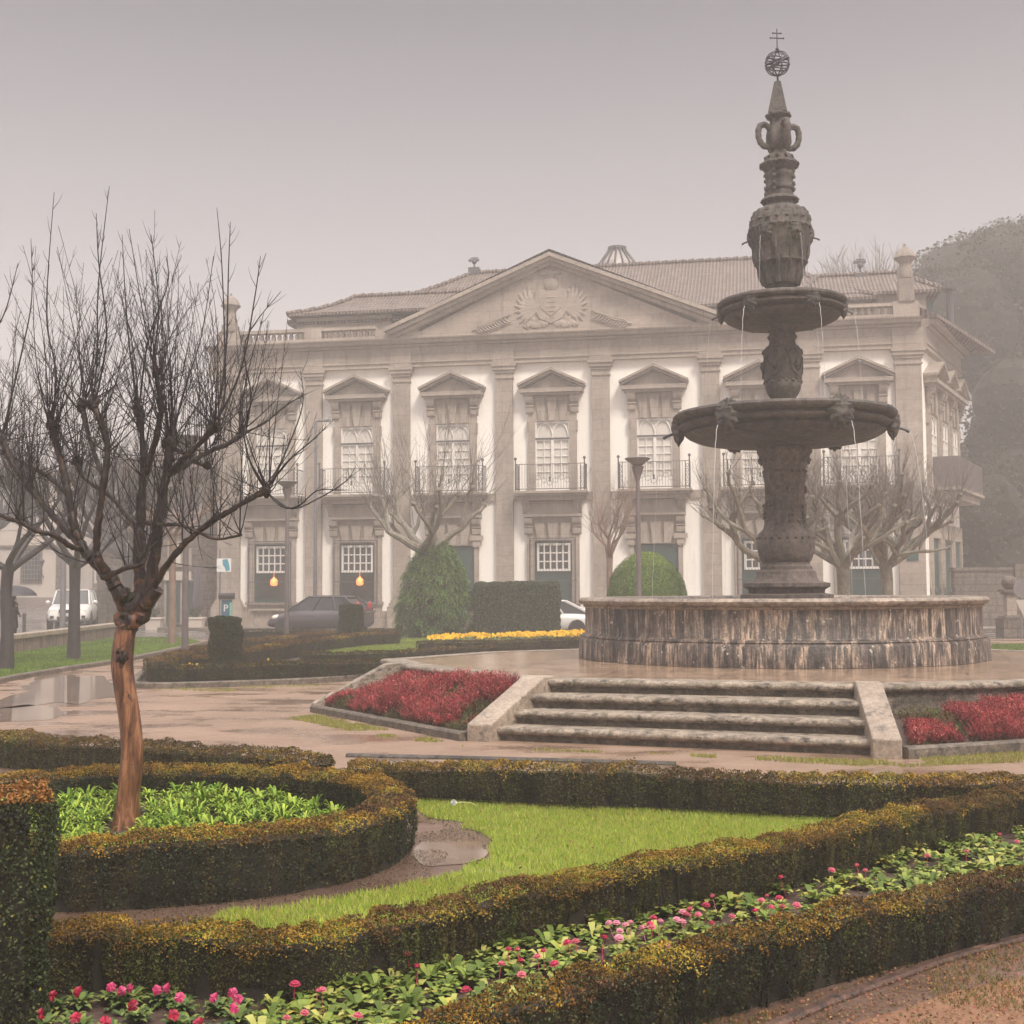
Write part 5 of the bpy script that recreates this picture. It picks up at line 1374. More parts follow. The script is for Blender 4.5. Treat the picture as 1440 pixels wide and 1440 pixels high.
# ---- upper bays
xw = .80   # half opening
def upper_bay(Mx):
    sr = MB(Mx)
    zt, zbm = zf(592.5), zb1
    sr.box(-1.12, -xw, -.16, -.004, zbm, zt); sr.box(xw, 1.12, -.16, -.004, zbm, zt)
    sr.box(-1.17, -1.12, -.20, -.004, zt-.45, zt); sr.box(1.12, 1.17, -.20, -.004, zt-.45, zt)
    sr.box(-1.12, 1.12, -.14, -.004, zt, zf(557))
    for k, (a, b_) in enumerate(((-.17, .17), (-.62, -.30), (.30, .62))):
        d = .26 if k == 0 else .2; sgn = 0 if k == 0 else (-1 if k == 1 else 1)
        sr.xz([(a+.04*(k != 1) + .0, zt+.01), (b_-.04*(k != 2), zt+.01), (b_+.06+.10*sgn, zf(560)), (a-.06+.10*sgn, zf(560))], -d, -.13)
    for s_ in (-1, 1):   # scroll brackets
        x0, x1 = (-1.22, -.86) if s_ < 0 else (.86, 1.22)
        sr.yz([(-.12, zf(582)), (-.24, zf(580)), (-.26, zf(574)), (-.20, zf(570)), (-.36, zf(566)), (-.42, zf(561)), (-.40, zf(556.5)), (-.12, zf(556.5))], x0, x1)
        sr.box(x0-.03, x1+.03, -.3, -.1, zf(572), zf(570))
    z0 = zf(553.5)
    sr.box(-1.32, 1.32, -.42, -.004, zf(557)+.005, z0); sr.box(-1.46, 1.46, -.56, -.004, z0+.003, zf(548))
    zb_, zp = zf(548), zf(519.5)
    sr.xz([(-1.30, zb_+.004), (1.30, zb_+.004), (0, zp-.28)], -.22, -.004)
    for s_ in (-1, 1):
        rake(s_*1.50, zb_+.006, 0, zp-.20, .10, -.52, -.004, sr); rake(s_*1.56, zb_+.11, 0, zp-.10, .10, -.62, -.004, sr)
    fr = MB(Mx); zm = zf(617.5)
    f0, f1 = -.10, -.03
    fr.box(-xw+.01, -xw+.10, f0, f1, zbm, zt-.01); fr.box(xw-.10, xw-.01, f0, f1, zbm, zt-.01); fr.box(-xw+.1, xw-.1, f0, f1, zt-.09, zt-.01); fr.box(-xw+.1, xw-.1, f0, f1, zm-.07, zm-.01)
    fr.box(-.06, .06, f0-.01, f1, zbm, zm-.07); fr.box(-xw+.1, xw-.1, f0, f1, zbm, zbm+.55)
    for s_ in (-1, 1):
        for t in (.38,): fr.box(s_*t-.018, s_*t+.018, f0+.02, f1, zbm+.55, zm-.07)
        for j in range(1, 5): zz = zbm+.55 + (zm-.07-zbm-.55)*j/5; fr.box(min(s_*.06, s_*(xw-.1)), max(s_*.06, s_*(xw-.1)), f0+.03, f1, zz-.018, zz+.018)
    # interlaced arches of the fanlight
    za_, H_ = zm, zt-.10-zm
    for cxx in (-.34, .34):
        for s_ in (-1, 1):
            pts = [(cxx + s_*(.36 - .36*(k/6)**1.7), (f0+f1)/2, za_ + H_*math.sin(k/6*math.pi/2)) for k in range(7)]; fr.tube(pts, .030, 4, False)
    pn = MB(Mx); pn.box(-xw+.02, xw-.02, -.028, -.006, zbm, zt)
    dk = MB(Mx); dk.box(-xw+.01, xw-.01, -.13, -.10, zm-.012, zm+.05); dk.box(-xw+.0, -xw+.035, -.13, -.10, zbm, zt-.005)
    return sr, fr, pn, dk
def balcony(Mx, hw=1.58):
    sl = MB(Mx); sl.box(-hw, hw, -1.0, -.004, zb1-.10, zb1-.001); sl.box(-hw+.08, hw-.08, -.9, -.004, zb1-.2, zb1-.103); sl.box(-hw+.2, hw-.2, -.7, -.004, zb0-.02, zb1-.203)
    for s_ in (-1, 1): sl.yz([(-.1, zf(724)), (-.30, zf(722)), (-.45, zf(715)), (-.75, zb0-.04), (-.1, zb0-.04)], s_*1.12-.16, s_*1.12+.16)
    rl = MB(Mx); zt = zf(655); h_ = hw-.08; y_ = -.93
    rl.tube([(-h_, y_, zt), (h_, y_, zt)], .014, 4); rl.tube([(-h_, y_, zb1+.08), (h_, y_, zb1+.08)], .018, 4)
    for s_ in (-1, 1):
        rl.tube([(s_*h_, y_, zt), (s_*h_, -.15, zt)], .022, 4); rl.tube([(s_*h_, y_, zb1+.08), (s_*h_, -.15, zb1+.08)], .018, 4)
        for k in range(6): rl.tube([(s_*h_, -.80+.13*k, zb1+.08), (s_*h_, -.80+.13*k, zt)], .010, 3, False)
        rl.tube([(s_*h_, y_, zb1), (s_*h_, y_, zt+.18)], .03, 5); rl.blob((s_*h_, y_, zt+.24), .07, 7, 5, 0)
        rl.tube([(s_*(h_-.17), y_, zb1), (s_*(h_-.17), y_, zt+.0)], .02, 4)
        for k in range(5):
            c = (s_*(h_-.085), y_, zb1+.16+.2*k); rl.tube([(c[0]+.06*math.cos(a), y_, c[2]+.07*math.sin(a)) for a in [6.283*t/8 for t in range(9)]], .012, 3, False)
    n_ = 22
    for k in range(1, n_):
        x = -h_ + .17 + (2*h_-.34)*k/n_; rl.tube([(x, y_, zb1+.08), (x, y_, zt)], .008, 3, False)
    for k in range(7):
        c = (-.75+.25*k, y_, zb1+.45+.12*math.sin(k*math.pi/2)); rl.tube([(c[0]+.11*math.cos(a), y_, c[2]+.11*math.sin(a)) for a in [6.283*t/8 for t in range(9)]], .011, 3, False)
    rl.box(-.04, .04, y_-.01, y_+.01, zb1+.4, zb1+.6)
    return sl, rl
BAY = [-12.9, -8.87, -4.45, 0.0, 4.45, 8.87, 12.95]
def place(mbs, mats, names, parent=None):
    o0 = None; out = []
    for mb, mt, nm in zip(mbs, mats, names):
        o = pb(mb, nm, M[mt]); out.append(o)
    return out
I4 = Matrix.Identity(4)
sr, fr, pn, dk = upper_bay(I4); O = [pb(sr, 'window_surround', M['palace']), pb(fr, 'window', M['white'])]
pane = pn.build('pane', M['curtain'], O[1]); bar = dk.build('transom', M['iron'], O[1])
sl, rl = balcony(I4); BO = pb(sl, 'balcony', M['palace']); rl.build('railing', M['iron'], BO)
for o in O + [BO]: o.location.x = BAY[0]
O[0].scale.x = .95
for x in BAY[1:]:
    for o in O + [BO]:
        c = copy_tree(o, pal_); c.location.x = x
# ---- ground bays
zs, zt_ = zf(845.5), zf(761)
def ground_bay(door):
    sr = MB(); w_ = .95 if door else .82; top = zf(766) if door else zt_
    sr.box(-1.14, -w_, -.16, -.004, 0, top); sr.box(w_, 1.14, -.16, -.004, 0, top); sr.box(-1.14, 1.14, -.14, -.004, top, zf(727))
    for k, (a, b_) in enumerate(((-.17, .17), (-.66, -.32), (.32, .66))):
        sgn = 0 if k == 0 else (-1 if k == 1 else 1)
        sr.xz([(a+.03, top+.01), (b_-.03, top+.01), (b_+.06+.10*sgn, zf(736)), (a-.06+.10*sgn, zf(736))], -.25, -.13)
    for s_ in (-1, 1):
        x0, x1 = (-1.25, -.88) if s_ < 0 else (.88, 1.25)
        sr.yz([(-.12, zf(752)), (-.24, zf(750)), (-.27, zf(744)), (-.2, zf(740)), (-.38, zf(735)), (-.44, zf(729)), (-.12, zf(728))], x0, x1)
        if door: sr.box(x0-.12, x1+.1, -.28, -.1, zf(759), zf(752)); sr.box(x0+.02, x1-.02, -.24, -.1, zf(768), zf(759))
        sr.box(x0-.03, x1+.03, -.3, -.1, zf(741), zf(739.5))
    sr.box(-1.28, 1.28, -.42, -.004, zf(727)+.004, zf(723)); sr.box(-1.15, 1.15, -.36, -.004, zf(723)+.003, zb0-.06)
    if not door:
        sr.box(-w_, w_, -.14, -.004, .76, zs-.12); sr.box(-1.2, 1.2, -.26, -.004, zs-.12, zs); sr.box(-.9, .9, -.3, -.14, zf(858), zf(855))
    return sr
gd, gw = [pb(ground_bay(d), 'window_surround' if not d else 'door_surround', M['palace']) for d in (True, False)]
def gwin():
    w_ = .82; sh = MB(); sh.box(-w_, w_, -.05, -.006, zs, zt_-.005)
    lat = MB(); x0, x1, z0, z1 = -.67, .70, zf(801.5), zf(765.5)
    for k in range(6): x = x0 + (x1-x0)*k/5; r = .05 if k in (0, 5) else .028; lat.box(x-r, x+r, -.12, -.06, z0, z1)
    for k in range(4): z = z0 + (z1-z0)*k/3; r = .05 if k in (0, 3) else .028; lat.box(x0-.05, x1+.05, -.125, -.055, z-r, z+r)
    gl = MB(); gl.box(x0, x1, -.057, -.052, z0, z1)
    gr = MB()
    for k in range(15): x = -.95 + 1.9*k/14; gr.tube([(x, -.34, zs-.08), (x, -.34, zt_+.12)], .009, 3, False)
    for z in (zs-.02, zs+.9, zt_+.02, zt_+.12): gr.tube([(-1.0, -.34, z), (1.0, -.34, z)], .018, 4)
    for x in (-1.0, 1.0): gr.tube([(x, -.34, zs-.1), (x, -.34, zt_+.15)], .025, 4); [gr.tube([(x, -.34, z), (x, -.15, z)], .015, 3) for z in (zs, zt_)]
    return sh, lat, gl, gr
sh, lat, gl, gr = gwin(); W0 = pb(sh, 'shutter', M['green']); l_ = lat.build('window', M['white'], W0); gl.build('pane', M['glass'], W0); gr.build('grille', M['iron'], W0)
D0 = MB(); D0.box(-.95, .95, -.05, -.006, 0, zf(766)-.005); 
for s_ in (-1, 1):
    for z0, z1 in ((.3, 1.1), (1.3, 2.1), (2.3, 3.2)): D0.box(s_*.48-.33, s_*.48+.33, -.075, -.048, z0, z1)
D0.box(-.02, .02, -.07, -.048, 0, zf(766)-.01); D0.box(-.95, .95, -.085, -.045, zf(800), zf(797))
D0 = pb(D0, 'door', M['green'])
glow = bpy.data.materials.new('lit_lamp_glass'); glow.use_nodes = True; b = glow.node_tree.nodes['Principled BSDF']
b.inputs['Base Color'].default_value = (.9, .4, .15, 1); b.inputs['Emission Color'].default_value = (1, .26, .06, 1); b.inputs['Emission Strength'].default_value = .6
M['room'] = plain('dim_room', (.035, .03, .026), .3, var=.8, scale=3)
used_ = {'d': 0, 'w': 0}; lampw = []
for i, x in enumerate(BAY):
    dr = i in (2, 4)
    src = [gd, D0] if dr else [gw, W0]; key = 'd' if dr else 'w'
    for o in src:
        c = o if not used_[key] else copy_tree(o, pal_); c.location.x = x
        if i in (0, 1) and o is W0: lampw.append(c)
    used_[key] = 1
for c in lampw:
    mb = MB(); mb.box(-.70, .72, -.062, -.052, zf(841), zf(808)); mb.build('lower_pane', M['room'], c)
    mb = MB(); mb.lathe([(.05, .06), (.14, .09), (.17, .18), (.16, .31), (.09, .40), (.03, .46)], (.18, -.26, zf(824)), 14)
    mb.tube([(.18, -.26, zf(824)+.44), (.18, -.26, zf(802))], .012, 4); mb.build('lamp', glow, c, smooth=True)
# side wall bays
for k, s in enumerate((1.9, 4.6, 7.2)):
    sr, fr, pn, dk = upper_bay(wM(s)); pb(sr, 'window_surround', M['palace']); f = pb(fr, 'window', M['white']); pn.build('pane', M['curtain'], f)
    mb = MB(wM(s)); mb.box(-1.1, -.82, -.16, -.004, .76, zf(761)); mb.box(.82, 1.1, -.16, -.004, .76, zf(761)); mb.box(-1.1, 1.1, -.16, -.004, zf(761), zf(740)); pb(mb, 'window_surround', M['palace'])
    mb = MB(wM(s)); mb.box(-.82, .82, -.05, -.006, zs, zf(761)); pb(mb, 'shutter', M['green'])
mb = MB(wM(4.9)); mb.box(-3.4, 3.4, -1.2, -.004, zb1-.12, zb1-.001); mb.box(-3.2, 3.2, -1.0, -.004, zb1-.45, zb1-.16); sb_ = pb(mb, 'balcony', M['palace'])
mb = MB(wM(4.9)); 
mb.box(-3.3, 3.3, -1.14, -1.10, zb1, zf(650)); mb.box(-3.3, -3.26, -1.1, -.1, zb1, zf(650)); mb.build('railing', M['lamp_metal'], sb_)
# plaque at the corner
mb = MB(); mb.box(14.72, 15.2, -.25, -.222, zf(793), zf(781)); pb(mb, 'plaque', M['green'])
# ---- balustrade
def balu(x0, x1):
    mb = MB(); z0, z1 = zc0+.002, zf(449)
    mb.box(x0, x1, -.30, .05, z0, z0+.22); mb.box(x0, x1, -.34, .09, z1-.14, z1)
    n_ = int((x1-x0)/.27); pr = [(.05, z0+.22), (.10, z0+.30), (.11, z0+.38), (.06, z0+.52), (.045, z0+.60), (.08, z1-.22), (.08, z1-.14)]
    for k in range(n_): mb.lathe(pr, (x0 + (x1-x0)*(k+.5)/n_, -.12, 0), 7)
    return mb
for a, b_ in ((-14.4, -11.3), (-10.5, -8.0), (8.3, 10.6), (11.4, 14.4)): pb(balu(a, b_), 'balustrade', M['palace'], smooth=True)
for a, b_ in ((-15.5, -14.4), (-11.3, -10.5), (10.6, 11.4), (14.4, 15.45)):
    mb = MB(); mb.box(a, b_, -.36, .12, zc0+.003, zf(448)); pb(mb, 'parapet_pier', M['palace'])
for a, b_ in ((-8.0, -6.0), (6.3, 8.3)):
    mb = MB(); mb.box(a, b_, -.2, .1, zc0+.003, zf(455)); pb(mb, 'parapet_pier', M['palace'])
for x in (-14.95, 14.95):
    mb = MB(); z0 = zf(448); mb.box(x-.31, x+.31, -.43, .19, z0, z0+.95 if x > 0 else z0+.3)
    zz = z0 + (.95 if x > 0 else .3)
    mb.lathe([(r*.66, z*.86) for r, z in [(.33, 0), (.44, .05), (.46, .25), (.40, .55), (.36, .7), (.42, .85), (.62, 1.0), (.70, 1.06), (.66, 1.12), (.50, 1.38), (.28, 1.55), (.08, 1.62), (.09, 1.72), (.02, 1.78)]], (x, -.12, zz), 20)
    pb(mb, 'urn_finial', M['urn'], smooth=True)
# ---- roofs
def tile_mat():
    m, nt, b = newmat('old_roof_tiles'); v = coords(nt)
    wv = N(nt, 'ShaderNodeTexWave'); wv.bands_direction = 'X'; wv.inputs['Scale'].default_value = 1.9; wv.inputs['Distortion'].default_value = .6; wv.inputs['Detail'].default_value = 2; nt.links.new(v, wv.inputs[0])
    wz = N(nt, 'ShaderNodeTexWave'); wz.bands_direction = 'Z'; wz.inputs['Scale'].default_value = 1.6; wz.inputs['Distortion'].default_value = 1.2; nt.links.new(v, wz.inputs[0])
    f = noise_n(nt, v, 2.2, 6, .7)
    c = ramp(nt, f, [(.3, (.14, .105, .09)), (.5, (.21, .155, .13)), (.7, (.28, .21, .175))]).outputs[0]
    c = mix(nt, .55, c, ramp(nt, wv.outputs[0], [(.2, .35), (.7, 1.0)]).outputs[0], 'MULTIPLY'); c = mix(nt, .35, c, ramp(nt, wz.outputs[0], [(.1, .35), (.5, 1.0)]).outputs[0], 'MULTIPLY')
    nt.links.new(c, b.inputs['Base Color']); b.inputs['Roughness'].default_value = .75
    bump(nt, b, wv.outputs[0], .8, .12)
    return m
M['tiles'] = tile_mat()
def hip(x0, x1, y0, y1, z0, rx0, rx1, ry, z1, th=.12, name='roof', ridge=True, steps=5, sag=.35):
    mb = MB(); vs = []
    def ringp(t):
        k = t + sag*t*(t-1)    # concave
        z = z0 + (z1-z0)*k
        return [(x0+(rx0-x0)*t, y0+(ry-y0)*t, z), (x1+(rx1-x1)*t, y0+(ry-y0)*t, z), (x1+(rx1-x1)*t, y1+(ry-y1)*t, z), (x0+(rx0-x0)*t, y1+(ry-y1)*t, z)]
    for j in range(steps+1): vs += ringp(j/steps)
    fs = [(j*4+i, j*4+(i+1) % 4, (j+1)*4+(i+1) % 4, (j+1)*4+i) for j in range(steps) for i in range(4)]
    mb.add(vs, fs); mb.add([(x0, y0, z0-th), (x1, y0, z0-th), (x1, y1, z0-th), (x0, y1, z0-th)] + ringp(0), [(0, 1, 5, 4), (1, 2, 6, 5), (2, 3, 7, 6), (3, 0, 4, 7), (3, 2, 1, 0)])
    o = pb(mb, name, M['tiles'])
    rb_ = MB(); q = random.Random(int(x0*10))
    lines = [[Vector(ringp(j/steps)[c]) for j in range(steps+1)] for c in range(2)] + [[Vector((rx0, ry, z1)), Vector((rx1, ry, z1))]]
    for ln in lines:
        for a, b_ in zip(ln[:-1], ln[1:]):
            n_ = max(1, int((b_-a).length/.42))
            for k in range(n_):
                p0, p1 = a.lerp(b_, k/n_), a.lerp(b_, (k+1)/n_); rb_.tube([p0 + Vector((0, 0, .02)), p1 + Vector((0, 0, .05))], [.10, .14], 6)
    rb_.build('ridge_tiles', M['tiles'], o, smooth=True)
    # eave tile ends
    return o
zE = zf(445)
def locx(px, Yw):   # local facade x of the pixel column at local depth yl
    d = ray(px, 600); return d
def loc(px, py, yl):
    """point on the plane local y = yl seen at the pixel"""
    d = ray(px, py); c, s = math.cos(PROT), math.sin(PROT)
    # world = PO + R(local); local y = -s*(X-PO.x) + c*(Y-PO.y)
    t = (yl + (-s)*PO.x*1 + c*PO.y) / (-s*d.x + c*d.y)
    X_, Y_ = d.x*t, d.y*t; z = EYE + d.z*t
    return (c*(X_-PO.x) + s*(Y_-PO.y), z)
lx0, lz0 = loc(405, 442, 1.2); rx0_, rz0 = loc(665, 381, 8); rx1_, rz1 = loc(1060, 368, 8); ex1, ez1 = loc(1215, 430, 1.2)
hip(lx0, ex1 + .6, 1.2, 15, (lz0 + ez1)/2, rx0_, rx1_ + 1.0, 8, (rz0+rz1)/2, name='roof')
# lower left wing roof shoulder
a0, az = loc(540, 416, 3.4)
hip(lx0 + .05, a0 + 5, .9, 6, lz0 - .05, lx0 + 2.6, a0 + 4, 3.4, az, name='roof', sag=.5)
# right rear roof
b0, bz0 = loc(1120, 415, 2.0); b1, bz1 = loc(1283, 412, 2.0); b2, bz2 = loc(1148, 390, 4.5); b3, bz3 = loc(1262, 388, 4.5)
hip(b0, b1 + 1.2, 2.0, 7.5, bz0, b2, b3, 4.5, bz2, name='roof', sag=.1)
mb = MB(); mb.box(b0, b1 + .6, 2.3, 7, zc0, bz0 - .13); mb.box(lx0+.6, ex1 + .2, 1.7, 14, zc0, (lz0+ez1)/2 - .13); mb.box(lx0 + .4, lx0 + 5, 1.3, 5.5, zc0, lz0 - .2); pb(mb, 'attic_wall', M['palace'])
# pediment roof: tiled slopes running back
mb = MB(); zz = PA + .02
for s_ in (-1, 1):
    mb.add([(0, -.7, zz), (s_*7.4, -.7, zc0+.50), (s_*7.4, 7, zc0+.50), (0, 7, zz)], [(0, 1, 2, 3) if s_ > 0 else (3, 2, 1, 0)])
pb(mb, 'pediment_roof', M['tiles'])
# glazed cupola, vanes, small block
c0, cz = loc(868, 371, 9.5); c1, cz1 = loc(868, 350, 9.5); cw_, _ = loc(893, 371, 9.5); ct, _ = loc(878, 350, 9.5)
M['cupola'] = plain('pale_leaded_glass', (.3, .27, .26), .3, var=.1)
mb = MB(); rr0, rr1 = (cw_-c0), (ct-c0); mb.lathe([(rr0*1.5, cz-1.2), (rr0, cz), (rr1, cz1-.1), (rr1*1.05, cz1)], (c0, 9.5, 0), 16); cu = pb(mb, 'cupola', M['cupola'])
mb = MB()
for k in range(16):
    a = 6.283*k/16; mb.tube([(c0+rr0*1.52*math.cos(a), 9.5+rr0*1.52*math.sin(a), cz-1.2), (c0+rr0*1.02*math.cos(a), 9.5+rr0*1.02*math.sin(a), cz), (c0+rr1*1.03*math.cos(a), 9.5+rr1*1.03*math.sin(a), cz1)], .05, 4)
mb.lathe([(rr1*1.3, cz1-.05), (rr1*1.3, cz1+.08)], (c0, 9.5, 0), 16)
mb.build('ribs', M['iron'], cu)
for px, py0, py1 in ((667, 380, 362), (1210, 389, 364)):
    x, z0 = loc(px, py0, 8 if px < 900 else 4.5); _, z1 = loc(px, py1, 8 if px < 900 else 4.5); yy = 8 if px < 900 else 4.5
    mb = MB(); mb.tube([(x, yy, z0-.3), (x, yy, z1)], .05, 5); mb.box(x-.28, x+.28, yy-.2, yy+.2, z0-.3, z0+.12); mb.blob((x, yy, (z0+z1)/2+.1), .13, 8, 6, 0); mb.box(x-.3, x+.25, yy-.02, yy+.02, z1-.22, z1-.08); mb.tube([(x-.2, yy, z1-.02), (x+.2, yy, z1-.02)], .03, 4)
    pb(mb, 'weather_vane', M['iron'])
# side eaves, chimney pipe, dormer box
mb = MB(wM(0)); zE2 = zc0 + .12
mb.add([(-.3, -.75, zE2), (WL+.4, -1.75, zE2-.15), (WL+.4, .4, zE2+.75), (.5, .6, zE2+.75), (-.3, -.75, zE2-.15), (WL+.4, -1.75, zE2-.32), (WL+.4, .4, zE2-.1), (.5, .6, zE2-.1)],
       [(0, 1, 2, 3), (7, 6, 5, 4), (0, 4, 5, 1), (1, 5, 6, 2), (2, 6, 7, 3), (3, 7, 4, 0)])
pb(mb, 'side_eaves', M['tiles'])
px_, pz_ = loc(1336, 446, 3.2); _, pz1 = loc(1336, 408, 3.2)
mb = MB(); mb.tube([(px_, 3.2, zc0), (px_, 3.2, pz1)], .17, 10); mb.lathe([(.34, pz1), (.34, pz1+.05)], (px_, 3.2, 0), 10); pb(mb, 'chimney_pipe', M['iron'])
dx0, dz0 = loc(1294, 442, 2.4); dx1, dz1 = loc(1312, 422, 2.4)
mb = MB(); mb.box(dx0, dx1, 2.4, 4.5, dz0-.5, dz1); pb(mb, 'dormer', M['green'])
# ------------------------------------------------------------------ streets and lawns further off
sheet('road', [(-110, 10), (-14.3, 10), (-14.3, 43), (-13.8, 45.5), (60, 38), (60, 46), (15, 49.6), (-15, 55.3), (-15.2, 58), (-110, 58)], .004, M['road'])
sheet('pavement', [(-15, 55.2), (15, 49.5), (60, 44), (60, 90), (20, 90), (17, 51.9), (-14, 58.6)], .010, M['pave'])
mb = MB(); vs = []; fs = []
X_ = [-110, -60, -40, -28, -20, -15.5]; Y_ = [58, 62, 68, 75, 85, 110]
for y in Y_:
    for x in X_: vs.append((x, y, .006 + .055*(y-58)))
for j in range(5):
    for i in range(5): fs.append((j*6+i, j*6+i+1, (j+1)*6+i+1, (j+1)*6+i))
mb.add(vs, fs); o = mb.build('road', M['road']); tag(o, kind='structure')
strip('kerb', [(-15.2, 55.1), (0, 52.2), (15, 49.4), (40, 46)], .2, -.02, .13, M['kerb'], label='street kerb along the pavement in front of the palace', cat='kerb', curve=False)
ll = [G(*p) for p in [(-260, 1010), (0, 957), (90, 941), (165, 930), (230, 917), (285, 905), (262, 898), (165, 897), (0, 923), (-260, 962)]]
sheet('lawn_ground', ll, .006, M['turf'])
def lawn_blades(name, poly, n, h, wd, seed, cols=[(.16, .25, .04), (.20, .30, .05), (.12, .19, .03)]):
    x, y = scatter(poly, n, seed); g = np.random.default_rng(seed); k = vn(x*1.5, y*1.5)[:, None]
    blades(name, x, y, h, wd, pal(len(x), cols, g, .25)*(1.15 - .5*k), .006, seed, .8, kind='stuff')
lawn_blades('lawn_grass', ll, 42000, .07, .016, 401)
l2 = [G(*p) for p in [(425, 922), (478, 906), (560, 899), (640, 899), (640, 915), (585, 919), (520, 922)]]
sheet('lawn_ground', l2, .006, M['turf']); lawn_blades('lawn_grass', l2, 22000, .07, .016, 402, [(.27, .34, .06), (.22, .3, .05), (.3, .36, .08)])
l3 = [G(*p) for p in [(1395, 916), (1480, 914), (1480, 906), (1395, 908)]]
sheet('lawn_ground', l3, .006, M['turf']); lawn_blades('lawn_grass', l3, 4000, .07, .02, 403)
strip('kerb', [G(*p) for p in [(-260, 1014), (0, 960), (90, 944), (165, 932.5), (230, 919), (288, 906)]], .16, -.02, .10, M['kerb'], label='curved stone kerb edging the left lawn strip beside the puddled path', cat='kerb')
strip('kerb', [G(*p) for p in [(262, 930), (215, 944), (192, 958), (200, 968), (340, 965), (450, 960), (545, 952), (575, 938)]], .16, -.02, .11, M['kerb'], label='stone kerb round the dark flower bed left of the terrace', cat='kerb')
sheet('bed_soil', smooth_loop([G(*p) for p in [(262, 928), (215, 942), (196, 957), (210, 966), (340, 963), (450, 958), (545, 950), (570, 930), (560, 896), (380, 889), (330, 889)]], 3), .005, M['soil'])
M['wallst'] = stone('low_wall_granite', (.19, .135, .115), (.08, .06, .055), (.25, .185, .155), s=1.2, stain=.45, streak=(1, 1, .2), rough=.7, joints=None)
wr_ = empty('low_wall', (-14.2, 38, 0), 0, 'low purplish stone wall with a pale coping between the left lawn strip and the street', 'wall')
a, b_ = Vector(G(-260, 962)), Vector(G(168, 895)); b_ = b_ + (b_-a).normalized()*1.0
def wall_along(a, b_, th, h, cop, mat, matc, root, over=.06):
    d = (b_-a).normalized(); n_ = Vector((-d.y, d.x)); c = Vector(root.location)
    def pr(w, z0, z1, mt, nm):
        mb = MB(); P = [a + n_*w/2, b_ + n_*w/2, b_ - n_*w/2, a - n_*w/2]; mb.xy([(p.x-c.x, p.y-c.y) for p in P], z0, z1); mb.build(nm, mt, root, bevel=.015)
    pr(th, 0, h, mat, 'wall_body'); pr(th + 2*over, h+.001, h+cop, matc, 'coping')
    L = (b_-a).length; mb = MB()
    for k in range(1, int(L/.8)):
        p = a + d*k*.8; 
        for s_ in (-1, 1):
            q0 = p + n_*(th/2+.006)*s_; mb.xy([(q0.x + d.x*u - c.x + n_.x*v*s_, q0.y + d.y*u - c.y + n_.y*v*s_) for u, v in ((-.018, 0), (.018, 0), (.018, -.01), (-.018, -.01))], .02, h-.01)
    mb.build('joints', M['iron'], root)
wall_along(a, b_, .3, .40, .13, M['wallst'], M['cheek'], wr_)

# ------------------------------------------------------------------ hedges and shrubs of the middle distance
FARH = [(.035, .04, .02), (.045, .048, .022), (.026, .03, .018), (.052, .048, .025)]
hedge('hedge', 'low dark hedge with yellow pansies along the kerb left of the terrace', [G(208, 936, .38), G(330, 935, .38), G(450, 931, .38), G(556, 926, .38)], .42, .40, 3200, .032, 501, gold=.25, rust=.9, side=DARKG, stem_n=8)
hedge('hedge', 'brownish hedge running diagonally back from the left tip of the dark flower bed', [G(215, 931, .38), G(262, 918, .38), G(330, 904, .38), G(400, 895, .38), G(470, 889, .38)], .5, .42, 2300, .036, 502, gold=.7, rust=.8, side=FARH)
hedge('hedge', 'brownish hedge running diagonally back behind the near topiary block to the far one', [G(280, 927, .38), G(350, 914, .38), G(430, 901, .38), G(500, 893, .38), G(560, 890, .38)], .5, .42, 2300, .036, 503, gold=.7, rust=.75, side=FARH)
hedge('hedge', 'straight low dark hedge beside the street in front of the parked dark car', [G(335, 888, .35), G(450, 887, .35), G(565, 886, .35)], .5, .40, 1300, .04, 504, gold=.2, rust=.9, side=DARKG)
hedge('hedge', 'short clipped hedge row along the front of the small middle lawn', [G(420, 918, .25), G(500, 917, .25), G(590, 914, .25), G(700, 908, .25)], .35, .27, 2600, .036, 505, gold=.3, rust=.6, side=FARH)
hedge('hedge', 'low brown hedge in front of the yellow pansies left of the basin', [G(586, 903, .31), G(680, 901, .31), G(760, 899, .31), G(830, 897, .31)], .4, .33, 2600, .036, 506, gold=.3, rust=.9, side=FARH)
def yellow(name, poly, n, z, seed, label):
    g = np.random.default_rng(seed); x, y = scatter(poly, n, seed); P = np.stack([x, y, z + g.uniform(-.05, .05, n)], 1)
    leaf_cloud(name, P, np.tile(np.array([0, -.8, .5]), (n, 1)), .085, pal(n, [(.75, .48, .02), (.8, .55, .04), (.7, .38, .02)], g, .15), None, seed, .9, .4, M['petal'])
    o = bpy.data.objects[name] if name in bpy.data.objects else None
    m = n*4; x, y = scatter(poly, m, seed+1)
    return x, y
for i, (poly, n, z) in enumerate((([G(*p) for p in [(600, 900), (830, 894), (830, 888), (700, 888), (610, 893)]], 900, .43), ([G(*p) for p in [(690, 893), (590, 897), (600, 900), (700, 898)]], 150, .4))):
    pass
g = np.random.default_rng(601)
bx0, by0 = G(600, 903, .31); bx1, by1 = G(832, 896, .31)
n = 900; t = g.uniform(0, 1, n); x = bx0 + (bx1-bx0)*t; y = by0 + (by1-by0)*t + .35 + g.uniform(0, 2.4, n)
z = .36 + .07*vn(x*2, y*2) + g.uniform(-.03, .04, n)
kk = (vn(x*1.6, y*.8) > .22); x, y, z = x[kk], y[kk], z[kk]; n = len(x)
o = leaf_cloud('yellow_pansies', np.stack([x, y, z], 1), np.tile(np.array([0, -.9, .5]), (n, 1)), .10, pal(n, [(.72, .44, .015), (.8, .52, .03), (.7, .36, .02)], g, .15), None, 7, .95, .35, M['petal'])
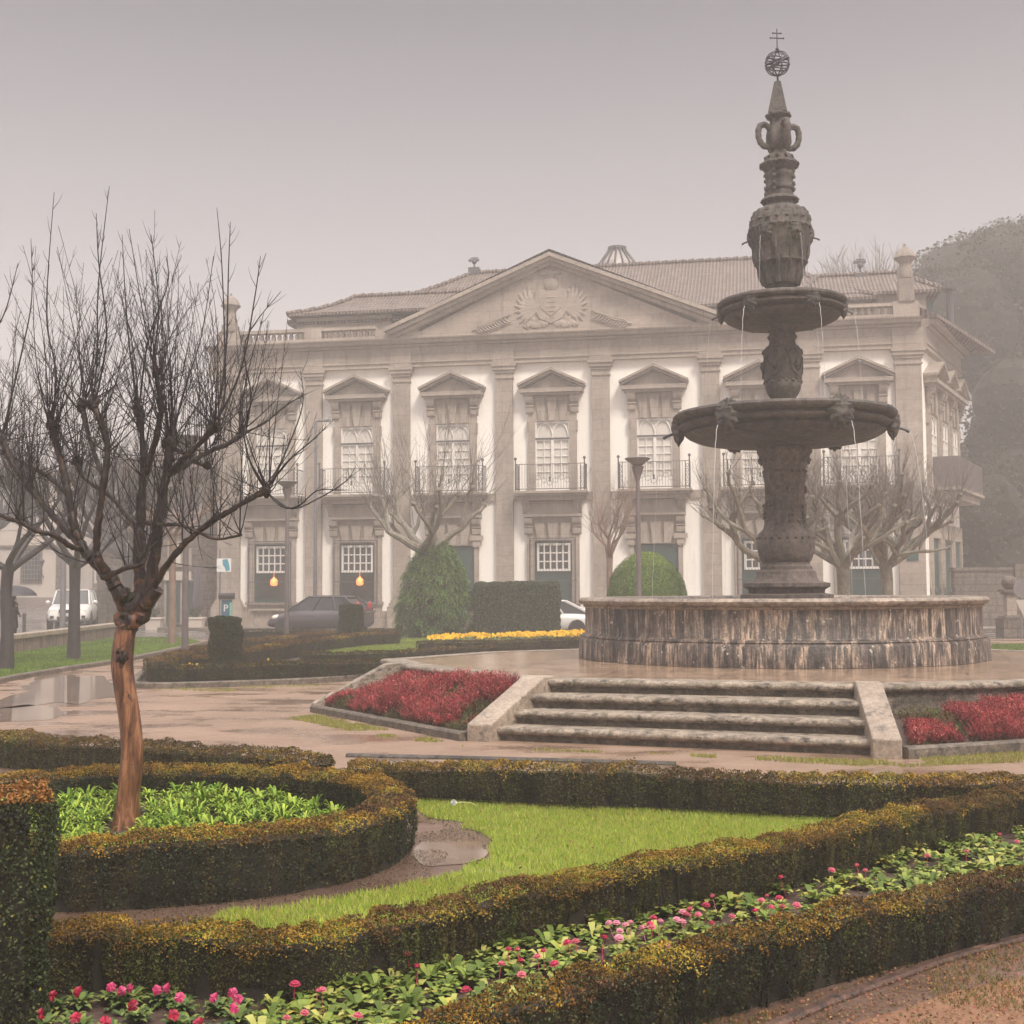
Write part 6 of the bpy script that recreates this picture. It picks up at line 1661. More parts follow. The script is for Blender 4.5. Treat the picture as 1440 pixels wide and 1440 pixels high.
tag(o, kind='stuff')
n = 3500; t = g.uniform(0, 1, n); x = bx0 + (bx1-bx0)*t; y = by0 + (by1-by0)*t + .3 + g.uniform(0, 2.5, n)
o = leaf_cloud('pansy_foliage', np.stack([x, y, g.uniform(.05, .34, n)], 1), np.tile(np.array([0, -.3, .8]), (n, 1)), .07, pal(n, PG, g, .2), None, 8); tag(o, kind='stuff')
pos = []
for cxp, cyp, sp, m in ((270, 938, 9, 18), (292, 944, 12, 26), (345, 944, 14, 20), (384, 937, 8, 20), (310, 942, 10, 8)):
    for k in range(m):
        X0, Y0 = G(cxp + q.gauss(0, sp), 958, 0); pos.append((X0, Y0 - .05 + q.uniform(-.12, .06), 1.8 - (cyp + q.gauss(0, 4) - 827.5)*Y0/1800))
o = leaf_cloud('yellow_pansies', np.array(pos), np.tile(np.array([0, -1, .3]), (len(pos), 1)), .075, pal(len(pos), [(.62, .40, .03), (.7, .5, .06), (.6, .3, .05)], g, .15), None, 9, .95, .3, M['petal']); tag(o, kind='stuff')

def shell(name, label, cat, fn, n, leaf, cols, seed, corefn, jitter=.8, mat=None, group=None, size=None):
    """leaf shell over an implicit shape: fn(g, n) -> points, normals"""
    g = np.random.default_rng(seed); P, Nn = fn(g, n)
    c = P.mean(0); root = empty(name, (float(c[0]), float(c[1]), 0), 0, label, cat, group)
    o = leaf_cloud('foliage', P, Nn, leaf, cols(g, P, Nn), None, seed, .6, jitter, mat or (M['leaf'] if leaf < .03 else M['leaf_far'])); o.parent = root; o.location = -Vector(root.location)
    mb = MB(); corefn(mb); o = mb.build('stems', M['core']); o.parent = root; o.location = -Vector(root.location)
    if size: root.rotation_euler = (0, 0, size)
    return root
def block_pts(cx0, cy0, w_, d_, h_, z0=0.0, r=.10):
    def fn(g, n):
        u = g.uniform(-1, 1, (n, 3)); ar = np.array([d_*h_, w_*h_, w_*d_*1.0]); ar = ar/ar.sum(); ax = g.choice(3, n, p=ar)
        u[np.arange(n), ax] = np.sign(u[np.arange(n), ax]); u[(ax == 2), 2] = 1
        hl = np.array([w_/2, d_/2, h_/2]); P = u*hl
        inner = np.clip(P, -(hl-r), hl-r); v = P - inner; ln = np.linalg.norm(v, axis=1, keepdims=True)+1e-9; Nn = v/ln; P = inner + Nn*r
        P = P + Nn*(.08*(vn(P[:, 0]*4, P[:, 1]*4, P[:, 2]*4)-.5) + .05*(vn(P[:, 0]*13, P[:, 1]*13, P[:, 2]*13)-.5) - g.exponential(.02, n))[:, None]
        return P + np.array([cx0, cy0, z0 + h_/2]), Nn
    return fn
def cbox(cx0, cy0, w_, d_, h_, m=.09):
    return lambda mb: mb.box(cx0-w_/2+m, cx0+w_/2-m, cy0-d_/2+m, cy0+d_/2-m, 0, h_-m)
dk = lambda g, P, Nn: pal(len(P), DARKG + [(.06, .075, .04)], g, .3)
x, y = D(317.5, 900, 26.2).x, 26.2
shell('topiary_block', 'upright clipped dark green block rising from the flower bed nearest the peeling tree', 'topiary', block_pts(x, y, .60, .6, 1.20, r=.05), 20000, .034, dk, 611, cbox(x, y, .6, .6, 1.2))
x, y = D(494, 880, 41).x, 41
shell('topiary_block', 'upright clipped dark green block standing in front of the parked dark car', 'topiary', block_pts(x, y, .74, .7, 1.24, r=.05), 15000, .042, dk, 612, cbox(x, y, .74, .7, 1.24))
x, y = D(727, 880, 46).x, 46
shell('clipped_shrub', 'wide rectangular clipped glossy dark green shrub right of the conifer', 'shrub', block_pts(x, y, 3.05, 1.4, 1.95, r=.16), 42000, .070,
      lambda g, P, Nn: pal(len(P), [(.035, .065, .028), (.055, .095, .04), (.02, .036, .018), (.11, .14, .075)], g, .3), 613, cbox(x, y, 3.05, 1.4, 1.95, .12), 1.1)
dx_, dy_ = D(909, 830, 40).x, 40
def dome(g, n):
    v = g.normal(0, 1, (n, 3)); v /= np.linalg.norm(v, axis=1, keepdims=True); v[:, 2] = np.abs(v[:, 2])*1.0 - .25*(g.uniform(0, 1, n) < .4)
    v /= np.linalg.norm(v, axis=1, keepdims=True)
    P = v*np.array([1.24, 1.24, 1.42])*(1 + .06*(vn(v[:, 0]*4, v[:, 1]*4, v[:, 2]*4)-.5) + .05*(vn(v[:, 0]*14, v[:, 1]*14, v[:, 2]*14)-.5) - g.exponential(.02, n))[:, None]
    return P + np.array([dx_, dy_, 1.42]), v
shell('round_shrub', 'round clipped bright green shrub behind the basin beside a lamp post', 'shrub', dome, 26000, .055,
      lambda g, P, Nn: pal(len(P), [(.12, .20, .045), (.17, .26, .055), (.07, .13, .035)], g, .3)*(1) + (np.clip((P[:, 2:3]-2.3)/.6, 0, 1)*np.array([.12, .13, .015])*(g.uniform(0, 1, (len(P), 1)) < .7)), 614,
      lambda mb: mb.blob((dx_, dy_, 1.42), 1.12, 20, 14, 0, (1, 1, 1.15)))
def lblock(g, P, Nn):
    c = pal(len(P), DARKG + [(.09, .12, .04)], g, .35)*(.5 + vn(P[:, 0]*7, P[:, 1]*7, P[:, 2]*7))[:, None]
    t = (P[:, 2] > .915 + .02*vn(P[:, 0]*9, P[:, 1]*9)) & (g.uniform(0, 1, len(P)) < .9); c[t] = pal(int(t.sum()), [(.30, .12, .03), (.22, .09, .025), (.34, .17, .04), (.15, .07, .02)], g, .3)
    e = (g.uniform(0, 1, len(P)) < .02); c[e] = (.30, .30, .06); return c
shell('hedge_block', 'tall clipped dark green hedge block with an orange top at the lower left edge', 'hedge', block_pts(-2.934, 5.375, 1.92, .72, .95, r=.06), 90000, .017, lblock, 23, cbox(-2.934, 5.375, 1.92, .72, .95, .10), size=R(18))
# conifer with drooping sprays
cxx, cyy = D(613, 880, 46).x, 46
g = np.random.default_rng(620); root = empty('conifer', (cxx, cyy, 0), 0, 'bushy green conifer with drooping sprays left of the rectangular shrub', 'conifer')
nc = 460; ch = g.uniform(0, 1, nc)**.85; ca_ = g.uniform(0, 6.283, nc); cr = 1.45*(np.clip(1 - np.clip(ch-.06, 0, 1)**2.3, 0, 1))**.62*(.90 + .17*g.uniform(0, 1, nc)); cb = g.uniform(.6, 1.25, nc)
m_ = 16; ci = np.repeat(np.arange(nc), m_); n = nc*m_
a = ca_[ci] + g.normal(0, .13, n)/np.maximum(cr[ci], .35); Rr = cr[ci] + g.normal(0, .05, n); bz = ch[ci]*3.25 + g.normal(0, .08, n) + .1
K = 9; Ps, Ns, Us, Cs = [], [], [], []
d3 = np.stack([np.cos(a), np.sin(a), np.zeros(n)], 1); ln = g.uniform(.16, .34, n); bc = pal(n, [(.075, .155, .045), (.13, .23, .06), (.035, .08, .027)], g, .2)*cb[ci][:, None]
spl = np.stack([-np.sin(a), np.cos(a), np.zeros(n)], 1)*g.normal(0, .35, n)[:, None]
for k in range(K):
    t = k/(K-1)
    P = d3*(Rr - .22 + ln*(.95*t - .2*t*t))[:, None] + spl*(ln*t)[:, None]; P[:, 2] = bz + ln*(.35*t - .95*t*t)
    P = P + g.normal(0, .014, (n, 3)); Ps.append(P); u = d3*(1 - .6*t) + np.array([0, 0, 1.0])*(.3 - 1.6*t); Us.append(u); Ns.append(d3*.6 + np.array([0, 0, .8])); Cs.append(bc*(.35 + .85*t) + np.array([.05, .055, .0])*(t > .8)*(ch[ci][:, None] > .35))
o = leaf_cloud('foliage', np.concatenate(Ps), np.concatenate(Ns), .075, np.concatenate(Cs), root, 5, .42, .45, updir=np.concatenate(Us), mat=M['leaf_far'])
# leaders
mb = MB(); mb.lathe([(.95, 0), (1.05, .5), (.95, 1.4), (.7, 2.3), (.35, 2.9), (.05, 3.1)], n=16); mb.tube([(0, 0, 0), (0, 0, 2.9)], .08, 6); mb.build('stems', M['core'], root)
# dark wooded slope on the right
g = np.random.default_rng(700); Ps, Ns, Cs = [], [], []; core = MB()
out = [(1296, 436), (1320, 398), (1350, 380), (1390, 364), (1440, 345), (1500, 322), (1600, 330), (1800, 350)]
def outy(px):
    for (a, b_), (c, d) in zip(out[:-1], out[1:]):
        if a <= px <= c: return b_ + (d-b_)*(px-a)/(c-a)
    return 330
q = random.Random(31); nb = 0
for i in range(230):
    px = q.uniform(1330, 1800) if i > 60 else q.uniform(1340, 1560); py = outy(px) + (q.uniform(14, 60) if i < 90 else q.uniform(40, 480)); Yd = q.uniform(76, 98) if py < 560 else q.uniform(66, 92)
    p = D(px, py, Yd); rr = q.uniform(2.2, 3.8)
    pxl = 720 + FPX*(p.x - rr)/Yd
    if pxl < 1306 and py > 470: continue
    n = 1200; v = g.normal(0, 1, (n, 3)); v /= np.linalg.norm(v, axis=1, keepdims=True)
    rad = rr*(1 + .35*(vn(v[:, 0]*3+i, v[:, 1]*3, v[:, 2]*3)-.5) - g.exponential(.06, n)); P = v*rad[:, None]*np.array([1, 1, .9]) + np.array(p); Ps.append(P); Ns.append(v)
    b0_ = q.uniform(.7, 1.3); Cs.append(pal(n, [(.035, .042, .024), (.05, .055, .028), (.022, .03, .018), (.065, .055, .035)], g, .3)*b0_)
    core.blob(tuple(p), rr*.8, 10, 7, .1, (1, 1, .9), i)
root = empty('wood', (40, 84, 0)); root['kind'] = 'stuff'
o = leaf_cloud('foliage', np.concatenate(Ps), np.concatenate(Ns), .26, np.concatenate(Cs), None, 6, .7, .7, mat=M['leaf_far']); o.parent = root; o.location = (-40, -84, 0); o['kind'] = 'stuff'
o = core.build('stems', M['core']); o.parent = root; o.location = (-40, -84, 0); o['kind'] = 'stuff'
mb = MB(); vs = []; fs = []
for j, y in enumerate((62, 70, 80, 95, 120)):
    for i, x in enumerate((24, 32, 45, 70, 120)):
        vs.append((x, y, (.3, 2, 6, 12, 16)[j]*min(1, (i+.3)*.6) - .2))
for j in range(4):
    for i in range(4): fs.append((j*5+i, j*5+i+1, (j+1)*5+i+1, (j+1)*5+i))
mb.add(vs, fs); o = mb.build('hill', M['core'], smooth=True); tag(o, kind='structure')

# ------------------------------------------------------------------ lamp posts, bollards, signs
def lamp(base, label, H=5.2):
    r = empty('street_lamp', (base[0], base[1], 0), 0, label, 'street lamp')
    mb = MB(); mb.lathe([(.12, 0), (.12, .05), (.085, .08), (.08, .5), (.055, H-.55)], n=12); mb.build('pole', M['lamp_metal'], r, smooth=True)
    mb = MB(); mb.lathe([(.06, H-.6), (.08, H-.5), (.14, H-.32), (.17, H-.22), (.13, H-.20)], n=16); mb.build('lamp_body', M['lamp_metal'], r, smooth=True)
    mb = MB(); mb.lathe([(.12, H-.20), (.20, H-.12), (.33, H-.03), (.345, H), (.30, H+.02), (.02, H+.03)], n=24); mb.build('lamp_shade', M['pole_metal'], r, smooth=True)
    return r
lamp((D(260, 900, 28.6).x, 28.6), 'grey street lamp post rising from the flower bed tip just right of the peeling tree')
lamp((D(403, 880, 41).x, 41), 'street lamp with an upturned cone head in front of the palace\'s leftmost balcony')
lamp((D(897, 700, 34).x, 34), 'street lamp with an upturned cone head in front of the round green shrub')
r = empty('street_light', (D(443, 880, 53).x, 53, 0), 0, 'tall thin street light with a flat bent head beside the parked dark car', 'street light'); zt = ZY(443, 592, 53)
mb = MB(); mb.tube([(0, 0, 0), (0, 0, zt-.15), (.03, 0, zt-.02), (.14, 0, zt)], [.09, .06, .05, .05], 8); mb.build('pole', M['pole_metal'], r, smooth=True)
mb = MB(); mb.box(.1, .62, -.13, .13, zt-.03, zt+.06); mb.build('lamp_head', M['pole_metal'], r, bevel=.02)
r = empty('utility_pole', (D(88, 880, 56).x, 56, 0), 0, 'plain grey pole standing in front of the white car', 'pole')
mb = MB(); mb.tube([(0, 0, 0), (0, 0, 8.5)], [.13, .09], 10); mb.build('pole', M['pole_metal'], r, smooth=True); mb = MB(); mb.lathe([(.2, 0), (.2, .06), (.14, .1)], n=12); mb.build('base', M['pole_metal'], r)
bol = None
for i, (px, lab) in enumerate(((18.5, 'dark street bollard, the one nearer the person under the umbrella'), (34, 'dark street bollard, the one nearer the white car'))):
    mb = MB(); mb.lathe([(.09, 0), (.09, .03), (.065, .05), (.065, .78), (.075, .80), (.075, .86), (.05, .90), (.01, .92)], n=12)
    o = mb.build('bollard', M['iron'], None, smooth=True); p = D(px, 880, 47 + i*2.0); o.location = (p.x, p.y, .004); tag(o, lab, 'bollard', 'street bollards by the low wall')
# parking payment machine and sign
p = D(319, 850, 50); r = empty('parking_machine', (p.x, p.y, 0), R(8), 'blue parking ticket machine with a dark hood and a white letter P', 'ticket machine')
M['blue'] = plain('teal_blue_paint', (.02, .10, .16), .4, var=.1); M['wsign'] = plain('white_sign_paint', (.7, .7, .68), .5, var=.03)
mb = MB(); mb.box(-.20, .20, -.15, .15, 0, 1.35); mb.build('body', M['blue'], r, bevel=.02)
mb = MB(); mb.yz([(-.34, 1.62), (.26, 1.62), (.26, 1.54), (.17, 1.36), (-.18, 1.36), (-.34, 1.52)], -.30, .30); mb.build('hood', M['iron'], r, bevel=.02)
mb = MB(); mb.box(.202, .205, -.1, .1, .3, 1.2); mb.box(.12, .2, -.157, -.152, .25, 1.25); mb.build('side_stripe', plain('green_stripe', (.2, .45, .3), .4), r)
def text(body, size, loc, rot, mat, parent, name='lettering'):
    c = bpy.data.curves.new(name, 'FONT'); c.body = body; c.size = size; c.align_x = 'CENTER'; c.extrude = .004; c.materials.append(mat)
    t = bpy.data.objects.new(name, c); COL.objects.link(t); t.location = loc; t.rotation_euler = rot; t.parent = parent
    bpy.context.view_layer.update(); dg = bpy.context.evaluated_depsgraph_get(); me = bpy.data.meshes.new_from_object(t.evaluated_get(dg)); me.name = name
    o = bpy.data.objects.new(name, me); COL.objects.link(o); o.location = loc; o.rotation_euler = rot; o.parent = parent; bpy.data.objects.remove(t); return o
text('P', .38, (-.03, -.158, .90), (R(90), 0, 0), M['wsign'], r)
p = D(309, 850, 51); r = empty('sign', (p.x, p.y, 0), R(5), 'white sign with a blue panel on a pole above the ticket machine', 'sign')
mb = MB(); mb.tube([(0, 0, 0), (0, 0, 3.35)], .035, 8); mb.build('pole', M['pole_metal'], r)
mb = MB(); mb.box(-.12, .44, -.07, -.04, 2.45, 3.0-.02); mb.build('sign_board', M['wsign'], r)
mb = MB(); vs = [(.10, 2.93), (.30, 2.96), (.36, 2.75), (.40, 2.52), (.24, 2.47), (.20, 2.62), (.12, 2.72)]; mb.xz(vs, -.078, -.071); mb.build('blue_figure', plain('sky_blue_print', (.05, .28, .38), .5), r)
# fence spikes at the palace corner
p0, p1 = D(1310, 860, 46), D(1352, 860, 46); r = empty('railing_fence', (p0.x, p0.y, 0), 0, 'short iron railing with spear tips behind the basin at the palace corner', 'fence')
mb = MB(); L = p1.x - p0.x; zt = ZY(1330, 828, 46)
for k in range(7):
    x = L*k/6; mb.tube([(x, 0, 0), (x, 0, zt-.12)], .014, 5); mb.lathe([(.014, zt-.14), (.05, zt-.10), (.028, zt-.07), (.04, zt-.04), (.004, zt+.06)], (x, 0, 0), 6)
for z in (.2, zt-.25): mb.tube([(0, 0, z), (L, 0, z)], .018, 4)
mb.build('bars', M['iron'], r)
# old wall, gate pillar, sign at the right edge
M['plaster2'] = plain('cream_plaster', (.40, .35, .32), .8, var=.1, scale=.8)
M['oldwall'] = stone('old_rubble_wall', (.14, .11, .09), (.06, .05, .045), (.2, .16, .13), s=1.2, stain=.4, moss=(.09, .085, .05), joints=(.7, .3, .02), rough=.8)
p = D(1380, 860, 55); r = empty('garden_wall', (p.x, p.y, 0), 0, 'old brownish stone wall between the palace side and the gate pillar', 'wall')
mb = MB(); mb.box(-1.2, 1.35, -.2, .2, 0, ZY(1370, 803, 55)); mb.build('wall_body', M['oldwall'], r); mb = MB(); mb.box(-1.25, 1.4, -.26, .26, ZY(1370, 803, 55)+.001, ZY(1370, 803, 55)+.15); mb.build('coping', M['oldwall'], r)
mb = MB(); mb.box(1.36, 2.1, -.35, .35, 0, ZY(1408, 793, 55)); mb.build('pier', M['oldwall'], r)
p = D(1420.5, 860, 44); r = empty('gate_pillar', (p.x, p.y, 0), 0, 'pale stone gate pillar on a square base near the right edge', 'pillar')
zt = ZY(1420, 834, 44); mb = MB(); mb.box(-.38, .38, -.38, .38, 0, .62); mb.box(-.32, .32, -.32, .32, .621, .72); mb.build('base', M['oldwall'], r, bevel=.02)
mb = MB(); mb.box(-.17, .17, -.17, .17, .721, zt-.05); mb.build('shaft', M['palace'], r, bevel=.02); mb = MB(); mb.box(-.24, .24, -.24, .24, zt-.05, zt+.03); mb.box(-.30, .30, -.30, .30, zt+.031, zt+.13); mb.blob((0, 0, zt+.36), .27, 12, 9, .08, (1, 1, .9), 3); mb.build('capital', M['oldwall'], r, smooth=True)
p = D(1436, 860, 42); r = empty('road_sign', (p.x, p.y, 0), R(12), 'grey back of a round road sign above a pale panel at the right edge', 'road sign'); zc_ = ZY(1436, 828, 42)
mb = MB(); mb.tube([(0, 0, 0), (0, 0, zc_+.25)], .03, 8); mb.build('pole', M['pole_metal'], r)
mb = MB(); mb.M = Matrix.Translation((0, -.05, zc_)) @ Matrix.Rotation(R(90), 4, 'X'); mb.lathe([(.30, 0), (.30, .02)], n=28); mb.build('disc', M['pole_metal'], r)
mb = MB(); mb.xz([(-.24, zc_-.36), (.5, zc_-.36), (.5, zc_-1.0), (.1, zc_-1.0)], -.06, -.04); mb.build('panel', M['plaster2'], r)
mb = MB(); mb.box(-.32, -.08, -.06, .06, .0, .2); o = None

# ------------------------------------------------------------------ far houses on the left
M['plaster2'] = plain('cream_plaster', (.55, .48, .43), .8, var=.1, scale=.8)
M['grime'] = plain('stained_base_plaster', (.24, .19, .17), .8, var=.15, scale=1)
M['grey_stone'] = stone('grey_house_stone', (.17, .135, .115), (.10, .08, .07), (.22, .175, .15), s=.6, stain=.3, joints=(.9, .42, .015), rough=.8)
def house_face(root, x0, x1, z0, z1, mat, dep=8, roofz=None):
    mb = MB(); mb.box(x0, x1, 0, dep, z0, z1); mb.build('wall', mat, root)
    if roofz:
        mb = MB(); mb.add([(x0-.5, -.5, z1+.002), (x1+.5, -.5, z1+.002), (x1+.5, dep+.5, z1+.002), (x0-.5, dep+.5, z1+.002), (x0+3, dep/2, roofz), (x1-3, dep/2, roofz)], [(0, 1, 5, 4), (1, 2, 5), (2, 3, 4, 5), (3, 0, 4), (3, 2, 1, 0)]); mb.build('roof', M['tiles'], root)
H1 = D(87, 800, 74); rt = empty('house', (H1.x, H1.y, .6), R(6), 'pale plastered house with a barred window behind the person with the umbrella', 'house')
zb = ZY(46, 817, 74)-.6; ztw = ZY(46, 773, 74)-.6; sc = 74/1800
house_face(rt, -9, 0, -.6, ZY(46, 668, 74)-.6, M['plaster2'], 8, ZY(46, 640, 74)-.6)
mb = MB(); mb.box(-9.0, 0.02, -.06, -.003, -.6, ZY(60, 840, 74)-.6); mb.build('base_band', M['grime'], rt)
mb = MB(); mb.box(-.32, .03, -.07, -.004, ZY(60, 840, 74)-.59, ZY(46, 672, 74)-.6); mb.box(-9, .05, -.12, -.004, ZY(46, 770, 74)-.6, ZY(46, 767, 74)-.6); mb.build('quoin', M['grey_stone'], rt)
for xa, xb, za, zb2 in ((-2.15, -1.25, zb, ztw), (-6.4, -5.5, zb, ztw), (-2.2, -1.2, ztw+2.0, ztw+3.8), (-6.4, -5.4, ztw+2.0, ztw+3.8)):
    mb = MB(); mb.box(xa-.15, xb+.15, -.05, -.004, za-.15, zb2+.15); w0 = mb.build('window', M['grey_stone'], rt); mb = MB(); mb.box(xa, xb, -.07, -.052, za, zb2); mb.build('pane', M['glass'], w0)
    mb = MB()
    for k in range(5): x = xa + (xb-xa)*(k+.5)/5; mb.tube([(x, -.10, za), (x, -.10, zb2)], .018, 4)
    for k in range(7): z = za + (zb2-za)*(k+.5)/7; mb.tube([(xa, -.10, z), (xb, -.10, z)], .018, 4)
    mb.build('bars', M['pole_metal'], w0)
mb = MB(); zl = ZY(62, 800, 74)-.6; mb.tube([(-1.0, -.05, zl-.5), (-1.0, -.5, zl-.3), (-1.0, -.55, zl+.1)], .03, 5); mb.lathe([(.05, zl+.1), (.15, zl+.4), (.18, zl+.45), (.02, zl+.6)], (-1.0, -.55, 0), 6); mb.build('wall_lantern', M['iron'], rt)
H2 = D(84, 800, 92); rt = empty('house', (H2.x, H2.y, 1.0), R(0), 'distant grey house front seen over the white car between two trees', 'house')
house_face(rt, 0, 6.2, -1.0, ZY(110, 690, 92)-1, M['grey_stone'], 8, ZY(110, 660, 92)-1)
for k in range(3):
    mb = MB(); mb.box(.6+1.9*k, 1.5+1.9*k, -.05, -.004, 1.2, 4.2); w0 = mb.build('window', M['plaster2'], rt); mb = MB(); mb.box(.75+1.9*k, 1.35+1.9*k, -.07, -.052, 1.4, 4.0); mb.build('pane', M['glass'], w0)
H3 = D(312, 850, 60.5); rt = empty('stone_house', (H3.x, H3.y, 0), R(-7), 'grey stone house with a dark shop door adjoining the left end of the palace', 'house')
wz = ZY(230, 660, 61); house_face(rt, -6.2, -.05, 0, wz, M['grey_stone'], 9, ZY(200, 628, 63)+.4)
mb = MB(); mb.box(-6.3, 0, -.14, -.004, ZY(230, 748, 61), ZY(230, 742, 61)); mb.box(-6.4, .05, -.35, -.004, wz-.25, wz-.01); mb.build('string_course', M['grey_stone'], rt)
def hx(px): return (D(px, 850, 61).x - H3.x)
for a, b_, y0, y1, mt in ((236, 256, 879, 817, 'green'), (262, 283, 879, 817, 'green'), (209, 219, 872, 845, 'green'), (240, 256, 794, 764, 'curtain'), (263, 268, 794, 775, 'curtain'), (180, 196, 794, 764, 'glass'), (238, 252, 720, 685, 'glass'), (268, 282, 720, 685, 'glass'), (190, 204, 720, 685, 'glass')):
    mb = MB(); za, zb2 = max(.02, ZY(a, y0, 61)), ZY(a, y1, 61); mb.box(hx(a)-.12, hx(b_)+.12, -.09, -.004, max(0, za-.12), zb2+.12); w0 = mb.build('door_frame' if y0 > 870 else 'window', M['palace'], rt)
    mb = MB(); mb.box(hx(a), hx(b_), -.12, -.092, za, zb2); mb.build('door' if y0 > 870 else 'pane', M[mt], w0)
mb = MB(); mb.box(hx(233), hx(272), -.2, -.094, ZY(240, 816, 61), ZY(240, 804, 61)); mb.build('shop_fascia', M['plaster2'], rt)
for i, (px, lab) in enumerate(((217, 'white stone planter with a small shrub left of the shop door'), (275.5, 'white stone planter in front of the closed parasol'))):
    p = D(px, 880, 56.5); r = empty('planter', (p.x, p.y, 0), 0, lab, 'planter', 'white planters by the stone house')
    mb = MB(); mb.xy([(-.32, -.25), (.32, -.25), (.32, .25), (-.32, .25)], 0, .02); mb.add([(-.30, -.24, 0), (.30, -.24, 0), (.30, .24, 0), (-.30, .24, 0), (-.36, -.3, .46), (.36, -.3, .46), (.36, .3, .46), (-.36, .3, .46)], [(0, 1, 5, 4), (1, 2, 6, 5), (2, 3, 7, 6), (3, 0, 4, 7), (4, 5, 6, 7)]); mb.box(-.4, .4, -.34, .34, .462, .53); mb.build('pot', M['plaster2'], r)
    gg = np.random.default_rng(i); n = 260; P = gg.normal(0, .15, (n, 3)) + np.array([0, 0, .75]); leaf_cloud('shrub', P, gg.normal(0, 1, (n, 3)), .09, pal(n, DARKG, gg), r, i)
p = D(277, 880, 57.8); r = empty('closed_parasol', (p.x, p.y, 0), 0, 'closed dark purple grey parasol beside the shop door', 'parasol')
mb = MB(); mb.tube([(0, 0, 0), (0, 0, 2.9)], .03, 6); mb.lathe([(.25, 0), (.25, .06)], n=12); mb.build('pole', M['pole_metal'], r)
mb = MB(); mb.lathe([(.12, .75), (.22, .9), (.25, 1.3), (.19, 1.9), (.17, 2.4), (.10, 2.75), (.02, 2.88)], n=18, fn=lambda a, r, z: r*(1+.15*math.cos(6*a))); mb.build('canopy', plain('parasol_fabric', (.085, .07, .085), .8), r, smooth=True)

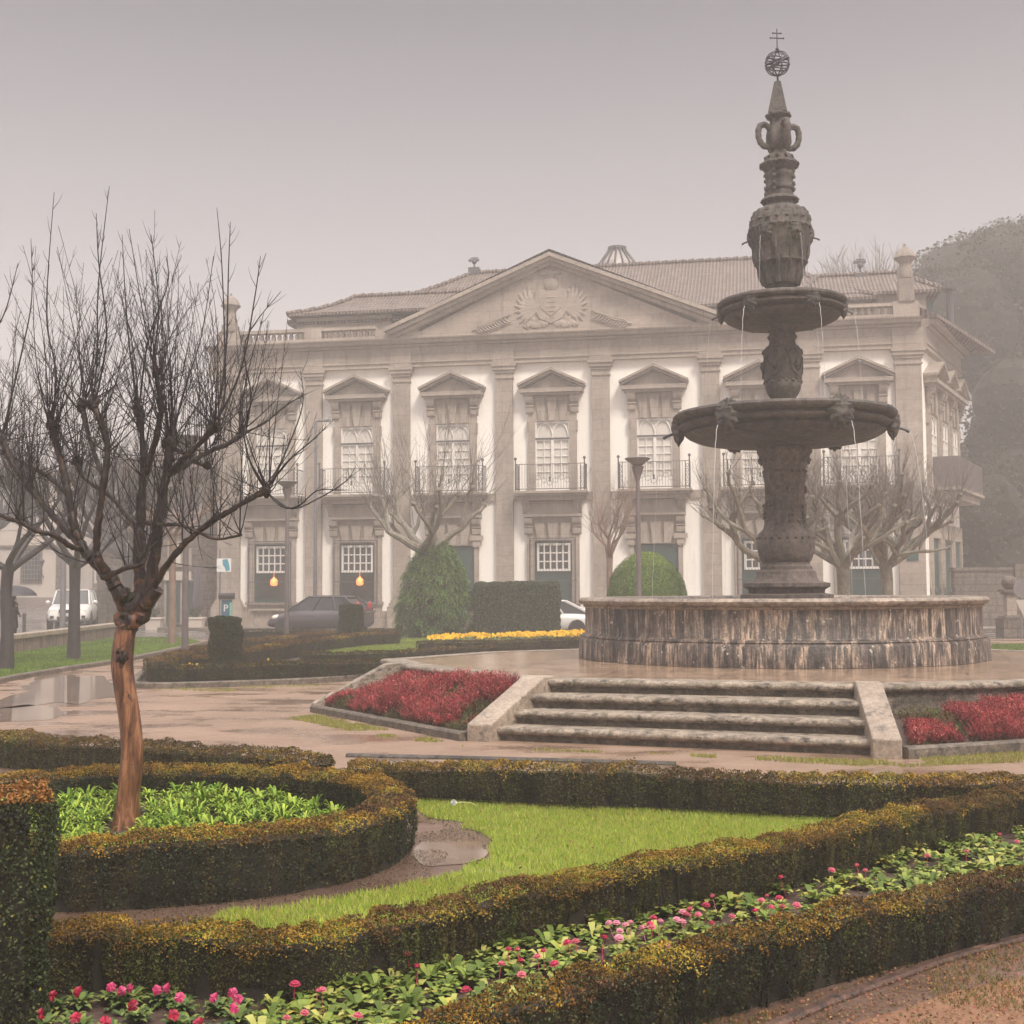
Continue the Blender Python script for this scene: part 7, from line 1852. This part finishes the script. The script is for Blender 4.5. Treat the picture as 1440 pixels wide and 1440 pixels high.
# ------------------------------------------------------------------ cars
M['tyre'] = plain('tyre_rubber', (.02, .02, .02), .8); M['rim'] = plain('wheel_rim', (.4, .4, .42), .35, .6)
M['lens'] = plain('headlight_lens', (.75, .72, .62), .15, spec=.8); M['tail'] = plain('tail_light', (.45, .03, .02), .3); M['plasticb'] = plain('black_trim', (.03, .03, .032), .5)
def car(label, loc, rz, body, greenh, W, paint, wheels, wr, name='parked_car'):
    """body: stations (x, zbottom, ztop, halfwidth); greenh: (x, z_roof, halfwidth_roof) with base at the belt"""
    r = empty(name, (loc[0], loc[1], loc[2]), rz, label, 'car')
    mb = MB(); vs = []; fs = []; m = len(body); K = 10
    for x, zb, zt, hw in body:
        hgt = zt - zb
        for y, z in ((-.55*hw, zb), (-.92*hw, zb+.02), (-hw, zb+.22*hgt), (-1.0*hw, zb+.62*hgt), (-.93*hw, zb+.90*hgt), (-.80*hw, zt), (.80*hw, zt), (.93*hw, zb+.90*hgt), (1.0*hw, zb+.62*hgt), (hw, zb+.22*hgt), (.92*hw, zb+.02), (.55*hw, zb)):
            vs.append((x, y, z))
    K = 12
    for j in range(m-1):
        for k in range(K): fs.append((j*K+k, j*K+(k+1) % K, (j+1)*K+(k+1) % K, (j+1)*K+k))
    fs += [tuple(range(K)), tuple((m-1)*K+k for k in range(K))]
    mb.add(vs, fs); mb.build('body', paint, r, smooth=True)
    # greenhouse: base ring and roof ring
    (xa, za), (xb, zbk), roof = greenh['front'], greenh['back'], greenh['roof']
    hb, ht = W*.5*.93, W*.5*.74
    mb = MB(); x0, x1, zr = roof
    vs = [(xa, -hb*.9, za), (xa, hb*.9, za), (xb, hb*.95, zbk), (xb, -hb*.95, zbk), (x0, -ht, zr), (x0, ht, zr), (x1, ht, zr-.02), (x1, -ht, zr-.02)]
    mb.add(vs, [(0, 1, 5, 4), (1, 2, 6, 5), (2, 3, 7, 6), (3, 0, 4, 7), (4, 5, 6, 7)]); g_ = mb.build('window', M['carglass'], r)
    mb = MB(); xm = (x0+x1)/2
    mb.add([(x0+.05, -ht-.01, zr), (x0+.05, ht+.01, zr), (x1-.08, ht+.01, zr-.02), (x1-.08, -ht-.01, zr-.02), (x0-.15, -ht*.85, zr+.045), (x0-.15, ht*.85, zr+.045), (x1+.2, ht*.85, zr+.03), (x1+.2, -ht*.85, zr+.03)],
           [(0, 1, 5, 4), (1, 2, 6, 5), (2, 3, 7, 6), (3, 0, 4, 7), (4, 5, 6, 7)]); mb.build('roof', paint, r, smooth=True)
    mb = MB()
    for s_ in (-1, 1):
        mb.tube([(xa, s_*hb*.91, za), (x0, s_*(ht+.005), zr)], .035, 5); mb.tube([(xb, s_*hb*.96, zbk), (x1, s_*(ht+.005), zr-.02)], .06, 5)
        for t in greenh.get('pillars', (.45,)): mb.tube([(xa+(xb-xa)*t, s_*hb*.955, za+(zbk-za)*t), (x0+(x1-x0)*t, s_*(ht+.008), zr)], .035, 5)
        mb.tube([(x0, s_*ht, zr), (x1, s_*ht, zr-.02)], .035, 5)
    mb.build('pillars', paint, r)
    for s_ in (-1, 1):
        mb = MB(); mb.blob((xa-.25, s_*(W*.5+.08), za+.10), .11, 8, 6, 0, (.7, 1, .75)); mb.build('mirror', greenh.get('mirror', paint), r, smooth=True)
    for wx in wheels:
        for s_ in (-1, 1):
            Mx = Matrix.Translation((wx, s_*(W*.5-.10), wr)) @ Matrix.Rotation(R(90), 4, 'X')
            mb = MB(Mx); mb.lathe([(wr*.6, -.11), (wr*.94, -.11), (wr, -.08), (wr, .08), (wr*.94, .11), (wr*.6, .11)], n=24); w0 = mb.build('wheel', M['tyre'], r, smooth=True)
            mb = MB(Mx); mb.lathe([(wr*.62, -.10), (wr*.62, .10)], n=16); mb.build('rim', M['rim'], w0)
            mb = MB(Matrix.Translation((wx, s_*(W*.5-.02), wr)) @ Matrix.Rotation(R(90), 4, 'X')); mb.lathe([(wr*1.13, -.02), (wr*1.13, .02)], n=24); mb.build('wheel_arch', M['plasticb'], r)
    return r
M['carglass'] = plain('car_window_glass', (.05, .055, .06), .08, spec=.8, var=.2)
M['wcar'] = plain('white_car_paint', (.72, .70, .68), .3, var=.03); M['dcar'] = plain('dark_purple_grey_car_paint', (.085, .075, .085), .25, .2, var=.05)
# white off-roader facing the camera, front = +x turned to -y
p = D(103, 870, 58.5)
suv = car('white off road car facing the camera on the street behind the low wall', (p.x, p.y, .03), R(-77),
          [(-2.35, .45, 1.02, .78), (-2.2, .34, 1.08, .88), (-1.2, .30, 1.10, .92), (.3, .30, 1.12, .92), (1.0, .30, 1.10, .92), (1.15, .32, 1.06, .92), (1.9, .34, .98, .89), (2.15, .36, .92, .84), (2.25, .42, .80, .78)],
          {'front': (1.05, 1.08), 'back': (-2.15, 1.08), 'roof': (.35, -1.95, 1.70), 'pillars': (.32, .66)}, 1.86, M['wcar'], (-1.4, 1.4), .38)
mb = MB()
for s_ in (-1, 1): mb.box(2.10, 2.24, s_*.62-.16, s_*.62+.16, .74, .88)
mb.build('headlight', M['lens'], suv, bevel=.02)
mb = MB(); mb.box(2.20, 2.27, -.38, .38, .72, .86); mb.box(2.2, 2.285, -.45, .45, .42, .56); [mb.box(2.2, 2.29, s_*.66-.08, s_*.66+.08, .48, .60) for s_ in (-1, 1)]; mb.build('grille', M['plasticb'], suv)
mb = MB(); mb.box(2.28, 2.295, -.24, .24, .59, .69); mb.build('number_plate', M['wsign'], suv); mb = MB(); [mb.tube([(.2, s_*.66, 1.75), (-1.8, s_*.66, 1.75)], .02, 5) for s_ in (-1, 1)]; mb.build('roof_rail', M['pole_metal'], suv)
# dark car parked behind the white one
p = D(142, 870, 64)
dc = car('dark parked car partly hidden behind the right side of the white car', (p.x, p.y, .25), R(-80),
    [(-2.1, .40, .85, .70), (-1.9, .30, .95, .82), (0, .28, .98, .86), (1.2, .28, .95, .86), (1.9, .32, .80, .80), (2.05, .38, .68, .72)],
    {'front': (.95, .95), 'back': (-1.8, .95), 'roof': (.3, -1.3, 1.46), 'pillars': (.5,)}, 1.72, M['dcar'], (-1.3, 1.3), .31)
mb = MB(); [mb.box(1.88, 2.0, s_*.58-.14, s_*.58+.14, .60, .72) for s_ in (-1, 1)]; mb.build('headlight', M['lens'], dc)
# dark hatchback, nose to the left
p = D(452, 880, 49.5)
hb_ = car('dark hatchback parked side on in front of the palace, nose to the left', (p.x, p.y, .0), R(180-13),
    [(-1.90, .40, .85, .70), (-1.78, .28, .95, .82), (-.8, .24, .97, .85), (.4, .24, .96, .85), (1.0, .24, .92, .85), (1.5, .26, .78, .82), (1.85, .30, .62, .74), (1.95, .34, .52, .64)],
    {'front': (1.15, .90), 'back': (-1.82, .94), 'roof': (.25, -1.15, 1.46), 'pillars': (.35, .68), 'mirror': M['plasticb']}, 1.70, M['dcar'], (-1.25, 1.22), .30)
for s_ in (-1, 1):
    mb = MB(); mb.blob((1.52, s_*.66, .66), .24, 12, 8, 0, (1.1, .55, .5)); mb.build('headlight', M['lens'], hb_, smooth=True)
    mb = MB(); mb.blob((-1.72, s_*.66, 1.02), .16, 10, 8, 0, (.6, .6, 1.6)); mb.build('tail_light', M['tail'], hb_, smooth=True)
mb = MB(); mb.box(1.88, 1.965, -.4, .4, .34, .46); mb.build('grille', M['plasticb'], hb_)
# small white car behind the clipped shrub
p = D(765, 880, 47.5)
wc = car('small white car mostly hidden behind the rectangular shrub, its rounded tail showing', (p.x, p.y, -.0), R(182),
    [(-1.75, .38, .62, .60), (-1.62, .26, .80, .76), (-1.1, .22, .84, .80), (.4, .22, .84, .80), (.9, .22, .82, .80), (1.5, .26, .68, .76), (1.75, .34, .5, .6)],
    {'front': (1.0, .82), 'back': (-1.66, .80), 'roof': (.35, -.75, 1.28), 'pillars': (.35, .62)}, 1.6, M['wcar'], (-1.15, 1.15), .28)
mb = MB(); [mb.blob((-1.58, s_*.6, .72), .10, 8, 6, 0, (.6, .8, 1.3)) for s_ in (-1, 1)]; mb.build('tail_light', M['tail'], wc, smooth=True)

# ------------------------------------------------------------------ person with umbrella
def person(loc, rz, label, coat, skin=(.35, .22, .16)):
    import bmesh
    J = {'pel': (0, 0, .95, .155, .12), 'wai': (0, 0, 1.12, .145, .11), 'che': (0, .0, 1.34, .17, .12), 'nek': (0, .0, 1.49, .065, .06), 'hed': (0, -.01, 1.60, .085, .095), 'top': (0, -.005, 1.69, .07, .075),
         'lsh': (.17, 0, 1.42, .065, .06), 'lel': (.24, .02, 1.16, .05, .05), 'lwr': (.17, -.14, 1.05, .035, .035), 'rsh': (-.17, 0, 1.42, .065, .06), 'rel': (-.22, -.10, 1.20, .05, .05), 'rwr': (-.14, -.26, 1.34, .035, .035),
         'lhi': (.09, 0, .86, .10, .10), 'lkn': (.10, -.03, .48, .065, .065), 'lan': (.10, .03, .09, .045, .045), 'lto': (.11, -.12, .04, .04, .03),
         'rhi': (-.09, 0, .86, .10, .10), 'rkn': (-.10, -.10, .50, .065, .065), 'ran': (-.10, -.06, .09, .045, .045), 'rto': (-.11, -.22, .04, .04, .03)}
    E = [('pel','wai'),('wai','che'),('che','nek'),('nek','hed'),('hed','top'),('che','lsh'),('lsh','lel'),('lel','lwr'),('che','rsh'),('rsh','rel'),('rel','rwr'),('pel','lhi'),('lhi','lkn'),('lkn','lan'),('lan','lto'),('pel','rhi'),('rhi','rkn'),('rkn','ran'),('ran','rto')]
    ks = list(J); me = bpy.data.meshes.new('person'); me.from_pydata([J[k][:3] for k in ks], [(ks.index(a), ks.index(b_)) for a, b_ in E], [])
    o = bpy.data.objects.new('person', me); COL.objects.link(o); o.modifiers.new('skin', 'SKIN'); 
    if not me.skin_vertices: me.attributes  # layer is made with the modifier
    bpy.context.view_layer.update()
    if not me.skin_vertices:
        bpy.context.view_layer.objects.active = o; bpy.ops.object.mode_set(mode='EDIT'); bpy.ops.object.mode_set(mode='OBJECT')
    if me.skin_vertices:
        for i, k in enumerate(ks):
            me.skin_vertices[0].data[i].radius = J[k][3:5]; me.skin_vertices[0].data[i].use_root = (i == 0)
    sb = o.modifiers.new('sub', 'SUBSURF'); sb.levels = sb.render_levels = 2
    dg = bpy.context.evaluated_depsgraph_get(); m2 = bpy.data.meshes.new_from_object(o.evaluated_get(dg)); m2.materials.clear(); m2.materials.append(coat)
    m2.polygons.foreach_set('use_smooth', [True]*len(m2.polygons)); bpy.data.objects.remove(o)
    o = bpy.data.objects.new('person', m2); COL.objects.link(o); o.location = loc; o.rotation_euler = (0, 0, rz); tag(o, label, 'person')
    # coat and hair
    mb = MB(); mb.lathe([(.24, .62), (.23, .80), (.20, 1.0), (.185, 1.15), (.20, 1.32), (.17, 1.44), (.08, 1.50)], n=20, fn=lambda a, r, z: r*(1 - .28*abs(math.sin(a)) + .03*math.cos(7*a)*(z < .9))); mb.build('coat', coat, o, smooth=True)
    mb = MB(); mb.blob((0, .015, 1.625), .115, 12, 9, .03, (.95, 1.0, 1.15), 2); mb.build('hair', plain('dark_hair', (.02, .015, .012), .6), o, smooth=True)
    # hands
    for wx, wy, wz in ((-.14, -.27, 1.36), (.165, -.15, 1.02)):
        mb = MB(); mb.blob((wx, wy, wz), .038, 8, 6, .02, (.9, .7, 1.2))
        for f in range(4):
            fx = wx - .024 + .016*f; mb.tube([(fx, wy-.015, wz+.01), (fx, wy-.055, wz+.015), (fx+.004, wy-.06, wz-.02), (fx+.006, wy-.035, wz-.035)], [.009, .009, .008, .006], 6)
        mb.tube([(wx+.03, wy, wz-.01), (wx+.045, wy-.03, wz+.01), (wx+.03, wy-.05, wz+.03)], [.011, .010, .007], 6); mb.build('hand', plain('skin', skin, .5), o, smooth=True)
    return o
dkc = plain('dark_coat', (.018, .018, .026), .8, var=.2)
pp_ = D(17, 880, 40)
person((pp_.x, pp_.y, .004), R(70), 'person in a dark coat under a black umbrella at the left edge', dkc).scale = (.95, .95, .95)
um = empty('umbrella', (pp_.x, pp_.y, 0), 0, 'open black umbrella held by the person at the left edge', 'umbrella'); um.scale = (.95, .95, .95)
# hand offset in world
hx_, hy_ = (-.14*math.cos(R(70)) + .28*math.sin(R(70))), (-.14*math.sin(R(70)) - .28*math.cos(R(70)))
mb = MB(); mb.tube([(hx_, hy_, 1.25), (hx_*.8, hy_*.8, 2.02)], .010, 6); mb.tube([(hx_, hy_, 1.25), (hx_+.02, hy_, 1.2), (hx_+.05, hy_, 1.22)], .012, 6); mb.build('shaft', M['iron'], um)
mb = MB(); ux, uy = hx_*.8, hy_*.8
mb.lathe([(.70, 1.68), (.66, 1.76), (.52, 1.88), (.32, 1.96), (.12, 2.0), (.02, 2.02)], (ux, uy, 0), 32, fn=lambda a, r, z: r*(1 - .05*abs(math.sin(4*a))*(r > .5))); mb.build('canopy', plain('black_umbrella_cloth', (.02, .02, .028), .6), um, smooth=True)
mb = MB()
for k in range(8):
    a = 6.283*k/8; mb.tube([(ux, uy, 1.98), (ux+.4*math.cos(a), uy+.4*math.sin(a), 1.86), (ux+.72*math.cos(a), uy+.72*math.sin(a), 1.665)], .006, 4)
mb.build('ribs', M['iron'], um)
# small spike light in the ring bed, seed head on the lawn
p = Vector((*G(125, 1166), 0)); r = empty('garden_light', (p.x, p.y, 0), 0, 'small dark mushroom shaped garden light left of the peeling trunk', 'garden light')
mb = MB(); mb.lathe([(.022, 0), (.022, .17), (.026, .18)], n=12); mb.build('post', M['iron'], r, smooth=True); mb = MB(); mb.lathe([(.03, .178), (.062, .185), (.064, .196), (.02, .206)], n=18); mb.build('cap', M['iron'], r, smooth=True)
p = Vector((*G(638, 1138), 0)); r = empty('seed_head', (p.x, p.y, 0), 0, 'pale dandelion clock on a bent stalk lying over the lawn', 'dandelion')
mb = MB(); mb.tube([(0, 0, .05), (.07, .01, .055), (.14, 0, .05), (.19, -.03, .03), (.215, -.07, .0)], .0035, 6); mb.build('stalk', plain('pale_stalk', (.55, .55, .18), .5), r)
mb = MB(); q = random.Random(5)
for k in range(150):
    v = Vector((q.gauss(0, 1), q.gauss(0, 1), q.gauss(0, 1))).normalized()*.028; mb.tube([(v.x*.2, v.y*.2, .052 + v.z*.2), (v.x, v.y, .052 + v.z)], [.0006, .0015], 3, False)
mb.blob((0, 0, .052), .006, 6, 5, 0); mb.build('clock', M['wsign'], r)
